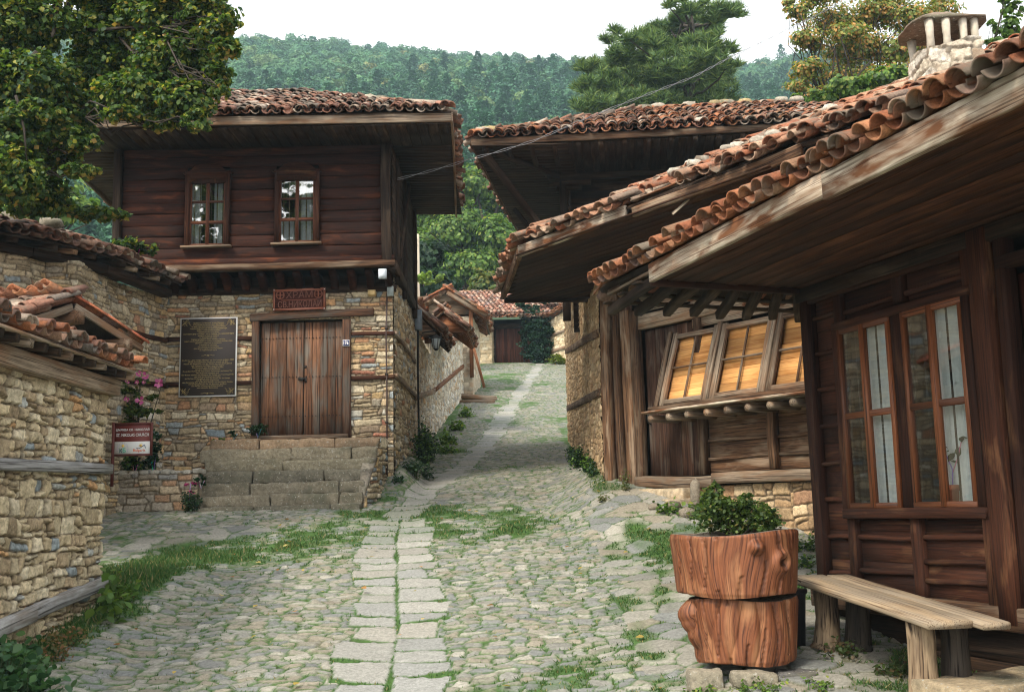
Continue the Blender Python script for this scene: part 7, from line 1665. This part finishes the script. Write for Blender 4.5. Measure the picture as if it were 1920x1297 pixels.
def forest():
    rg = np.random.default_rng(17); mb = MB(); N = 0
    # near belt of pines then broadleaf crowns up to the crest
    ncand = 6600; Y = 95 + 300 * rg.random(ncand) ** .75; X = rg.uniform(-.50, .36, ncand) * Y
    order = np.argsort(Y); X, Y = X[order], Y[order]; placed = []
    cell = {}
    for x, y in zip(X, Y):
        sp = 4.6 if y < 240 else 5.0; key = (int(x // sp), int(y // sp)); ok = True
        for i in (-1, 0, 1):
            for j in (-1, 0, 1):
                for (a, b) in cell.get((key[0] + i, key[1] + j), ()):
                    if (a - x) ** 2 + (b - y) ** 2 < (sp * .72) ** 2: ok = False
        if ok: cell.setdefault(key, []).append((x, y)); placed.append((x, y))
    P_ = np.array(placed); z0 = gz(P_[:, 0], P_[:, 1])
    pinef = sst(330, 150, P_[:, 1] - P_[:, 0] * .9 + 50 * (fbm(P_[:, 0] * .02, P_[:, 1] * .02, 3) - .5))
    allp, allc, alls, alln = [], [], [], []
    for i, (x, y) in enumerate(placed):
        pine = rg.random() < pinef[i]; h = rg.uniform(8, 12.5) if pine else rg.uniform(6, 9); n = int(np.clip(150000 / y, 340, 1000))
        q = rg.random(n)
        if pine:
            zz = z0[i] + h * (.22 + .78 * q); rad = (1 - q) ** .75 * h * .25 + .25; lay = 1 + .22 * np.sin(q * 34 + rg.random() * 6); a = rg.uniform(0, 6.28, n); lob = 1 + .25 * np.sin(a * 3 + rg.random() * 6 + q * 7)
            rr = rad * lay * lob * rg.random(n) ** .35; px, py = x + rr * np.cos(a), y + rr * np.sin(a); base = np.array([.042, .128, .062]) * rg.uniform(.75, 1.35); tint = rg.uniform(.9, 1.15)
        else:
            k = 9; cc = rg.normal(0, 1, (k, 3)); cc /= np.linalg.norm(cc, axis=1)[:, None]; cc[:, 2] = np.abs(cc[:, 2]) - .2; c = cc[rg.integers(0, k, n)] * np.array([h * .30, h * .30, h * .32]); d = rg.normal(0, 1, (n, 3)); d /= np.linalg.norm(d, axis=1)[:, None]
            pt = c + d * h * .15; px, py, zz = x + pt[:, 0], y + pt[:, 1], z0[i] + h * .58 + pt[:, 2]
            base = [np.array([.062, .165, .07]), np.array([.085, .19, .075]), np.array([.13, .21, .07]), np.array([.042, .13, .062]), np.array([.20, .21, .07])][rg.choice(5, p=[.38, .26, .11, .22, .03])] * rg.uniform(.8, 1.25)
        allp.append(np.c_[px, py, zz]); allc.append(base[None] * (.82 + .36 * rg.random(n))[:, None]); nv = np.c_[px - x, py - y, (zz - z0[i] - h * (.45 if pine else .5)) * (.7 if pine else 1.0)]; alln.append(nv / (np.linalg.norm(nv, axis=1)[:, None] + 1e-6)); alls.append(np.full(n, (.50 if pine else .52) * (1 + y / 900)))
    Pn = np.concatenate(allp); Cn = np.concatenate(allc); Sn = np.concatenate(alls); n = len(Pn)
    nr = rg.normal(0, .42, (n, 3)) + np.concatenate(alln) + np.array([0, 0, .15]); nr /= np.linalg.norm(nr, axis=1)[:, None]; t = np.cross(nr, rg.normal(0, 1, (n, 3))); t /= np.linalg.norm(t, axis=1)[:, None]; b = np.cross(nr, t)
    W = Pn[:, None] + (TRI[None, :, 0:1] * t[:, None] + TRI[None, :, 1:2] * b[:, None]) * Sn[:, None, None]
    mb.add(W.reshape(-1, 3), np.arange(3 * n).reshape(n, 3), np.repeat(Cn, 3, 0)); o = mb.build('forest', M_NEEDLE, None, origin=(0, 0, 0)); tag(o, 'dense mixed forest of pines and broadleaf trees covering the hillside', 'forest', kind='stuff')
    print('forest', len(placed), n)
forest()

# ================================================================== PLANTS
def plants():
    NET = [((.055, .13, .055), 5), ((.08, .17, .075), 4), ((.12, .22, .10), 2), ((.03, .08, .035), 3)]
    weeds('nettle_clump', 'lush blue green nettles in front of the nearest wall in the lower left corner', 'plant', [(-3.95, 8.25, .45, .50, 900), (-3.55, 8.0, .32, .34, 420), (-4.05, 8.9, .18, .30, 200), (-3.75, 7.7, .4, .30, 400)], NET, .062, 1)
    weeds('dock_plant', 'broad leaved green weed at the corner of the nearest wall', 'plant', [(-3.95, 10.9, .14, .40, 80), (-3.85, 10.4, .14, .28, 60)], [((.09, .17, .04), 3), ((.14, .22, .05), 2)], .085, 2)
    weeds('dry_weed', 'dry reddish brown weeds along the foot of the nearest wall', 'plant', [(-4.0, 9.6, .18, .26, 160), (-3.9, 9.25, .15, .22, 120)], [((.20, .14, .06), 3), ((.26, .14, .08), 2), ((.12, .13, .05), 2)], .03, 3)
    weeds('lane_weed', 'tall grey green weed growing against the side wall of the church house', 'plant', [(-1.78, 20.6, .22, .85, 700), (-1.72, 21.6, .22, .70, 450)], G_DARK + G_MID[:2], .05, 4)
    weeds('corner_weed', 'low dark weed at the foot of the church house corner', 'plant', [(-1.75, 18.45, .24, .28, 380), (-1.95, 17.8, .12, .16, 120), (-1.6, 19.2, .16, .22, 160)], G_DARK, .04, 5)
    weeds('ivy_patch', 'bright ground cover along the foot of the lane wall', 'plant', [(-1.55, 25.5, .22, .25, 260), (-1.50, 28, .25, .28, 260), (-1.40, 31, .25, .3, 220), (-1.45, 23.6, .2, .2, 160)], G_MID, .07, 6)
    weeds('right_weed', 'dark green weeds at the foot of the ochre side wall right of the lane', 'plant', [(1.16, 19.3, .18, .42, 500), (1.22, 17.8, .14, .26, 280), (1.18, 21.0, .15, .40, 300), (1.25, 17.1, .08, .2, 120)], G_DARK + G_MID[:1], .045, 7)
    weeds('post_weed', 'wispy weed beside the doorstep under the left posts of the shop house', 'plant', [(1.62, 15.55, .1, .34, 120), (1.25, 15.3, .10, .14, 80)], [((.14, .13, .05), 3), ((.08, .11, .03), 2)], .03, 8)
    weeds('small_dock', 'small bright green weed by the loose stones of the shop base', 'plant', [(2.05, 14.35, .14, .18, 110), (2.35, 14.2, .12, .16, 90)], G_MID, .06, 9)
    weeds('base_weeds', 'low weeds along the ochre stone base behind the box shrub', 'plant', [(2.9, 13.4, .3, .16, 300), (3.3, 12.6, .3, .2, 320), (2.7, 12.9, .3, .14, 240), (3.0, 11.8, .3, .15, 240)], G_MID + G_DARK, .035, 10)
    weeds('bench_weeds', 'trailing weeds on the dark earth under the plank bench', 'plant', [(2.9, 8.3, .28, .10, 260), (2.6, 8.8, .25, .12, 200), (3.1, 7.6, .2, .10, 160), (2.45, 7.6, .15, .08, 80)], [((.05, .08, .025), 3), ((.10, .07, .035), 2), ((.07, .11, .03), 2)], .03, 11)
    weeds('stump_weeds', 'grassy weeds around the prop stones in front of the stump', 'plant', [(1.75, 8.02, .25, .10, 240), (2.15, 8.05, .12, .08, 90), (1.35, 8.1, .15, .08, 120)], G_MID, .025, 12)
    weeds('step_tuft', 'bushy green tuft at the left foot of the church steps', 'plant', [(-5.0, 16.58, .16, .42, 420)], G_DARK, .035, 13)
    # plants rooted above ground level are placed by hand
    def raised(name, label, cat, c, rad, n, pal, size, seed, group=None):
        r = root(name, (c[0], c[1], c[2]), label, cat, group); lf = MB(); leaves(lf, blob_pts([((c[0], c[1], c[2] + rad[2]), rad)], n, seed), size, pal, seed); lf.build('leaves', M_LEAF, r)
        st = MB()
        for k in range(4): tube(st, [(c[0], c[1], c[2] - .03), (c[0] + .06 * math.cos(k * 2), c[1] + .03 * math.sin(k * 2), c[2] + rad[2])], .004, 4)
        st.build('stem', M_GRASS, r); return r
    raised('landing_plant', 'dark rosemary like tuft on the landing at the left post of the double door', 'plant', (-4.26, 17.75, 2.70), (.14, .10, .13), 420, G_DARK, .035, 1)
    raised('wall_tuft', 'small weed on the landing edge under the memorial plaque', 'plant', (-4.66, 17.75, 2.68), (.10, .06, .07), 160, G_DARK, .035, 2)
    raised('wall_tuft', 'low weed at the left end of the landing by the stone wall', 'plant', (-4.95, 17.8, 2.60), (.12, .08, .06), 160, G_MID, .035, 3)
    raised('bed_plant', 'tall dark green plant in the raised bed right of the church sign', 'plant', (-5.72, 16.95, 2.10), (.13, .12, .38), 600, G_DARK, .045, 4)
    raised('bed_plant', 'low leafy plant in the raised bed below the church sign', 'plant', (-6.02, 16.95, 2.08), (.30, .15, .16), 500, G_DARK + G_MID, .06, 5)
    raised('step_plant', 'small dark tuft on the top of the low retaining wall at its right end', 'plant', (-4.86, 16.62, 1.86), (.13, .08, .10), 220, G_DARK, .035, 6)
    raised('wall_vine', 'leafy creeper lying on the tiled cap of the courtyard wall against the dark boards', 'plant', (-5.95, 16.6, 5.55), (.42, .25, .16), 700, G_DARK + G_LIND, .065, 7)
    raised('gatehouse_vine', 'light green vine on the tiles behind the utility pole', 'plant', (-3.1, 37.2, 9.3), (.7, .3, .25), 500, [((.14, .22, .05), 3), ((.20, .28, .07), 2)], .11, 8)
    # snapdragon-pink valerian in the retaining wall and the flowering rose of sharon
    pink = mat_leaf('pink_petal', .3); PK = [((.62, .13, .36), 3), ((.52, .09, .28), 2), ((.70, .25, .46), 1)]
    r = root('pink_valerian', (-5.1, 16.66, 1.8), 'small magenta valerian flowering from the low retaining wall', 'plant'); lf = MB(); leaves(lf, blob_pts([((-5.02, 16.62, 1.92), (.08, .05, .06)), ((-5.0, 16.60, 1.80), (.06, .05, .06))], 160, 3), .03, [((.50, .06, .22), 1)], 3); lf.build('flowers', pink, r)
    st = MB(); tube(st, [(-5.05, 16.68, 1.65), (-5.02, 16.62, 1.92)], .006, 4); st.build('stem', M_GRASS, r)
    r = root('rose_of_sharon', (-6.0, 17.0, 2.1), 'slender flowering shrub with pink blossoms beside the church sign', 'shrub')
    def pp(px, py): return P(px, py, 16.9)
    B = [((*pp(245, 730),), (.17, .2, .17)), ((*pp(250, 770),), (.24, .2, .17)), ((*pp(240, 800),), (.25, .2, .12)), ((*pp(262, 715),), (.12, .1, .10)), ((*pp(228, 760),), (.13, .1, .13)), ((*pp(285, 745),), (.12, .1, .12)), ((*pp(290, 770),), (.10, .1, .08))]
    lf = MB(); leaves(lf, blob_pts(B, 1700, 5, .6, .35), .055, [((.10, .15, .035), 4), ((.06, .10, .03), 3), ((.22, .22, .05), 1.2), ((.04, .07, .025), 2)], 5); lf.build('leaves', M_LEAF, r)
    st = MB()
    for b in B + [((*pp(265, 700),), 0), ((*pp(303, 722),), 0)]: tube(st, limb_path((-6.0, 17.0, 2.05), b[0], 5, 0, .3, 2), [.014, .011, .008, .006, .004], 5)
    st.build('stem', M_BARK, r)
    rg = np.random.default_rng(6)
    for (px, py, s) in ((266, 702, .055), (278, 706, .07), (303, 720, .085), (245, 716, .05), (268, 752, .08), (243, 750, .05), (262, 718, .04), (236, 715, .035), (275, 718, .035)):
        c = np.array(pp(px, py)) + [0, -.12, 0]; fl = MB()
        for k in range(6):
            a = k * math.pi / 3 + rg.random(); d = np.array([math.cos(a), -.35, math.sin(a)]); s_ = np.array([-math.sin(a), 0, math.cos(a)])
            fl.add([c, c + d * s * .6 + s_ * s * .38, c + d * s, c + d * s * .6 - s_ * s * .38], [(0, 1, 2, 3)], pick(PK, np.array([rg.random()]))[0])
        fl.add([c + [0, -.02, .01], c + [.012, -.02, -.01], c + [-.012, -.02, -.01]], [(0, 1, 2)], (.8, .7, .3))
        fl.build('blossom', pink, r)
plants()

def fallen_leaves():
    rg = np.random.default_rng(12); n = 90; Y = 6.5 * (17 / 6.5) ** rg.random(n); X = rg.uniform(-3.6, 2.6, n); ok = ~((np.abs(X - 1.75) < .6) & (np.abs(Y - 8.6) < .7)); X, Y = X[ok], Y[ok]
    Z = gz(X, Y) + .045; mb = MB(); leaves(mb, np.c_[X, Y, Z], .055, [((.42, .30, .08), 3), ((.36, .18, .07), 2), ((.50, .42, .16), 1.5)], 2, up=3.0); o = mb.build('fallen_leaves', M_LEAF, None, origin=(0, 0, 0)); tag(o, 'scattered yellow fallen leaves on the cobbles', 'leaves', kind='stuff')
fallen_leaves()

# ------------------------------------------------------------------ the air: a faint even haze over the valley
def haze():
    me = bpy.data.meshes.new('haze'); x0, x1, y0, y1, z0, z1 = -450, 450, -30, 830, -8, 215
    me.from_pydata([(x, y, z) for z in (z0, z1) for (x, y) in ((x0, y0), (x1, y0), (x1, y1), (x0, y1))], [], [(3, 2, 1, 0), (4, 5, 6, 7), (0, 1, 5, 4), (1, 2, 6, 5), (2, 3, 7, 6), (3, 0, 4, 7)])
    m = bpy.data.materials.new('haze'); m.use_nodes = True; n = m.node_tree; n.nodes.clear(); o_ = n.nodes.new('ShaderNodeOutputMaterial'); v = n.nodes.new('ShaderNodeVolumePrincipled')
    v.inputs['Color'].default_value = (.62, .86, 1.0, 1); v.inputs['Density'].default_value = HAZE; v.inputs['Anisotropy'].default_value = .0
    n.links.new(v.outputs[0], o_.inputs['Volume']); me.materials.append(m); o = bpy.data.objects.new('haze', me); C.objects.link(o); tag(o, 'pale blue haze over the valley', 'haze', kind='stuff')
HAZE = .00052
haze()
